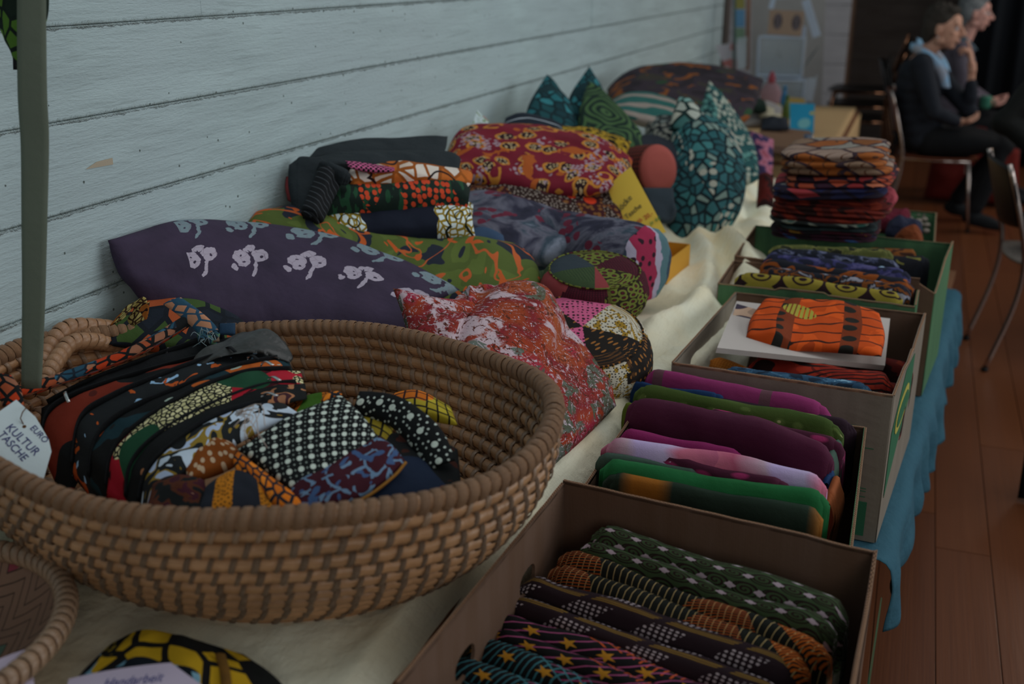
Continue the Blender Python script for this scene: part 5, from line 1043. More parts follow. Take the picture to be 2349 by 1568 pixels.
# coral-ended bolster
p0, p1 = T(1440, 395, 1.42), T(1508, 388, 1.36); ax = (p1-p0).normalized()
cb = empty('bolster', (p1.x, p1.y, p1.z-.08), 'small bolster with a plain coral-red round end and net-patterned brown body', 'bolster')
e2 = ax.cross(Vector((0, 0, 1))).normalized()
MB().tube([p0+ax*((p1-p0).length*f) for f in (0, .1, .5, .9, 1.0)], [.062, .070, .072, .070, .066], 32, flat=1.12).obj('cover', fab('brown_net_print', over(P_(h('56241e')), lambda g, v: g.lt(g.vor(v, 75, 'DISTANCE_TO_EDGE', .1), .15), P_(h('1e1412')))), cb)
MB().tube([p1+ax*.0, p1+ax*.010, p1+ax*.018, p1+ax*.020], [.069, .066, .045, .01], 32, flat=1.12).obj('round_end', solid('coral_cloth', '7d3e38'), cb)
form('folded_cloth', 'slate blue cloth hanging beneath the coral-ended bolster', 'cloth', [T(1500, 500, 1.30), T(1535, 510, 1.30), T(1548, 480, 1.30)], [T(1548, 480, 1.30), T(1545, 430, 1.33)], [T(1470, 430, 1.33), T(1545, 430, 1.33)], [T(1500, 500, 1.30), T(1470, 430, 1.33)], M_slate, .01, .03, n=16, m=16)
form('folded_cloth', 'dark grey cloth lump behind the coral-ended bolster', 'cloth', [T(1420, 350, 1.44), T(1500, 370, 1.44), T(1570, 400, 1.44)], [T(1570, 400, 1.44), T(1560, 330, 1.48)], [T(1430, 325, 1.48), T(1490, 312, 1.5), T(1560, 330, 1.48)], [T(1420, 350, 1.44), T(1430, 325, 1.48)], M_char, .02, .05, n=20, m=16)
# yellow card and box
yc = empty('yellow_card', tuple(T(1470, 520, 1.17)), 'yellow handwritten card standing tilted behind the watermelon bolster', 'card')
a, b, c, d = T(1432, 560, 1.17), T(1535, 556, 1.165), T(1446, 383, 1.19), T(1392, 427, 1.20)
a = T(1440, 560, 1.168); d = T(1393, 428, 1.195); c = T(1447, 382, 1.195); b = T(1528, 532, 1.168)
quad_plate('card', a, b, c, d, .0008, solid('yellow_card_paper', '9e8430', rough=.7, wr=0), yc, bend=.003)
nC = (b-a).cross(d-a).normalized(); s_ = 1 if nC.dot(EYE-a) > 0 else -1
cm = (a+b+c+d)/4
def on_plane(px, py, o_, n_):
    r = ray(px, py); return EYE+r*((o_-EYE).dot(n_)/r.dot(n_))
for txt, q0, q1, sz, mt in (('Röcke mit', (1418, 492), (1468, 438), .024, M_pencil), ('Tasche', (1437, 505), (1470, 478), .020, M_pencil), ('ab', (1462, 514), (1478, 506), .018, M_redink), ('20,-', (1480, 506), (1500, 492), .018, M_redink), ('je 4€', (1492, 518), (1515, 505), .016, M_greenink)):
    pa, pb = on_plane(*q0, cm, nC), on_plane(*q1, cm, nC); z = nC*s_; x = (pb-pa).normalized(); y = z.cross(x); o_ = pa+z*.0042
    writing('handwriting', txt, Matrix(((x.x, y.x, z.x, o_.x), (x.y, y.y, z.y, o_.y), (x.z, y.z, z.z, o_.z), (0, 0, 0, 1))), sz, mt, yc, th=.0002, shear=.2)
M_ybox = solid('yellow_box_board', '9a7024', rough=.6, wr=.05)
yb = empty('yellow_box', tuple(T(1540, 640, 1.17)), 'open yellow cardboard box standing on the cream cloth right of the bolster', 'box')
c0 = T(1528, 652, 1.165); z0 = c0.z; c1 = Z(1580, 610, z0); q = (c1-c0); nn = q.cross(Vector((0, 0, 1))).normalized(); 
if nn.y < 0: nn = -nn
nn = Vector((-abs(nn.x), abs(nn.y)*.9, 0)).normalized(); hz = .064
cs = [c0-q*.0, c1, c1+nn*.10, c0+nn*.10]
for i in range(4):
    p, r_ = cs[i], cs[(i+1) % 4]; pc = MB(); d_ = (r_-p).normalized(); w_ = d_.cross(Vector((0, 0, 1)))*.0012
    pc.add([p-w_, r_-w_, r_+w_, p+w_, p-w_+Vector((0, 0, hz)), r_-w_+Vector((0, 0, hz)), r_+w_+Vector((0, 0, hz)), p+w_+Vector((0, 0, hz))], [(3,2,1,0), (4,5,6,7), (0,1,5,4), (1,2,6,5), (2,3,7,6), (3,0,4,7)]); pc.obj('side_panel', M_ybox, yb, smooth=False)
MB().add([c_+Vector((0, 0, k)) for k in (0, .002) for c_ in cs], [(3,2,1,0), (4,5,6,7), (0,1,5,4), (1,2,6,5), (2,3,7,6), (3,0,4,7)]).obj('bottom', M_ybox, yb, smooth=False)
mk = empty('marker_pen', tuple(T(1625, 595, 1.30)), 'black and white felt pen lying on the cream cloth by the yellow box', 'pen')
a, b, c = T(1592, 588, 1.33), T(1608, 591, 1.33), T(1642, 598, 1.325)
MB().tube([a, b], .0055, 12).obj('barrel', M_paper, mk); MB().tube([b, b.lerp(c, .1), c], [.0058, .0066, .0062], 12).obj('cap', M_blackcloth, mk)
# --- teal spotted bags
def spots(sc, a, b, bg, big=.0):
    def f(g, v):
        v = g.warp(v, 12, .02); d, c, p = g.vor(v, sc, 'F1', .75); n = g.noise(v, 5, 2); col = g.mix(g.gt(n, .52), h(a), h(b)); d2, c2, _ = g.vor(v, sc*1.9, 'F1', .9)
        o_ = g.mix(g.lt(d2, .30), h(bg), g.mix(.45, h(b), h(bg))); return g.mix(g.lt(d, .36), o_, g.mix(.25, col, h('55605c')))
    return f
F_sp1 = fab('teal_spot_batik', over(cells(30, [h('1f4448'), h('2a5556'), h('1a3a3e'), h('566660'), h('24484c')], h('0c171b'), .13, 1, .3), lambda g, v: g.AND(g.gt(g.noise(g.map(v, sc=(1, .5, 1)), 7, 1), .55), g.lt(g.vor(v, 27, 'F1', .35)[0], .33)), P_(h('7a7a70')))); F_sp2 = fab('white_spot_teal_batik', cells(26, [h('85857a'), h('5c7a74'), h('7b8078'), h('2b4c4a')], h('10201f'), .12, 1, .3)); F_teal = fab('turquoise_batik', over(cells(26, [h('1a4a50'), h('23585e'), h('133438'), h('10292e')], h('0c1c20'), .12, 1, .5), mnoise(9, .60, 1, .5, 2), P_(h('102428'))))
t, o = form('spotted_sack', 'round stuffed teal sack with white spots and a twisted top', 'sack',
    [T(1548, 545, 1.41), T(1580, 570, 1.41), T(1625, 565, 1.41), T(1665, 535, 1.42)], [T(1665, 535, 1.42), T(1700, 480, 1.44), T(1712, 400, 1.47), T(1690, 320, 1.5), T(1660, 285, 1.52)],
    [T(1545, 300, 1.52), T(1560, 262, 1.54), T(1600, 262, 1.54), T(1660, 285, 1.52)], [T(1548, 545, 1.41), T(1528, 470, 1.43), T(1530, 380, 1.47), T(1545, 300, 1.52)], F_sp1, .10, .10, n=60, m=60, wr=.012, ws=9, seed=41, pw=.5)
puff('twisted_top', [T(1535, 300, 1.49), T(1575, 300, 1.48), T(1640, 300, 1.49)], [T(1640, 300, 1.49), T(1610, 255, 1.51), T(1572, 238, 1.52)], [T(1558, 222, 1.53), T(1564, 224, 1.53), T(1572, 238, 1.52)], [T(1535, 300, 1.49), T(1545, 255, 1.51), T(1558, 222, 1.53)], F_sp2, .03, .03, n=24, m=24, wr=.008, ws=25, parent=t, seed=4)
form('spotted_cushion', 'teal cushion with white spots and a sharp raised corner behind the round sack', 'cushion', [T(1600, 420, 1.62), T(1680, 430, 1.62), T(1742, 410, 1.62)], [T(1742, 410, 1.62), T(1735, 350, 1.67), T(1715, 300, 1.7)], [T(1627, 183, 1.75), T(1665, 230, 1.74), T(1715, 300, 1.7)], [T(1600, 420, 1.62), T(1600, 290, 1.7), T(1627, 183, 1.75)], fab('teal_stripe_spot_batik', over(spots(34, '83867a', '3c6c66', '14282b'), lambda g, v: g.AND(g.gt(g.xy(v)[0], .16), linesm(.09, .4, .8, .05, 5)(g, v)), P_(h('1b3b3c')))), .05, .05, seed=42, n=44, m=44, wr=.008)
form('spotted_sack', 'dark spotted sack half hidden left of the round teal sack', 'sack', [T(1510, 500, 1.47), T(1545, 520, 1.47), T(1590, 500, 1.47)], [T(1590, 500, 1.47), T(1590, 400, 1.52), T(1575, 300, 1.57)], [T(1480, 290, 1.60), T(1500, 268, 1.62), T(1560, 272, 1.62), T(1575, 300, 1.57)], [T(1510, 500, 1.47), T(1488, 400, 1.53), T(1480, 290, 1.60)], fab('dark_spot_batik', spots(46, '5d5a52', '454a48', '0e1114')), .05, .05, seed=43)
form('pointed_cushion', 'turquoise batik cushion with its point up, left of the pair', 'cushion', [T(1200, 290, 1.42), T(1260, 305, 1.42), T(1330, 315, 1.43)], [T(1330, 315, 1.43), T(1320, 280, 1.46), T(1308, 245, 1.49)], [T(1255, 170, 1.53), T(1280, 205, 1.51), T(1308, 245, 1.49)], [T(1200, 290, 1.42), T(1215, 235, 1.47), T(1255, 170, 1.53)], F_teal, .04, .05, seed=44, n=36, m=36, wr=.006)
form('pointed_cushion', 'turquoise batik cushion point rising behind the green one', 'cushion', [T(1300, 300, 1.50), T(1350, 310, 1.50), T(1400, 300, 1.50)], [T(1400, 300, 1.50), T(1392, 240, 1.54), T(1380, 200, 1.57)], [T(1352, 152, 1.60), T(1362, 168, 1.59), T(1380, 200, 1.57)], [T(1300, 300, 1.50), T(1305, 225, 1.55), T(1352, 152, 1.60)], F_teal, .03, .04, seed=45, n=30, m=30)
F_gb = fab('green_swirl_batik', over(P_(h('12201a')), linesm(.022, .5, .4, .10, 7, 6), P_(h('30452a'))))
form('pointed_cushion', 'olive green swirl-pattern batik cushion in front of the turquoise pair', 'cushion', [T(1325, 330, 1.40), T(1400, 350, 1.40), T(1475, 345, 1.41)], [T(1475, 345, 1.41), T(1470, 310, 1.44), T(1445, 280, 1.46)], [T(1350, 185, 1.54), T(1385, 215, 1.52), T(1445, 280, 1.46)], [T(1325, 330, 1.40), T(1330, 250, 1.47), T(1350, 185, 1.54)], F_gb, .045, .05, seed=46, n=40, m=40, wr=.007)
form('striped_cushion', 'flat teal and grey striped cushion under the big brown cushion', 'cushion', [T(1420, 260, 1.60), T(1500, 280, 1.60), T(1600, 285, 1.62)], [T(1600, 285, 1.62), T(1580, 250, 1.66)], [T(1405, 228, 1.67), T(1450, 212, 1.69), T(1520, 220, 1.69), T(1580, 250, 1.66)], [T(1420, 260, 1.60), T(1400, 245, 1.63), T(1405, 228, 1.67)], fab('teal_grey_stripe', over(P_(h('1e4440')), bandy(.0, .035, 1, .09, .04), P_(h('6a625c')))), .02, .06, seed=47, tw=(0, -.6, .8))
F_br = fab('brown_orange_batik', over(over(blot(7, [(0, h('1e1a1e')), (.45, h('262026')), (.6, h('2a2722'))], 3), mnoise(9, .60, 2, 1.2, 3), P_(h('5c3418'))), mnoise(8, .64, 1, .4, 6), P_(h('1c3320'))))
form('brown_cushion', 'large dark brown cushion with faded orange motifs, farthest of the heap', 'cushion', [T(1430, 250, 1.76), T(1540, 290, 1.74), T(1640, 300, 1.76), T(1720, 270, 1.80)], [T(1720, 270, 1.80), T(1740, 225, 1.86), T(1752, 183, 1.92)], [T(1392, 205, 1.90), T(1450, 165, 1.95), T(1550, 152, 1.98), T(1650, 158, 1.97), T(1752, 183, 1.92)], [T(1430, 250, 1.76), T(1400, 230, 1.83), T(1392, 205, 1.90)], F_br, .06, .08, seed=48, n=56, m=40, tw=(0, -.7, .7))
cd = empty('postcard', tuple(T(1100, 290, 1.28)), 'small illustrated card leaning on the wall behind the crimson bag', 'card')
quad_plate('card', T(1078, 300, 1.27), T(1118, 298, 1.275), T(1122, 277, 1.285), T(1095, 252, 1.285), .0008, fab('card_print', blot(40, [(0, h('7d8a88')), (.45, h('8a9698')), (.55, h('5a6a50')), (.65, h('7a5a60'))], 2)), cd)
# ================================================================ folded lengths in the boxes
def roll(label, a, b, z, mat, w=.045, hgt=.16, seed=0, z2=None, group=None, cat='fabric roll', **k):
    p0 = Z(*a, z); p1 = Z(*b, z if z2 is None else z2); return bolt('folded_length', p0, p1, w, hgt, mat, label, cat, group, seed=seed, **k)
K0 = h('0c0c0d')
# ---- box 1
def scroll(g, v):
    v = g.map(v, rot=.0); x, y, ix, iy = g.tile(v, .044, .032, .5); r = g.ma('SQRT', g.ma('ADD', g.ma('MULTIPLY', x, x), g.ma('MULTIPLY', y, y))); a = g.ma('ARCTAN2', y, x)
    sp = g.ma('FRACT', g.ma('ADD', g.ma('MULTIPLY', r, 5.2), g.ma('DIVIDE', a, 2*pi))); c = g.mix(g.AND(g.lt(sp, .42), g.lt(r, .40)), h('26331f'), h('1a0e0e'))
    c = g.mix(g.AND(g.gt(r, .40), g.lt(r, .47)), c, h('140b0b')); x2, y2, _, _ = g.tile(g.map(v, (.022, .0, 0)), .044, .032, .5); s = g.ma('ADD', g.ma('ABSOLUTE', g.ma('ADD', x2, g.ma('MULTIPLY', y2, .45))), g.ma('ABSOLUTE', g.ma('SUBTRACT', y2, g.ma('MULTIPLY', x2, .45))))
    pin = g.ma('MULTIPLY', g.ma('ABSOLUTE', x2), g.ma('ABSOLUTE', y2)); c = g.mix(g.AND(g.lt(s, .27), g.lt(pin, .010)), c, h('7d7078')); return c
F_scroll = fab('green_scroll_star_print', scroll)
F_thin = fab('orange_line_moire', over(over(over(P_(h('0d0f0c')), linesm(.0105, .11, .1, .05, 4), P_(h('7d6c48'))), lambda g, v: g.AND(mnoise(5, .5, 0, .2, 2)(g, v), linesm(.0065, .30, 1.15, .06, 5, seed=2)(g, v)), P_(h('7d3a12'))), lambda g, v: g.AND(mnoise(6, .60, 0, .2, 5)(g, v), linesm(.006, .5, .5, .05, 6, seed=4)(g, v)), P_(h('84400f'))))
def dotband(g, v):
    x, y = g.xy(v); u = g.ma('FLOORED_MODULO', g.ma('ADD', x, g.ma('MULTIPLY', y, -.9)), .115); base = g.mix(g.ma('MULTIPLY', g.lt(g.ma('FRACT', g.ma('MULTIPLY', g.ma('ADD', x, y), 260)), .4), .4), h('1a1014'), h('100a0e'))
    yy = g.ma('FLOORED_MODULO', g.ma('ADD', y, .012), .066); dz = g.AND(g.AND(g.gt(u, .012), g.lt(u, .066)), g.lt(yy, .036)); d = g.vor(g.map(v, rot=.12), 112, 'F1', 0)[0]; c = g.mix(g.AND(dz, g.lt(d, .31)), base, h('7d7477'))
    ln = g.AND(g.AND(g.gt(yy, .044), g.lt(yy, .060)), g.AND(g.lt(g.ma('FRACT', g.ma('MULTIPLY', yy, 170)), .5), g.gt(u, .018))); return g.mix(ln, c, h('5f481a'))
F_dotb = fab('purple_dot_gold_line_print', dotband)
def starline(a, b, s1, s2):
    return over(over(over(over(P_(K0), lambda g, v: g.AND(mnoise(5.5, .54, 0, .1, s1)(g, v), linesm(.012, .24, .3, .10, 4.5, seed=s1)(g, v)), P_(a)), lambda g, v: g.AND(mnoise(4.5, .46, 0, .1, s1+3, below=True)(g, v), linesm(.022, .14, .9, .08, 5, seed=s2)(g, v)), P_(b)), lambda g, v: g.AND(mnoise(6, .60, 0, .1, s1+5)(g, v), linesm(.018, .16, 2.3, .08, 5, seed=s2+1)(g, v)), P_(a)), stars(.058, .135), P_(h('8a601a')))
F_st1 = fab('orange_pink_star_print', starline(h('8c3a18'), h('7c3a5c'), 1, 2)); F_st2 = fab('teal_pink_star_print', starline(h('28535a'), h('6e2248'), 2, 5)); F_st3 = fab('teal_orange_star_print', starline(h('264e54'), h('7d3418'), 4, 3))
roll('dark green and pinkish scroll-and-star print roll, rearmost in the nearest box', (1375, 1200), (1945, 1376), .752, F_scroll, .062, .21, 1, z2=.748, twist=.1)
roll('second green scroll-print fold tucked in front of the rearmost roll', (1350, 1238), (1900, 1424), .733, F_scroll, .035, .17, 2)
roll('black roll with fine cream and orange lines, rear one of two in the nearest box', (1290, 1258), (1890, 1465), .724, F_thin, .04, .17, 3, twist=.25)
roll('black roll with orange moire waves, lower of two in the nearest box', (1278, 1284), (1850, 1500), .712, F_thin, .055, .18, 14)
roll('dark plum roll with bands of large white dots in the nearest box', (1210, 1314), (1825, 1512), .704, F_dotb, .055, .18, 5)
roll('dark plum roll with small white dots and gold lines, in front of the large-dotted one', (1168, 1362), (1800, 1578), .688, F_dotb, .05, .17, 6)
roll('black roll with orange rays and yellow stars, behind the pink-lined one', (1150, 1398), (1760, 1620), .690, F_st1, .055, .17, 7)
roll('black roll with orange and pink lines and stars, mid-front in the nearest box', (1138, 1436), (1720, 1660), .684, F_st1, .045, .17, 18)
roll('black roll with teal and pink arcs and yellow stars, near the front', (1092, 1458), (1700, 1690), .688, F_st2, .055, .17, 9)
roll('black roll with teal arcs and stars, second from the front of the nearest box', (1035, 1496), (1640, 1725), .690, F_st2, .055, .17, 10)
roll('dark roll with teal and orange lines, foremost in the nearest box', (1015, 1540), (1600, 1760), .680, F_st3, .04, .16, 11)
# ---- box 2
dye = lambda st, sc=4, d=.3, det=2: (lambda g, v: g.ramp(g.noise(v, sc, det, .5, d), st, False))
F_mag = fab('magenta_dyed', lambda g, v: g.mix(g.lt(g.ma('ABSOLUTE', g.ma('SUBTRACT', g.ma('FLOORED_MODULO', g.ma('ADD', g.xy(v)[0], .06), .22), .085)), .011), dye([(0, h('5a1c3e')), (1, h('6c2450'))])(g, v), h('4a3038')))
F_olv = fab('olive_bleach_spots', lambda g, v: g.mix(g.soft(g.vor(v, 17, 'F1', 1)[0], .20, .10), dye([(.3, h('22300f')), (.7, h('33401a'))], 6)(g, v), g.mix(g.soft(g.vor(g.map(v, (1, 1, 0)), 45, 'F1', 1)[0], .2, .1), h('3c4a22'), h('7a7a52'))))
F_mrn = fab('maroon_dyed', dye([(.3, h('2f0f20')), (.7, h('3d1629'))])); F_mrn2 = fab('maroon_pink_blot', lambda g, v: g.mix(g.soft(g.vor(v, 17, 'F1', 1)[0], .30, .16), dye([(.3, h('2a0c1a')), (.7, h('3a1226'))])(g, v), h('6a1c40')))
F_pkw = fab('pink_white_dip_dye', lambda g, v: g.ramp(g.ma('FRACT', g.ma('ADD', g.ma('MULTIPLY', g.xy(v)[0], 4.4), g.ma('MULTIPLY', g.noise(v, 9, 2), .35))), [(0, h('8a4a5c')), (.12, h('7d3c50')), (.35, h('84707c')), (.42, h('86789a')), (.65, h('847893')), (.78, h('8a4a5c')), (1, h('7d4056'))], False))
F_grn = fab('emerald_cloth', dye([(.3, h('10401f')), (.7, h('134a28'))], 8)); F_gor = fab('green_orange_dip_dye', lambda g, v: g.mix(g.soft(g.ma('ABSOLUTE', g.ma('SUBTRACT', g.ma('FLOORED_MODULO', g.xy(v)[0], .30), .06)), .045, .02), dye([(.3, h('131c16')), (.7, h('1c2a20'))])(g, v), h('6e4314')))
M_bluec = solid('royal_blue_cloth', '12294a'); M_orc = solid('burnt_orange_cloth', '6e3a1e'); M_sage = solid('sage_cloth', '2f4038'); M_aub = solid('aubergine_cloth', '23161f'); M_pinkc = solid('hot_pink_cloth', '641a44')
roll('magenta length of cloth with two faint brown bands, rearmost in the second box', (1488, 840), (1893, 918), .790, F_mag, .05, .20, 21, tipup=-.004)
roll('dark aubergine cloth edge behind the olive roll in the second box', (1600, 905), (1955, 962), .765, M_aub, .03, .17, 22)
roll('bright blue cloth end peeping out left in the second box', (1462, 872), (1650, 905), .770, M_bluec, .02, .17, 23)
roll('olive green cloth with bleached yellow spots in the second box', (1470, 878), (1922, 965), .785, F_olv, .05, .19, 24)
roll('lime cloth edge showing at the left of the maroon lengths', (1445, 920), (1600, 960), .765, solid('lime_cloth', '4f5a1e'), .02, .16, 25)
roll('maroon cloth with pink blots behind the plain maroon one', (1620, 935), (1925, 1002), .785, F_mrn2, .045, .19, 26)
roll('wide plain maroon cloth folded over in the middle of the second box', (1455, 908), (1912, 1022), .788, F_mrn, .062, .20, 27, sag=-.012, wob=.008)
roll('pinkish maroon edge under the pink-white roll', (1432, 985), (1700, 1035), .765, M_pinkc, .03, .16, 28)
roll('pale pink and white dip-dyed roll with a spiral end in the second box', (1395, 1000), (1890, 1090), .792, F_pkw, .05, .18, 29, layers=4, sag=-.006)
roll('dark maroon cloth with crimson blots between the pink and emerald rolls', (1425, 1015), (1800, 1105), .785, F_mrn2, .035, .18, 30)
roll('sage green cloth under the emerald roll', (1380, 1035), (1600, 1075), .775, M_sage, .03, .16, 31)
roll('emerald green cloth roll, brightest green in the second box', (1388, 1050), (1893, 1128), .785, F_grn, .05, .18, 32)
roll('dark green cloth with orange patches, foremost in the second box', (1400, 1085), (1885, 1165), .770, F_gor, .035, .18, 33)
bolt('folded_length', Z(1905, 1050, .765), Z(1925, 1002, .765), .03, .16, M_sage, 'crumpled sage cloth end at the right inside the second box', 'fabric roll', seed=34, n=14)
bolt('folded_length', Z(1900, 1085, .745), Z(1912, 1045, .745), .03, .14, M_bluec, 'royal blue folded end at the right of the pink-white roll', 'fabric roll', seed=35, n=14)
bolt('folded_length', Z(1905, 1130, .74), Z(1922, 1085, .74), .028, .14, M_orc, 'burnt orange folded end at the right of the emerald roll', 'fabric roll', seed=36, n=14)
# ---- box 3
F_brick = fab('red_black_feather_print', over(blot(16, [(0, h('5e160e')), (.5, h('701e10')), (.62, h('4a100c'))], 2), linesm(.024, .35, 1.2, .35, 4), P_(h('160909'))))
F_blu = fab('denim_blue_marbled', blot(30, [(0, h('131f2c')), (.45, h('1d3448')), (.58, h('2c4a60')), (.66, h('5d7a8a'))], 3, .6)); F_och = fab('ochre_cloth', lambda g, v: g.mix(g.lt(g.vor(v, 130, 'F1', .1)[0], .3), h('7a4414'), h('8a541c')))
F_drd = fab('dark_red_print', blot(18, [(0, h('1a0a0a')), (.45, h('3c0f0c')), (.6, h('521a0e'))], 2, .5)); F_ppl = fab('purple_print', blot(40, [(0, h('17121c')), (.5, h('2a2036')), (.62, h('6a6478'))], 2))
roll('red cloth with black feather lines behind the blue roll in the greyish box', (1730, 815), (2040, 860), .745, F_brick, .10, .16, 41)
roll('dark red printed cloth at the right end of the greyish box', (1950, 800), (2085, 835), .725, F_drd, .05, .16, 42, z2=.72)
roll('second dark red cloth low in the greyish box', (1900, 850), (2070, 885), .715, F_drd, .05, .14, 43)
roll('ochre yellow roll slanting under the red cloth', (1640, 815), (1790, 870), .745, F_och, .035, .06, 44, n=20)
roll('marbled denim-blue roll at the front of the greyish box', (1668, 842), (1992, 876), .768, F_blu, .04, .14, 45)
roll('dark brown printed edge in front of the blue roll', (1780, 882), (1915, 900), .748, F_drd, .025, .13, 46)
roll('dark purple printed cloth at the left front corner of the greyish box', (1570, 838), (1640, 850), .755, F_ppl, .04, .12, 47, n=14)
# white sheet + orange cloth
F_butter = fab('orange_butterfly_print', over(over(over(blot(12, [(0, h('8a330c')), (.55, h('9a3c10')), (.66, h('7c2c0c'))], 2), linesm(.034, .14, 1.4, .05, 12), P_(h('22100a'))), lambda g, v: g.lt(g.ma('ABSOLUTE', g.ma('SUBTRACT', g.ma('FLOORED_MODULO', g.xy(v)[0], .145), .075)), .020), lambda g, v: g.mix(g.lt(g.vor(g.map(v, sc=(.7, 1, 1)), 27, 'F1', .15)[0], .30), h('56230f'), h('151512'))), lambda g, v: g.AND(g.ell(g.ma('FLOORED_MODULO', g.xy(v)[0], .6), g.xy(v)[1], .10, .13, .045, .022, -.5), g.gt(g.ma('FRACT', g.ma('MULTIPLY', g.xy(v)[0], 90)), .3)), P_(h('76702a'))))
sh = empty('paper_sheet', tuple(Z(1850, 830, .76)), 'thick white sheet with dark photo lying tilted across the greyish box', 'paper')
quad_plate('sheet', Z(1645, 797, .80), T(2030, 838, .955), T(2042, 730, 1.02), T(1690, 690, 1.03), .012, solid('offwhite_board', '8d8783', rough=.7, wr=.05), sh, n=10)
quad_plate('picture', T(1662, 778, .965), T(1715, 785, .963), T(1745, 712, .998), T(1690, 696, 1.005), .001, fab('picture_print', blot(9, [(0, h('7a6658')), (.48, h('8f7866')), (.56, h('2e2833'))], 0)), sh)
t, o = form('folded_cloth', 'orange and black butterfly-print cloth folded on the white sheet in the greyish box', 'folded cloth',
    [T(1712, 772, .945), T(1790, 800, .94), T(1900, 808, .938), T(2022, 818, .935)], [T(2022, 818, .935), T(2030, 770, .96), T(2018, 722, .985)],
    [T(1752, 688, 1.0), T(1850, 692, 1.0), T(1950, 700, .995), T(2018, 722, .985)], [T(1712, 772, .945), T(1722, 730, .975), T(1752, 688, 1.0)], F_butter, .020, .002, part='cloth', n=50, m=30, wr=.005, ws=14, seed=51, tw=(0, -.5, 1), pw=.22,
    fold=lambda u, v: .022*math.exp(-((u-.2)/.12)**2)*(1-v)**2)
# ---- box 4, 5, 6
F_yel = fab('yellow_ring_maroon_print', lambda g, v: (lambda d, dd: g.mix(g.OR(g.OR(g.lt(dd, .10), g.AND(g.gt(dd, .20), g.lt(dd, .26))), g.gt(dd, .47)), h('6a5f22'), h('1c0f12')))(0, g.ma('SQRT', g.ma('ADD', g.ma('POWER', g.ma('ABSOLUTE', g.tile(g.map(v, (.0, .025, 0)), .105, .075)[0]), 2), g.ma('POWER', g.ma('MULTIPLY', g.ma('ABSOLUTE', g.tile(g.map(v, (.0, .025, 0)), .105, .075)[1]), .75), 2)))))
F_n1 = fab('navy_grey_print', blot(34, [(0, h('11141c')), (.5, h('262a3c')), (.58, h('4a4e62')), (.64, h('14161c'))], 2, .7)); F_n2 = fab('navy_orange_white_print', blot(30, [(0, h('14161e')), (.46, h('5a3214')), (.54, h('16181e')), (.62, h('6a6a74'))], 2, .7))
F_yg = fab('yellow_green_edge_print', blot(40, [(0, h('3c4020')), (.5, h('50502a')), (.58, h('1a1c14'))], 2)); F_n3 = fab('violet_navy_print', blot(26, [(0, h('181a28')), (.5, h('28284a')), (.6, h('3c3a5c'))], 2, .5))
roll('maroon cloth with big yellow rings at the front of the low green box', (1700, 622), (2068, 668), .815, F_yel, .045, .16, 61, z2=.81)
roll('navy cloth with orange and white specks behind the yellow-ringed one', (1755, 612), (2085, 655), .815, F_n2, .04, .16, 62)
roll('dark cloth with orange streak in the low green box', (1750, 592), (2090, 640), .815, fab('orange_streak_print', blot(14, [(0, h('15171d')), (.5, h('6a3614')), (.58, h('181a20'))], 1)), .04, .16, 63)
roll('violet and navy printed cloth in the low green box', (1760, 578), (2080, 618), .822, F_n3, .045, .17, 64)
roll('navy and grey patterned cloth at the back of the low green box', (1765, 568), (2060, 592), .828, F_n1, .05, .18, 65)
t, o = form('cloth_tip', 'small pale blue and white cloth tip sticking up in the low green box', 'cloth', [T(1992, 632, 1.14), T(2010, 642, 1.138), T(2036, 645, 1.138)], [T(2036, 645, 1.138), T(2034, 612, 1.15)], [T(2000, 622, 1.15), T(2020, 612, 1.152), T(2034, 612, 1.15)], [T(1992, 632, 1.14), T(2000, 622, 1.15)], solid('pale_blue_cloth', '7d94ae'), .01, .012, n=14, m=12, wr=.002)
roll('yellow-green edged cloth across the tall green box', (1768, 562), (2040, 572), .835, F_yg, .03, .16, 66)
roll('dark printed cloth at the right rear of the tall green box', (1990, 580), (2125, 590), .79, fab('dark_yellow_print', blot(26, [(0, h('121318')), (.55, h('14161c')), (.62, h('5c5a2a'))], 2)), .05, .16, 67)
roll('brown orange cloth behind the dark printed one in the tall green box', (1990, 568), (2100, 572), .79, fab('brown_orange_print', blot(26, [(0, h('2a1810')), (.5, h('5c3516'))], 2)), .05, .16, 68)
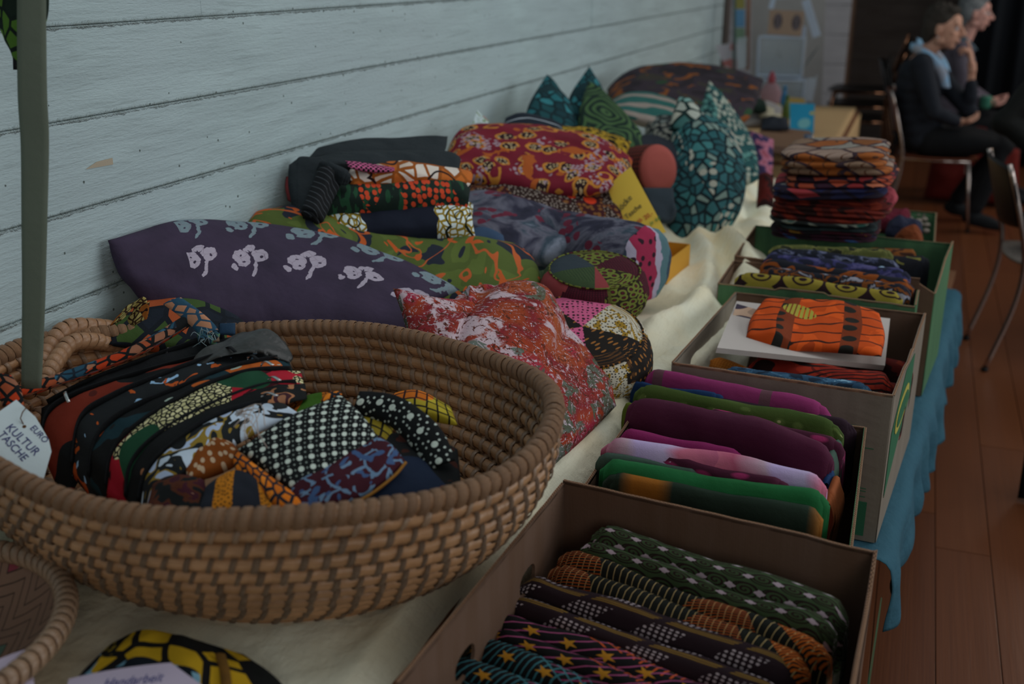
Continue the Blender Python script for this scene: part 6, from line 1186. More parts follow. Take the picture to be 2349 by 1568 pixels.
# stack of folded cloths
cx0 = -.215; cy0 = 3.215
stk = [('dark maroon and blue cloth, lowest of the far folded stack', .030, [fab('maroon_blue_print', blot(16, [(0, h('160d12')), (.5, h('240f1a')), (.62, h('1a2c4a'))], 2))], 0, .30),
 ('mustard and dark teal cloth, second lowest of the far folded stack', .034, [fab('mustard_maroon_print', blot(14, [(0, h('161418')), (.48, h('2c0f18')), (.6, h('5c4418'))], 2)), fab('dark_teal_print', blot(14, [(0, h('11181a')), (.5, h('1a2426')), (.66, h('3c1018'))], 2))], .01, .31),
 ('black cloth with cream and teal zigzag edge in the far folded stack', .036, [fab('cream_teal_zigzag_print', blot(18, [(0, h('101312')), (.46, h('14181a')), (.52, h('4c5048')), (.62, h('1c3a34'))], 1, .3)), F_drd], -.01, .30),
 ('dark red and rust cloth in the middle of the far folded stack', .038, [fab('rust_red_print', blot(14, [(0, h('1c0d0c')), (.42, h('4a1710')), (.55, h('32100e')), (.64, h('54301a'))], 2))], .01, .34),
 ('black-red cloth with a coral frilled end in the far folded stack', .034, [F_drd], .0, .34),
 ('navy and salmon pink cloth, second from the top of the far folded stack', .050, [fab('navy_salmon_print', over(cells(13, [h('161832'), h('6a2428'), h('1a1a30'), h('6e3434')], h('17121c'), .10, 1, .4), mnoise(9, .66, 1, .2, 3), P_(h('73706e'))))], -.01, .33),
 ('red and orange cell-print cloth under the top of the far folded stack', .040, [fab('red_orange_cell_print', cells(22, [h('5c1a1c'), h('6a2c1c'), h('22101c'), h('7a4430')], h('170d14'), .12, 1, .4))], .015, .31),
 ('brown, rust and grey leaf-print cloth, top of the far folded stack', .098, [fab('brown_grey_leaf_print', over(cells(11, [h('6a3a18'), h('5c4a3c'), h('6a5a50'), h('5a3418'), h('62605a')], h('241a20'), .07, 1, .6), linesm(.03, .12, .7, .05, 8), P_(h('3c2416'))))], -.01, .31)]
z = .820
for k, (lb, hh_, ms, dx, wd) in enumerate(stk):
    hh_ *= .655; wd *= .95
    slab('folded_cloth', (cx0+dx+.008*k*.5, cy0+.01*sin(k*2.1), z), wd, .34, hh_, .06*sin(k*1.7), ms, lb, 'folded cloth', None, layers=2 if k < 7 else 3, seed=70+k, wob=.007, tilt=(.05 if k > 4 else 0, 0)); z += hh_*.985+.002
form('coral_cloth_end', 'coral-pink frilled cloth end sticking out right of the far folded stack', 'cloth', [T(1985, 490, 1.22), T(2030, 492, 1.22)], [T(2030, 492, 1.22), T(2060, 455, 1.22), T(2040, 425, 1.24)], [T(1990, 432, 1.24), T(2040, 425, 1.24)], [T(1985, 490, 1.22), T(2005, 460, 1.23), T(1990, 432, 1.24)], solid('coral_frill', '7a343c', wr=.8, wsc=30), .02, .02, n=20, m=20, wr=.010, ws=30)
for k, (lb, x, y, r, c) in enumerate([('crimson scarf lump spilling right of the far folded stack', 2045, 500, .05, '4a1420'), ('dark navy scarf lump in the farthest green box', 2075, 520, .045, '1a1d2c'), ('orange-brown scarf lump in the farthest green box', 2085, 545, .035, '5a2c16')]):
    p = Z(x, y, .74); o = puff('scarf', [p+Vector((-r*1.3, -r, -.02)), p+Vector((0, -r*1.2, -.02)), p+Vector((r*1.3, -r, -.02))], [p+Vector((r*1.3, -r, -.02)), p+Vector((r*1.3, r, -.02))], [p+Vector((-r*1.3, r, -.02)), p+Vector((r*1.3, r, -.02))], [p+Vector((-r*1.3, -r, -.02)), p+Vector((-r*1.3, r, -.02))], solid('scarf_cloth_%s' % 'abc'[k], c, wr=1, wsc=25), .06, .04, n=24, m=24, wr=.018, ws=20, toward=(0, 0, 1), seed=k); tag(o, lb, 'scarf')
for k in range(16):
    a = Z(2075+16*(k % 4)+random.uniform(-4, 4), 492+13*(k//4)+random.uniform(-3, 3), .725); o = MB().ball(a, (.013, .013, .010), 10, 7).obj('shell_bead', solid('pale_shell', '5e564e', rough=.4)); tag(o, 'pale shell-like bead lying among many like it in the farthest green box', 'bead', 'pale beads in the farthest green box')
# ================================================================ far end of the stall
M_ycloth = fab('yellowed_table_cloth', lambda g, v: g.mix(g.noise(v, 3, 2), h('8a6f50', 2.0), h('927b58', 2.0)), wr=.3)
ft = empty('far_table', (-.8, 6.0, 0), 'far table with yellowish cloth beyond the heap of cushions', 'table')
MB().box((-1.30, 5.0, .66), (-.33, 7.08, .71)).obj('tabletop', M_wood, ft, smooth=False)
for x in (-1.24, -.42):
    for y in (5.1, 6.95): MB().box((x-.025, y-.025, 0), (x+.025, y+.025, .66)).obj('leg', M_wood, ft, smooth=False)
b_ = bmesh.new(); bmesh.ops.create_cube(b_, size=1)
for v_ in b_.verts: v_.co = Vector((-.815+v_.co.x*1.0, 6.04+v_.co.y*2.12, .52+v_.co.z*.42))
bmesh.ops.bevel(b_, geom=[e for e in b_.edges if e.verts[0].co.z+e.verts[1].co.z > 1.0], offset=.035, segments=4, affect='EDGES'); bmesh.ops.delete(b_, geom=[f for f in b_.faces if f.calc_center_median().z < .32], context='FACES')
bmesh.ops.subdivide_edges(b_, edges=[e for e in b_.edges if e.calc_length() > .3], cuts=30, use_grid_fill=True)
for v_ in b_.verts:
    k = max(0, .69-v_.co.z)/.4; v_.co.x += .012*k*sin(v_.co.y*22); v_.co.y += .012*k*sin(v_.co.x*22)
me = bpy.data.meshes.new('table_cover'); b_.to_mesh(me); b_.free(); me.polygons.foreach_set('use_smooth', [True]*len(me.polygons)); uvl = me.uv_layers.new(name='UV')
for lp in me.loops: co = me.vertices[lp.vertex_index].co; uvl.data[lp.index].uv = (co.x+co.z, co.y)
o = link('table_cover', me, M_ycloth); tag(o, 'yellowish cover with rounded corners over the far table', 'tablecloth')
def lump(name, label, cat, pts, t, mat, tf=.03, tb=.04, seed=0, wr=.012, tw=(0, -.6, .8)):
    """four px corners ll, lr, ur, ul"""
    a, b, c, d = [T(p[0], p[1], t*(1 if i < 2 else 1.02)) for i, p in enumerate(pts)]
    return form(name, label, cat, [a, b], [b, c], [d, c], [a, d], mat, tf, tb, part='cloth', n=22, m=20, wr=wr, ws=16, seed=seed, tw=tw)
lump('folded_cloth', 'grey and white crumpled cloth at the near end of the far table', 'cloth', [(1700, 290), (1790, 285), (1795, 245), (1700, 225)], 2.15, solid('greyish_cloth', '6d6a68', wr=.8), .04, .05, 81)
lump('folded_cloth', 'cream twisted cloth strip on the far table', 'cloth', [(1740, 268), (1795, 282), (1792, 258), (1750, 240)], 2.14, solid('cream_strip', '857f6c', wr=.6), .02, .02, 82)
lump('folded_cloth', 'black and dark green cloth lump on the far table', 'cloth', [(1705, 250), (1760, 255), (1755, 235), (1712, 228)], 2.12, solid('dark_green_lump', '14201a', wr=.6), .03, .03, 83)
lump('folded_cloth', 'charcoal cloth heap in front of the blue booklet', 'cloth', [(1745, 296), (1812, 296), (1805, 270), (1750, 268)], 2.10, M_char, .03, .03, 84)
lump('folded_cloth', 'pink and violet printed garment hanging between teal cushion and far stack', 'garment', [(1722, 440), (1770, 430), (1775, 320), (1705, 295)], 1.80, fab('pink_violet_print', blot(22, [(0, h('241c34')), (.42, h('2c2440')), (.5, h('7a4a5a')), (.62, h('6d3844'))], 1, .4)), .05, .05, 85)
lump('folded_cloth', 'dark red cloth bunched left of the far folded stack', 'cloth', [(1735, 480), (1775, 480), (1775, 400), (1740, 400)], 1.55, F_drd, .04, .05, 86)
fb = empty('flat_carton', tuple(T(1800, 330, 2.0)), 'flat opened brown carton lying before the blue booklet', 'box')
quad_plate('panel', T(1730, 330, 1.98), T(1870, 345, 1.95), T(1860, 300, 2.14), T(1748, 288, 2.16), .004, solid('brown_carton', '5c4636', rough=.8), fb)
quad_plate('flap', T(1730, 330, 1.98), T(1740, 345, 1.955), T(1855, 358, 1.93), T(1870, 345, 1.95), .003, solid('dark_carton', '46342a', rough=.8), fb)
# glass with blue tint
g = G('blue_tinted_glass'); g.b.inputs['Transmission Weight'].default_value = .8; g.b.inputs['Base Color'].default_value = (.35, .5, .75, 1); g.b.inputs['Roughness'].default_value = .1; M_bg = g.m
p = T(1852, 342, 1.94); cp = empty('plastic_cup', tuple(p), 'small bluish clear plastic cup on the brown carton', 'cup')
P = []; n = 24; V = []; F = []
for (r_, z_) in ((.001, .001), (.016, .001), (.020, .065), (.0188, .065), (.015, .003), (.001, .003)):
    for i in range(n): a = 2*pi*i/n; V.append(p+Vector((r_*cos(a), r_*sin(a), z_)))
for k in range(5):
    for i in range(n): F.append((k*n+i, k*n+(i+1) % n, (k+1)*n+(i+1) % n, (k+1)*n+i))
mesh('cup_wall', V, F, M_bg, cp)
bl = empty('blue_booklet', tuple(T(1840, 305, 2.31)), 'bright blue booklet with a small yellow sun and pale lettering standing on the far table', 'booklet')
A, B, C, D = T(1812, 300, 2.29), T(1866, 306, 2.27), T(1869, 238, 2.31), T(1812, 236, 2.33)
quad_plate('front_cover', A, B, C, D, .003, solid('blue_cover', '1f6f8c', rough=.4, wr=0), bl)
fmx = frame_on(A, B, D, .001 if (B-A).cross(D-A).dot(EYE-A) > 0 else -.005)
plate('sun_print', oval(.082, .135, .012, .011, p=1), [], .0006, fmx, M_yel, bl); plate('pale_print', oval(.06, .06, .032, .036, p=1), [], .0006, fmx, solid('pale_blue_print', '5a8a8e', wr=0), bl)
lf = empty('yellow_leaflet', tuple(T(1775, 262, 2.36)), 'small yellow leaflet behind the charcoal cloth on the far table', 'leaflet')
quad_plate('sheet', T(1762, 262, 2.36), T(1794, 268, 2.36), T(1792, 240, 2.40), T(1765, 236, 2.42), .001, solid('yellow_sheet', '8c8040', wr=0), lf)
lf = empty('yellow_leaflet', tuple(T(1820, 235, 2.6)), 'yellowish leaflet lying flat behind the blue booklet', 'leaflet')
quad_plate('sheet', T(1800, 238, 2.68), T(1850, 242, 2.66), T(1845, 226, 2.80), T(1800, 222, 2.82), .001, solid('yellow_sheet2', '86703a', wr=0), lf)
for k, (px, py, w_, t_) in enumerate([(1880, 262, 50, 2.55), (1868, 282, 40, 2.42)]):
    o = quad_plate('paper_strip', T(px-w_/2, py+5, t_), T(px+w_/2, py+7, t_), T(px+w_/2+4, py-3, t_*1.045), T(px-w_/2+4, py-4, t_*1.05), .0015, solid('grey_print_strip', '5c5046', wr=0)); tag(o, ['longer grey paper strip on the far table', 'shorter grey paper strip on the far table'][k], 'paper')
# pink paper figure and two bottle figures
pf = empty('paper_figure', tuple(T(1765, 250, 2.72)), 'pink paper figure with a red hood standing by the brochure rack', 'figure')
def rev(c, prof, n=20, fl=1.0): 
    V = []; F = []; 
    for (r_, z_) in prof:
        for i in range(n): a = 2*pi*i/n; V.append(c+Vector((r_*cos(a), r_*fl*sin(a), z_)))
    for k in range(len(prof)-1):
        for i in range(n): F.append((k*n+i, k*n+(i+1) % n, (k+1)*n+(i+1) % n, (k+1)*n+i))
    F += [tuple(range(n-1, -1, -1)), tuple((len(prof)-1)*n+i for i in range(n))]; return V, F
c_ = T(1765, 250, 2.70); V, F = rev(c_, [(.055, 0), (.062, .05), (.066, .10), (.045, .145), (.024, .16)], fl=.4); mesh('body', V, F, solid('pink_paper', '6d575c', wr=.1), pf)
V, F = rev(c_+Vector((0, 0, .155)), [(.020, 0), (.024, .02), (.018, .05), (.004, .075)], fl=.6); mesh('hood', V, F, solid('red_hood', '6e343c', wr=.1), pf)
for k, (px, py, t_, cl1, cl2, lb) in enumerate([(1797, 250, 2.62, '1f4a68', '24506c', 'slim blue bottle-shaped figure beside the pink paper figure'), (1802, 276, 2.42, '3c4a22', '2c4428', 'slim green bottle-shaped figure behind the charcoal cloth')]):
    c_ = T(px, py, t_); fg = empty('slim_bottle', tuple(c_), lb, 'bottle'); V, F = rev(c_, [(.018, 0), (.022, .02), (.022, .07), (.012, .10), (.009, .12)]); mesh('body', V, F, solid('bottle_%s' % 'ab'[k], cl1, rough=.3), fg)
    V, F = rev(c_+Vector((0, 0, .118)), [(.011, 0), (.012, .008), (.007, .022)]); mesh('cap', V, F, solid('bottle_cap_%s' % 'ab'[k], cl2, rough=.3), fg)
# brochure rack
YR = 7.45
g = G('clear_acrylic'); g.b.inputs['Transmission Weight'].default_value = .55; g.b.inputs['Base Color'].default_value = (.72, .80, .86, 1); g.b.inputs['Roughness'].default_value = .12; M_acr = g.m
M_whp = solid('white_plastic', '8792a0', rough=.35, wr=0)
rk = empty('brochure_rack', tuple(Y(1790, 250, YR)), 'white and clear brochure rack with three tiers on the far table', 'rack')
def Q(px, py, dy=0): return Y(px, py, YR+dy)
def bar(a, b, w_, nm, mat, par, d=.02):
    a, b = Vector(a), Vector(b); x = (b-a).normalized(); q = x.cross(Vector((0, 1, 0))).normalized()*w_/2; y = Vector((0, d/2, 0))
    V = [a-q-y, a+q-y, a+q+y, a-q+y, b-q-y, b+q-y, b+q+y, b-q+y]; return MB().add(V, [(3,2,1,0), (4,5,6,7), (0,1,5,4), (1,2,6,5), (2,3,7,6), (3,0,4,7)]).obj(nm, mat, par, smooth=False)
bar(Q(1732, 262), Q(1742, 90), .02, 'post', M_whp, rk); bar(Q(1825, 262), Q(1845, 60), .03, 'post', M_whp, rk); bar(Q(1768, 20), Q(1785, -40), .03, 'arch', M_whp, rk); bar(Q(1785, -8), Q(1845, -12), .03, 'arch', M_whp, rk)
bar(Q(1848, 0, -.02), Q(1874, 84, -.02), .05, 'side_arm', M_whp, rk)
for k, (y0, y1, tl) in enumerate([(172, 84, 0), (262, 182, 0)]):
    a, b, c, d = Q(1738, y0, -.02), Q(1838, y0+3, -.02), Q(1846, y1+3, -.10), Q(1742, y1, -.10)
    quad_plate('front_panel', a, b, c, d, .003, M_acr, rk); e = Vector((0, .12, 0)); quad_plate('back_panel', a+e, b+e, c+e*1.6, d+e*1.6, .003, M_whp, rk); quad_plate('shelf', a, b, b+e, a+e, .003, M_whp, rk)
    quad_plate('side_panel', b, b+e, c+e*1.6, c, .003, M_acr, rk)
    for p_, q_ in ((a, b), (b, c), (c, d), (d, a)): bar(p_, q_, .012, 'frame_edge', M_whp, rk, .012)
def flyer(label, pts, mat, dy, name='brochure', th=.004):
    o = quad_plate(name, *[Q(x, y, dy) for x, y in pts], th, mat); tag(o, label, 'brochure'); return o
fr_ = empty('oval_picture', tuple(Q(1800, 60, -.14)), 'tan card with two dark oval pictures at the top of the brochure rack', 'picture')
a, b, c, d = Q(1760, 78, -.12), Q(1838, 84, -.12), Q(1846, 26, -.14), Q(1766, 22, -.14); quad_plate('card', a, b, c, d, .004, solid('tan_card', '7a695c', wr=0), fr_)
fmx = frame_on(a, b, d, .002 if (b-a).cross(d-a).dot(EYE-a) > 0 else -.006)
for cx in (.058, .175): plate('oval_print', oval(cx, .085, .028, .050, p=1), [], .001, fmx, fab('oval_dark', blot(20, [(0, h('2f2c2e')), (.5, h('413c40')), (.6, h('5a5458'))], 1)), fr_)
M_fly = fab('flyer_print', blot(12, [(0, h('3c5a5c')), (.36, h('8d98a0')), (.62, h('97a0aa')), (.70, h('4a3a40'))], 2, .3)); M_fly2 = fab('flyer_print_two', blot(10, [(0, h('5a5650')), (.40, h('7c8288')), (.64, h('6a5040'))], 2, .3))
flyer('pale flyer with teal figure, front of the upper rack tier', [(1755, 168), (1832, 170), (1835, 100), (1757, 98)], M_fly, .02)
flyer('white sheet in the lower rack tier, half hidden by the pink figure', [(1770, 258), (1830, 260), (1834, 192), (1772, 190)], M_fly2, .02)
flyer('dark-striped booklet leaning at the right of the upper rack tier', [(1842, 158), (1866, 120), (1880, 104), (1850, 148)], solid('dark_teal_booklet', '24383c', wr=0), .0)
flyer('clear-sleeved leaflet at the right of the lower rack tier', [(1838, 250), (1862, 240), (1876, 172), (1848, 182)], M_fly2, .05)
# postcard column left of it
pc = empty('postcard_stand', tuple(Q(1700, 170, .1)), 'narrow postcard stand with blue and yellow cards left of the brochure rack', 'rack')
bar(Q(1684, 180, .1), Q(1686, -40, .1), .018, 'post', solid('grey_green_post', '4c5a5a', rough=.4), pc); bar(Q(1714, 160, .1), Q(1718, -30, .1), .026, 'tan_edge', solid('tan_edge', '6d5548', rough=.6), pc)
for k, (y0, y1, c_) in enumerate([(20, -6, '6e6a3c'), (62, 22, '4a6e8a'), (100, 64, '5a6e5c')]): quad_plate('postcard', Q(1688, y0, .06), Q(1708, y0, .06), Q(1708, y1, .06), Q(1688, y1, .06), .003, solid('postcard_%s' % 'abc'[k], c_, wr=0), pc)
quad_plate('grey_sleeve', Q(1690, 158, .0), Q(1712, 155, .0), Q(1714, 84, .0), Q(1690, 88, .0), .003, M_acr, pc)
flyer('white and pink leaflet leaning out left of the postcard stand', [(1665, 160), (1690, 160), (1688, 98), (1642, 104)], fab('pink_leaflet', blot(8, [(0, h('8c5a58')), (.40, h('8f8c92')), (.7, h('8a6460'))], 0)), .1)
flyer('large pale grey poster board behind the brochure rack', [(1722, 250), (1884, 262), (1896, -60), (1726, -60)], solid('pale_board', '7a7876', wr=0), .55, name='poster_board')
# ================================================================ chairs
M_chrome = solid('chrome_tube', '8a7f7a', rough=.25, metal=1, wr=0, bump=0); M_chair = solid('reddish_ply', '4a2618', rough=.35, wr=0); M_blk = solid('black_lacquer', '0c0b0b', rough=.35, wr=0)
def chair(label, x, y, yaw, z0=0, seatm=None, backm=None, tube=None, name='tubular_chair', seat_z=.45, group=None, hi=.84):
    seatm = seatm or M_chair; backm = backm or M_chair; tube = tube or M_chrome
    t = empty(name, (x, y, z0), label, 'chair', group); Rm = Matrix.Translation((x, y, z0)) @ Matrix.Rotation(yaw, 4, 'Z'); W = lambda *p: Rm @ Vector(p)
    V = []; F = []; n, m = 14, 12
    for s_ in (0, 1):
        for j in range(m):
            for i in range(n):
                u = i/(n-1)*2-1; v = j/(m-1)*2-1; sx = u*math.sqrt(1-v*v*.28); sy = v*math.sqrt(1-u*u*.28); V.append(W(sx*.235+.01, sy*.225, seat_z+.012*(sx*sx)-.018*(sx > .7)*(sx-.7)*3-.012*(1-sy*sy)-s_*.012))
    k = n*m
    for j in range(m-1):
        for i in range(n-1): a = j*n+i; F += [(a, a+1, a+n+1, a+n), (k+a+n, k+a+n+1, k+a+1, k+a)]
    for i in range(n-1): F += [(i, k+i, k+i+1, i+1), ((m-1)*n+i+1, k+(m-1)*n+i+1, k+(m-1)*n+i, (m-1)*n+i)]
    for j in range(m-1): F += [((j+1)*n, k+(j+1)*n, k+j*n, j*n), (j*n+n-1, k+j*n+n-1, k+(j+1)*n+n-1, (j+1)*n+n-1)]
    mesh('seat', V, F, seatm, t)
    V = []; F = []
    for s_ in (0, 1):
        for j in range(m):
            for i in range(n):
                u = i/(n-1)*2-1; v = j/(m-1)*2-1; yy = u*.21*math.sqrt(1-v*v*.2); zz = hi-.13+v*.13*math.sqrt(1-u*u*.2); V.append(W(-.235-.07*(zz-.6)/.25-.035*(1-u*u)+s_*.010, yy, zz))
    for j in range(m-1):
        for i in range(n-1): a = j*n+i; F += [(a, a+1, a+n+1, a+n), (k+a+n, k+a+n+1, k+a+1, k+a)]
    for i in range(n-1): F += [(i, k+i, k+i+1, i+1), ((m-1)*n+i+1, k+(m-1)*n+i+1, k+(m-1)*n+i, (m-1)*n+i)]
    for j in range(m-1): F += [((j+1)*n, k+(j+1)*n, k+j*n, j*n), (j*n+n-1, k+j*n+n-1, k+(j+1)*n+n-1, (j+1)*n+n-1)]
    mesh('backrest', V, F, backm, t)
    for s_ in (-1, 1):
        MB().tube([W(.19, .20*s_, seat_z-.02), W(.21, .205*s_, seat_z*.5), W(.235, .21*s_, .012)], .0105, 8).obj('leg', tube, t); MB().tube([W(.235, .21*s_, .014), W(.235, .21*s_, 0)], .014, 8).obj('rubber_foot', M_blk, t)
        MB().tube(spline([W(-.28, .20*s_, .012), W(-.21, .20*s_, seat_z*.6), W(-.195, .20*s_, seat_z), W(-.23, .205*s_, seat_z+.16), W(-.30, .19*s_, hi)], 18), .0105, 8).obj('rear_frame', tube, t); MB().tube([W(-.28, .20*s_, .014), W(-.28, .20*s_, 0)], .014, 8).obj('rubber_foot', M_blk, t)
        MB().tube([W(-.195, .20*s_, seat_z-.02), W(.19, .20*s_, seat_z-.02)], .0105, 8).obj('seat_rail', tube, t)
    MB().tube([W(.185, -.20, seat_z-.022), W(.185, .20, seat_z-.022)], .010, 8).obj('cross_rail', tube, t)
    return t
chair('tubular chair with reddish seat under the woman with the light blue scarf', .15, 7.25, 0)
chair('black tubular chair under the grey-haired person behind', .08, 8.15, 0, seatm=M_blk, backm=M_blk, tube=M_blk, hi=.95)
chair('tubular chair cut by the right edge, with splayed chrome legs', .63, 4.72, .15, seatm=solid('grey_seat', '5c5550', rough=.4), backm=M_blk)
for k in range(3): chair(['lowest of the stacked black chairs beyond the far table', 'middle one of the stacked black chairs beyond the far table', 'top one of the stacked black chairs beyond the far table'][k], -.42, 8.9, pi, z0=.11*k, seatm=M_blk, backm=M_blk, tube=solid('dark_bronze_tube', '5a4030', rough=.25, metal=1, wr=0, bump=0), group='stacked black chairs')
rb_ = empty('red_bag', (.42, 7.95, 0), 'dark red bag standing on the floor behind the woman\'s chair', 'bag'); 
puff('body', [Vector((.12, 7.95, .02)), Vector((.72, 7.9, .02))], [Vector((.72, 7.9, .02)), Vector((.68, 7.9, .40))], [Vector((.15, 7.95, .43)), Vector((.4, 7.95, .46)), Vector((.68, 7.9, .40))], [Vector((.12, 7.95, .02)), Vector((.15, 7.95, .43))], solid('red_cloth', '4a1410', wr=.6), .08, .08, n=24, m=20, wr=.02, ws=6, parent=rb_)
ribbon('handle', [Vector((.3, 7.87, .40)), Vector((.32, 7.86, .52)), Vector((.46, 7.86, .53)), Vector((.5, 7.86, .40))], Vector((0, .03, 0)), solid('red_cloth', '4a1410'), parent=rb_)
bg_ = empty('black_bag', (.56, 3.45, 0), 'black bag on the floor at the right edge of the picture', 'bag')
puff('body', [Vector((.43, 3.30, .01)), Vector((.80, 3.30, .01))], [Vector((.80, 3.30, .01)), Vector((.78, 3.35, .30))], [Vector((.43, 3.32, .22)), Vector((.6, 3.33, .31)), Vector((.78, 3.35, .30))], [Vector((.43, 3.30, .01)), Vector((.43, 3.32, .22))], M_blackcloth, .05, .06, n=20, m=18, wr=.01, ws=8, parent=bg_, toward=(0, -1, 0))
ribbon('handle', [Vector((.56, 3.32, .28)), Vector((.58, 3.32, .38)), Vector((.68, 3.32, .39)), Vector((.71, 3.32, .29))], Vector((0, .025, 0)), M_blackcloth, parent=bg_)
# ================================================================ people
def taper(mb, P, R, n=14):
    P = [Vector(p) for p in P]; mb.tube(P, R, n, caps=True)
    for p, r in zip(P, R): mb.ball(p, r*.995, 12, 8)
def basis(f, u=Vector((0, 0, 1))):
    f = Vector(f).normalized(); l = Vector(u).cross(f).normalized(); u = f.cross(l); return f, l, u
def hand(mb, wrist, d, palm_n, thumb_side, curl=.5, size=1.0, spread=.1, finger_curls=None):
    """palm and five fingers; d runs from wrist to knuckles, palm_n out of the palm"""
    d = Vector(d).normalized(); pn = Vector(palm_n); pn = (pn-d*pn.dot(d)).normalized(); s = d.cross(pn).normalized()*thumb_side; w = Vector(wrist); S = size
    rot = Matrix((s, d, pn)).transposed()
    mb.ball(w+d*.045*S, (.041*S, .052*S, .015*S), 16, 10, rot); mb.ball(w+d*.02*S+s*.016*S+pn*.005*S, (.020*S, .032*S, .015*S), 12, 8, rot)
    mb.tube([w-d*.03*S, w+d*.02*S], [.023*S, .025*S], 12)
    for k, (off, L, r) in enumerate([(.029, .070, .0085), (.010, .078, .0088), (-.010, .073, .0085), (-.029, .058, .0076)]):
        c = (finger_curls[k] if finger_curls else curl); p = w+d*.078*S+s*off*S*1.0; dd = (d+s*off*spread*20*.2).normalized(); P = [p-d*.02*S, p]; a = 0
        for seg in (.46, .30, .24):
            a += c*.95; v = dd*cos(a)+pn*sin(a); p = p+v*(L*seg*S); P.append(p)
        taper(mb, P, [r*S, r*1.04*S, r*.96*S, r*.88*S, r*.76*S], 10)
    p = w+d*.022*S+s*.028*S; v1 = (s*.75+d*.65+pn*.25).normalized(); v2 = (s*.25+d*.85+pn*.4).normalized(); taper(mb, [p-v1*.01, p+v1*.034*S, p+v1*.034*S+v2*.03*S, p+v1*.034*S+v2*.052*S], [.0115*S, .0108*S, .0095*S, .0078*S], 10)
def skinmat(nm, c):
    g = G(nm); n = g.noise(g.tc.outputs['Object'], 30, 3); cc = h(c); g.b.inputs['Subsurface Weight'].default_value = .08; g.b.inputs['Subsurface Scale'].default_value = .01
    return g.finish(g.mix(g.soft(n, .3, .7), tuple(x*.88 for x in cc[:3])+(1,), cc), rough=.5, wr=.02, wsc=60, bump=.1, bs=300)
def head(mb, c, f, u, S=1.0):
    f, l, u = basis(f, u); rot = Matrix((l, f, u)).transposed(); P = lambda a, b, d: c+(f*a+l*b+u*d)*S
    mb.ball(P(-.012, 0, .025), (.076*S, .096*S, .088*S), 22, 16, rot); mb.ball(P(.022, 0, -.028), (.060*S, .068*S, .078*S), 20, 14, rot); mb.ball(P(.052, 0, -.088), (.026*S, .024*S, .020*S), 14, 10, rot)
    mb.ball(P(.055, 0, .045), (.052*S, .035*S, .035*S), 14, 10, rot)
    for s_ in (-1, 1):
        mb.ball(P(.058, .036*s_, -.018), (.022*S, .022*S, .020*S), 12, 8, rot); mb.ball(P(-.008, .076*s_, -.005), (.009*S, .018*S, .031*S), 12, 8, rot); mb.ball(P(.078, .028*s_, .030), (.020*S, .011*S, .008*S), 10, 8, rot); mb.ball(P(.0, .055*s_, -.062), (.014*S, .03*S, .02*S), 10, 8, rot)
    taper(mb, [P(.088, 0, .018), P(.100, 0, -.002), P(.114, 0, -.024), P(.100, 0, -.034)], [.008*S, .010*S, .013*S, .010*S], 10)
    for s_ in (-1, 1): mb.ball(P(.098, .012*s_, -.030), .009*S, 8, 6)
    mb.ball(P(.088, 0, -.056), (.024*S, .010*S, .006*S), 12, 8, rot); mb.ball(P(.086, 0, -.067), (.021*S, .010*S, .007*S), 12, 8, rot)
    return P, rot
def eyes(t, P, rot, S=1.0, glasses=False):
    for s_ in (-1, 1):
        e = MB().ball(P(.076, .031*s_, .004), .0115*S, 12, 10).obj('eye', solid('eye_white', '8a8688', rough=.2, wr=0), t); MB().ball(P(.0845, .031*s_, .003), (.0055, .0055, .0055), 10, 8).obj('iris', solid('dark_iris', '1a1512', rough=.2, wr=0), e)
        MB().ball(P(.082, .032*s_, .022), (.017*S, .004, .003), 10, 6, rot).obj('eyebrow', solid('brow_hair', '3c3632', wr=0), t)
    MB().ball(P(.093, 0, -.0615), (.019*S, .0055, .0055), 12, 6, rot).obj('lips', solid('lip', '74484a', rough=.4, wr=0), t)
    if glasses:
        for s_ in (-1, 1):
            mb = MB(); mb.tube([P(.097, .033*s_+.021*cos(a), .004+.016*sin(a)) for a in [2*pi*i/20 for i in range(21)]], .0013, 6); mb.tube([P(.095, .054*s_, .008), P(.0, .080*s_, .012)], .0013, 6); mb.obj('spectacle_frame', M_steel, t)
        MB().tube([P(.100, -.012, .006), P(.102, 0, .009), P(.100, .012, .006)], .0013, 6).obj('spectacle_bridge', M_steel, t)
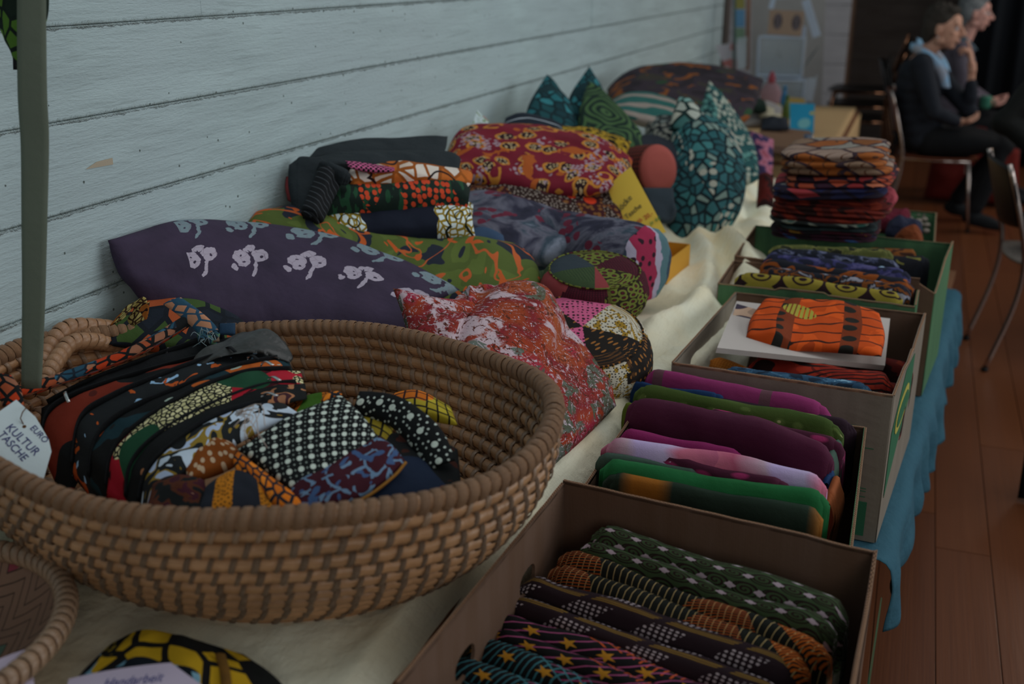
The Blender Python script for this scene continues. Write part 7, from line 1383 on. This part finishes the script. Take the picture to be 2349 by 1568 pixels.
def figure(name, label, hc, J, skin, top, bottom, hairm, S=1.0, longback=.0, shoes=None, scarf=None, glasses=False, hands=None, chestr=(.155, .105), hairshape=0):
    t = empty(name, (hc[0], hc[1], 0), label, 'person'); V3 = Vector; hip = V3(hc)
    ch, nk, hd, f, u = V3(J['chest']), V3(J['neck']), V3(J['head']), V3(J['f']), V3(J.get('u', (0, 0, 1)))
    body = MB(); P, rot = head(body, hd, f, u, S)
    taper(body, [ch+V3((0, 0, .05)), nk, hd-u*.06-f.normalized()*.012], [.075, .052, .050]); taper(body, [hip, hip.lerp(ch, .5), ch], [.12, .11, .11], 18)
    cl = MB(); tr_ = MB()
    def tors(mb, g_):
        fr, lf, _ = basis(J['tf']); 
        for k in range(7):
            q = k/6; c = hip.lerp(ch, q)+fr*(-.02*math.sin(q*pi)); wd = .165+(.02*abs(q-.5))+(.0 if q < .8 else .01); dp = .115+.012*math.sin(q*pi)
            mb.ball(c, (wd+g_, dp+g_, .10), 20, 12, Matrix((lf, fr, V3((0, 0, 1)))).transposed())
        mb.ball(nk-V3((0, 0, .055)), (.10+g_, .075+g_, .05), 16, 10, Matrix((lf, fr, V3((0, 0, 1)))).transposed())
    tors(cl, .012)
    for sd in ('R', 'L'):
        sh, el, wr_ = V3(J['sh'+sd]), V3(J['el'+sd]), V3(J['wr'+sd]); taper(body, [sh, el, wr_], [.045, .036, .024]); cuff = el.lerp(wr_, J.get('cuff'+sd, .9))
        taper(cl, [ch.lerp(sh, .45)+V3((0, 0, .02)), sh, sh.lerp(el, .5), el, el.lerp(cuff, .5), cuff], [.075, .070, .060, .052, .045, .037], 16)
        hd_ = J['hand'+sd]; hand(body, wr_, hd_[0], hd_[1], hd_[2], **(hd_[3] if len(hd_) > 3 else {}))
        hj, kn, an = V3(J['hj'+sd]), V3(J['kn'+sd]), V3(J['an'+sd]); taper(body, [hj, kn, an], [.07, .05, .035]); taper(tr_, [hip.lerp(hj, .5), hj, hj.lerp(kn, .5), kn, kn.lerp(an, .5), kn.lerp(an, .93)], [.10, .098, .085, .068, .060, .052], 16)
        to = V3(J['to'+sd]); d = (to-an).normalized(); sm = MB(); taper(sm, [an+V3((0, 0, -.01)), an+d*.02-V3((0, 0, .03)), an.lerp(to, .6)-V3((0, 0, .012)), to], [.042, .045, .042, .030], 14); taper(sm, [an+V3((0, 0, -.045))-d*.035, an-V3((0, 0, .045))], [.032, .036])
        blob('shoe', sm, shoes or M_blackcloth, t, .008, 4)
        taper(body, [an, an-V3((0, 0, .04))+d*.05], [.030, .028])
    tr_.ball(hip, (.17, .17, .10), 18, 12)
    blob('body', body, skin, t, .0052, 3)
    blob('sweater', cl, top, t, .010, 6); blob('trousers', tr_, bottom, t, .011, 6)
    hb_ = MB(); f_, l_, u_ = basis(f, u)
    hb_.ball(P(-.022, 0, .045), (.082*S, .093*S, .088*S), 24, 16, rot)
    for s_ in (-1, 1): hb_.ball(P(-.048, .056*s_, .008), (.030*S, .050*S, .058*S), 14, 10, rot)
    hb_.ball(P(-.070, 0, -.025), (.072*S, .045*S, .070*S), 18, 12, rot); hb_.ball(P(.035, 0, .098), (.060*S, .042*S, .026*S), 16, 10, rot)
    for k in range(60):
        a = random.uniform(0, 2*pi); b = random.uniform(-.2, 1.4); q = P(-.028+.084*cos(a)*cos(b) if cos(a) < .45 else .01, .076*sin(a)*cos(b), .050+.082*sin(b)); hb_.ball(q, random.uniform(.008, .015)*S, 8, 6)
    blob('hair', hb_, hairm, t, .0065, 2); eyes(t, P, rot, S, glasses)
    return t, P
sk1 = skinmat('skin_warm', '94705f'); sk2 = skinmat('skin_pale', '8f6b62')
hr1 = solid('grey_brown_hair', '2f2b27', rough=.7, wr=1.2, wsc=70); hr2 = solid('silver_hair', '5c6062', rough=.7, wr=1.2, wsc=70)
M_swe = solid('dark_navy_knit', '171a20', wr=.5, wsc=10); M_trs = solid('black_trousers', '0d0e10', wr=.5, wsc=8)
w1, P1 = figure('person', 'woman with short grey-brown hair, dark sweater and light blue scarf, chin on hand', (.06, 7.25, .54), dict(
    chest=(-.01, 7.25, .93), neck=(.02, 7.25, 1.06), head=(.100, 7.235, 1.200), f=(1, -.26, -.04), tf=(1, 0, .0),
    shR=(.0, 7.08, 1.00), elR=(.10, 7.0, .73), wrR=(.245, 7.08, .665), handR=((.9, .45, .0), (.0, .35, 1), 1, dict(curl=.55)), cuffR=.93,
    shL=(.02, 7.42, 1.0), elL=(.31, 7.20, .72), wrL=(.285, 7.18, .985), handL=((-.22, .05, 1), (-1, .1, -.1), -1, dict(finger_curls=[.12, .75, .95, 1.05], size=1.08)), cuffL=.60,
    hjR=(.10, 7.15, .53), knR=(.52, 7.12, .53), anR=(.40, 7.08, .12), toR=(.56, 7.06, .05), hjL=(.10, 7.35, .53), knL=(.54, 7.38, .53), anL=(.30, 7.36, .12), toL=(.45, 7.38, .05)),
    sk1, M_swe, M_trs, hr1, S=1.10)
scf = fab('light_blue_scarf', blot(9, [(0, h('5c7c94')), (.45, h('6a8ca6')), (.62, h('7a7e88'))], 2, .5, const=False), wr=.6)
ribbon('scarf', [Vector((-.04, 7.33, 1.085)), Vector((-.065, 7.23, 1.085)), Vector((-.02, 7.155, 1.07)), Vector((.06, 7.13, 1.02)), Vector((.12, 7.13, .95)), Vector((.155, 7.15, .86))], [Vector((.01, 0, .05)), Vector((-.02, -.02, .055)), Vector((.03, -.02, .05)), Vector((.05, .0, .03)), Vector((.05, .01, .0))], scf, th=.006, parent=w1, crease=.012)
ribbon('scarf', [Vector((-.055, 7.34, 1.10)), Vector((.03, 7.40, 1.06)), Vector((.12, 7.36, .98)), Vector((.165, 7.28, .86))], [Vector((.02, 0, .075)), Vector((.04, .03, .06)), Vector((.06, .0, .0)), Vector((.05, .0, 0))], scf, th=.006, parent=w1, crease=.012)
MB().ball(P1(-.004, -.084, -.042), .0065, 10, 8).obj('earring', M_steel, w1)
w2, P2 = figure('person', 'grey-haired person with glasses and grey-violet cardigan seated behind the woman', (.20, 8.15, .54), dict(
    chest=(.22, 8.15, .93), neck=(.25, 8.15, 1.08), head=(.30, 8.15, 1.255), f=(1, .02, -.04), tf=(1, 0, 0),
    shR=(.24, 7.98, 1.02), elR=(.28, 7.95, .76), wrR=(.44, 7.99, .68), handR=((1, .35, -.1), (.0, .3, 1), 1, dict(curl=.6)), cuffR=.9,
    shL=(.24, 8.32, 1.02), elL=(.30, 8.32, .76), wrL=(.46, 8.22, .68), handL=((1, -.35, -.1), (0, -.3, 1), -1, dict(curl=.6)), cuffL=.9,
    hjR=(.24, 8.05, .53), knR=(.66, 8.02, .53), anR=(.62, 8.0, .10), toR=(.78, 8.0, .04), hjL=(.24, 8.25, .53), knL=(.66, 8.30, .53), anL=(.62, 8.3, .10), toL=(.78, 8.3, .04)),
    sk2, fab('grey_violet_knit', lambda g, v: g.mix(g.noise(g.tc.outputs['Object'], 12, 3), h('38323a'), h('4c4850'))), M_trs, hr2, glasses=True)
ribbon('collar', [Vector((.20, 8.24, 1.12)), Vector((.17, 8.12, 1.12)), Vector((.25, 8.06, 1.09)), Vector((.33, 8.09, 1.02))], [Vector((0, 0, .04)), Vector((0, 0, .045)), Vector((.02, 0, .04)), Vector((.03, 0, .01))], solid('blue_grey_shirt', '46565e'), th=.004, parent=w2)
mg = empty('mint_cup', (.44, 7.93, .68), 'mint green cup held by the grey-haired person', 'cup')
V, F = rev(Vector((.43, 7.93, .655)), [(.026, 0), (.034, .02), (.036, .07), (.037, .082)], 24); mesh('cup_body', V, F, solid('mint_glaze', '2c5a4a', rough=.3, wr=0), mg); MB().tube([Vector((.43+.034, 7.93, .67+.0)), Vector((.43+.055, 7.93, .68)), Vector((.43+.056, 7.93, .71)), Vector((.43+.035, 7.93, .725))], .0045, 8).obj('handle', solid('mint_glaze', '2c5a4a'), mg)
w3, P3 = figure('person', 'person in black at the right edge, only a bent arm and back in view', (.62, 4.80, .56), dict(
    chest=(.61, 4.82, 1.04), neck=(.64, 4.82, 1.22), head=(.70, 4.82, 1.36), f=(1, .05, 0), tf=(1, 0, 0),
    shR=(.49, 4.68, 1.18), elR=(.33, 4.63, .98), wrR=(.56, 4.58, .82), handR=((1, .1, -.2), (0, .2, -1), -1, dict(curl=.4)), shL=(.64, 4.99, 1.16), elL=(.70, 5.0, .88), wrL=(.92, 4.92, .74), handL=((1, -.1, -.2), (0, -.2, -1), 1, dict(curl=.4)),
    hjR=(.70, 4.70, .53), knR=(1.12, 4.66, .53), anR=(1.10, 4.66, .10), toR=(1.26, 4.66, .04), hjL=(.70, 4.88, .53), knL=(1.12, 4.92, .53), anL=(1.10, 4.92, .10), toL=(1.26, 4.92, .04)),
    sk1, solid('black_jacket', '0e0f0e', wr=.6, wsc=8), M_trs, hr1)
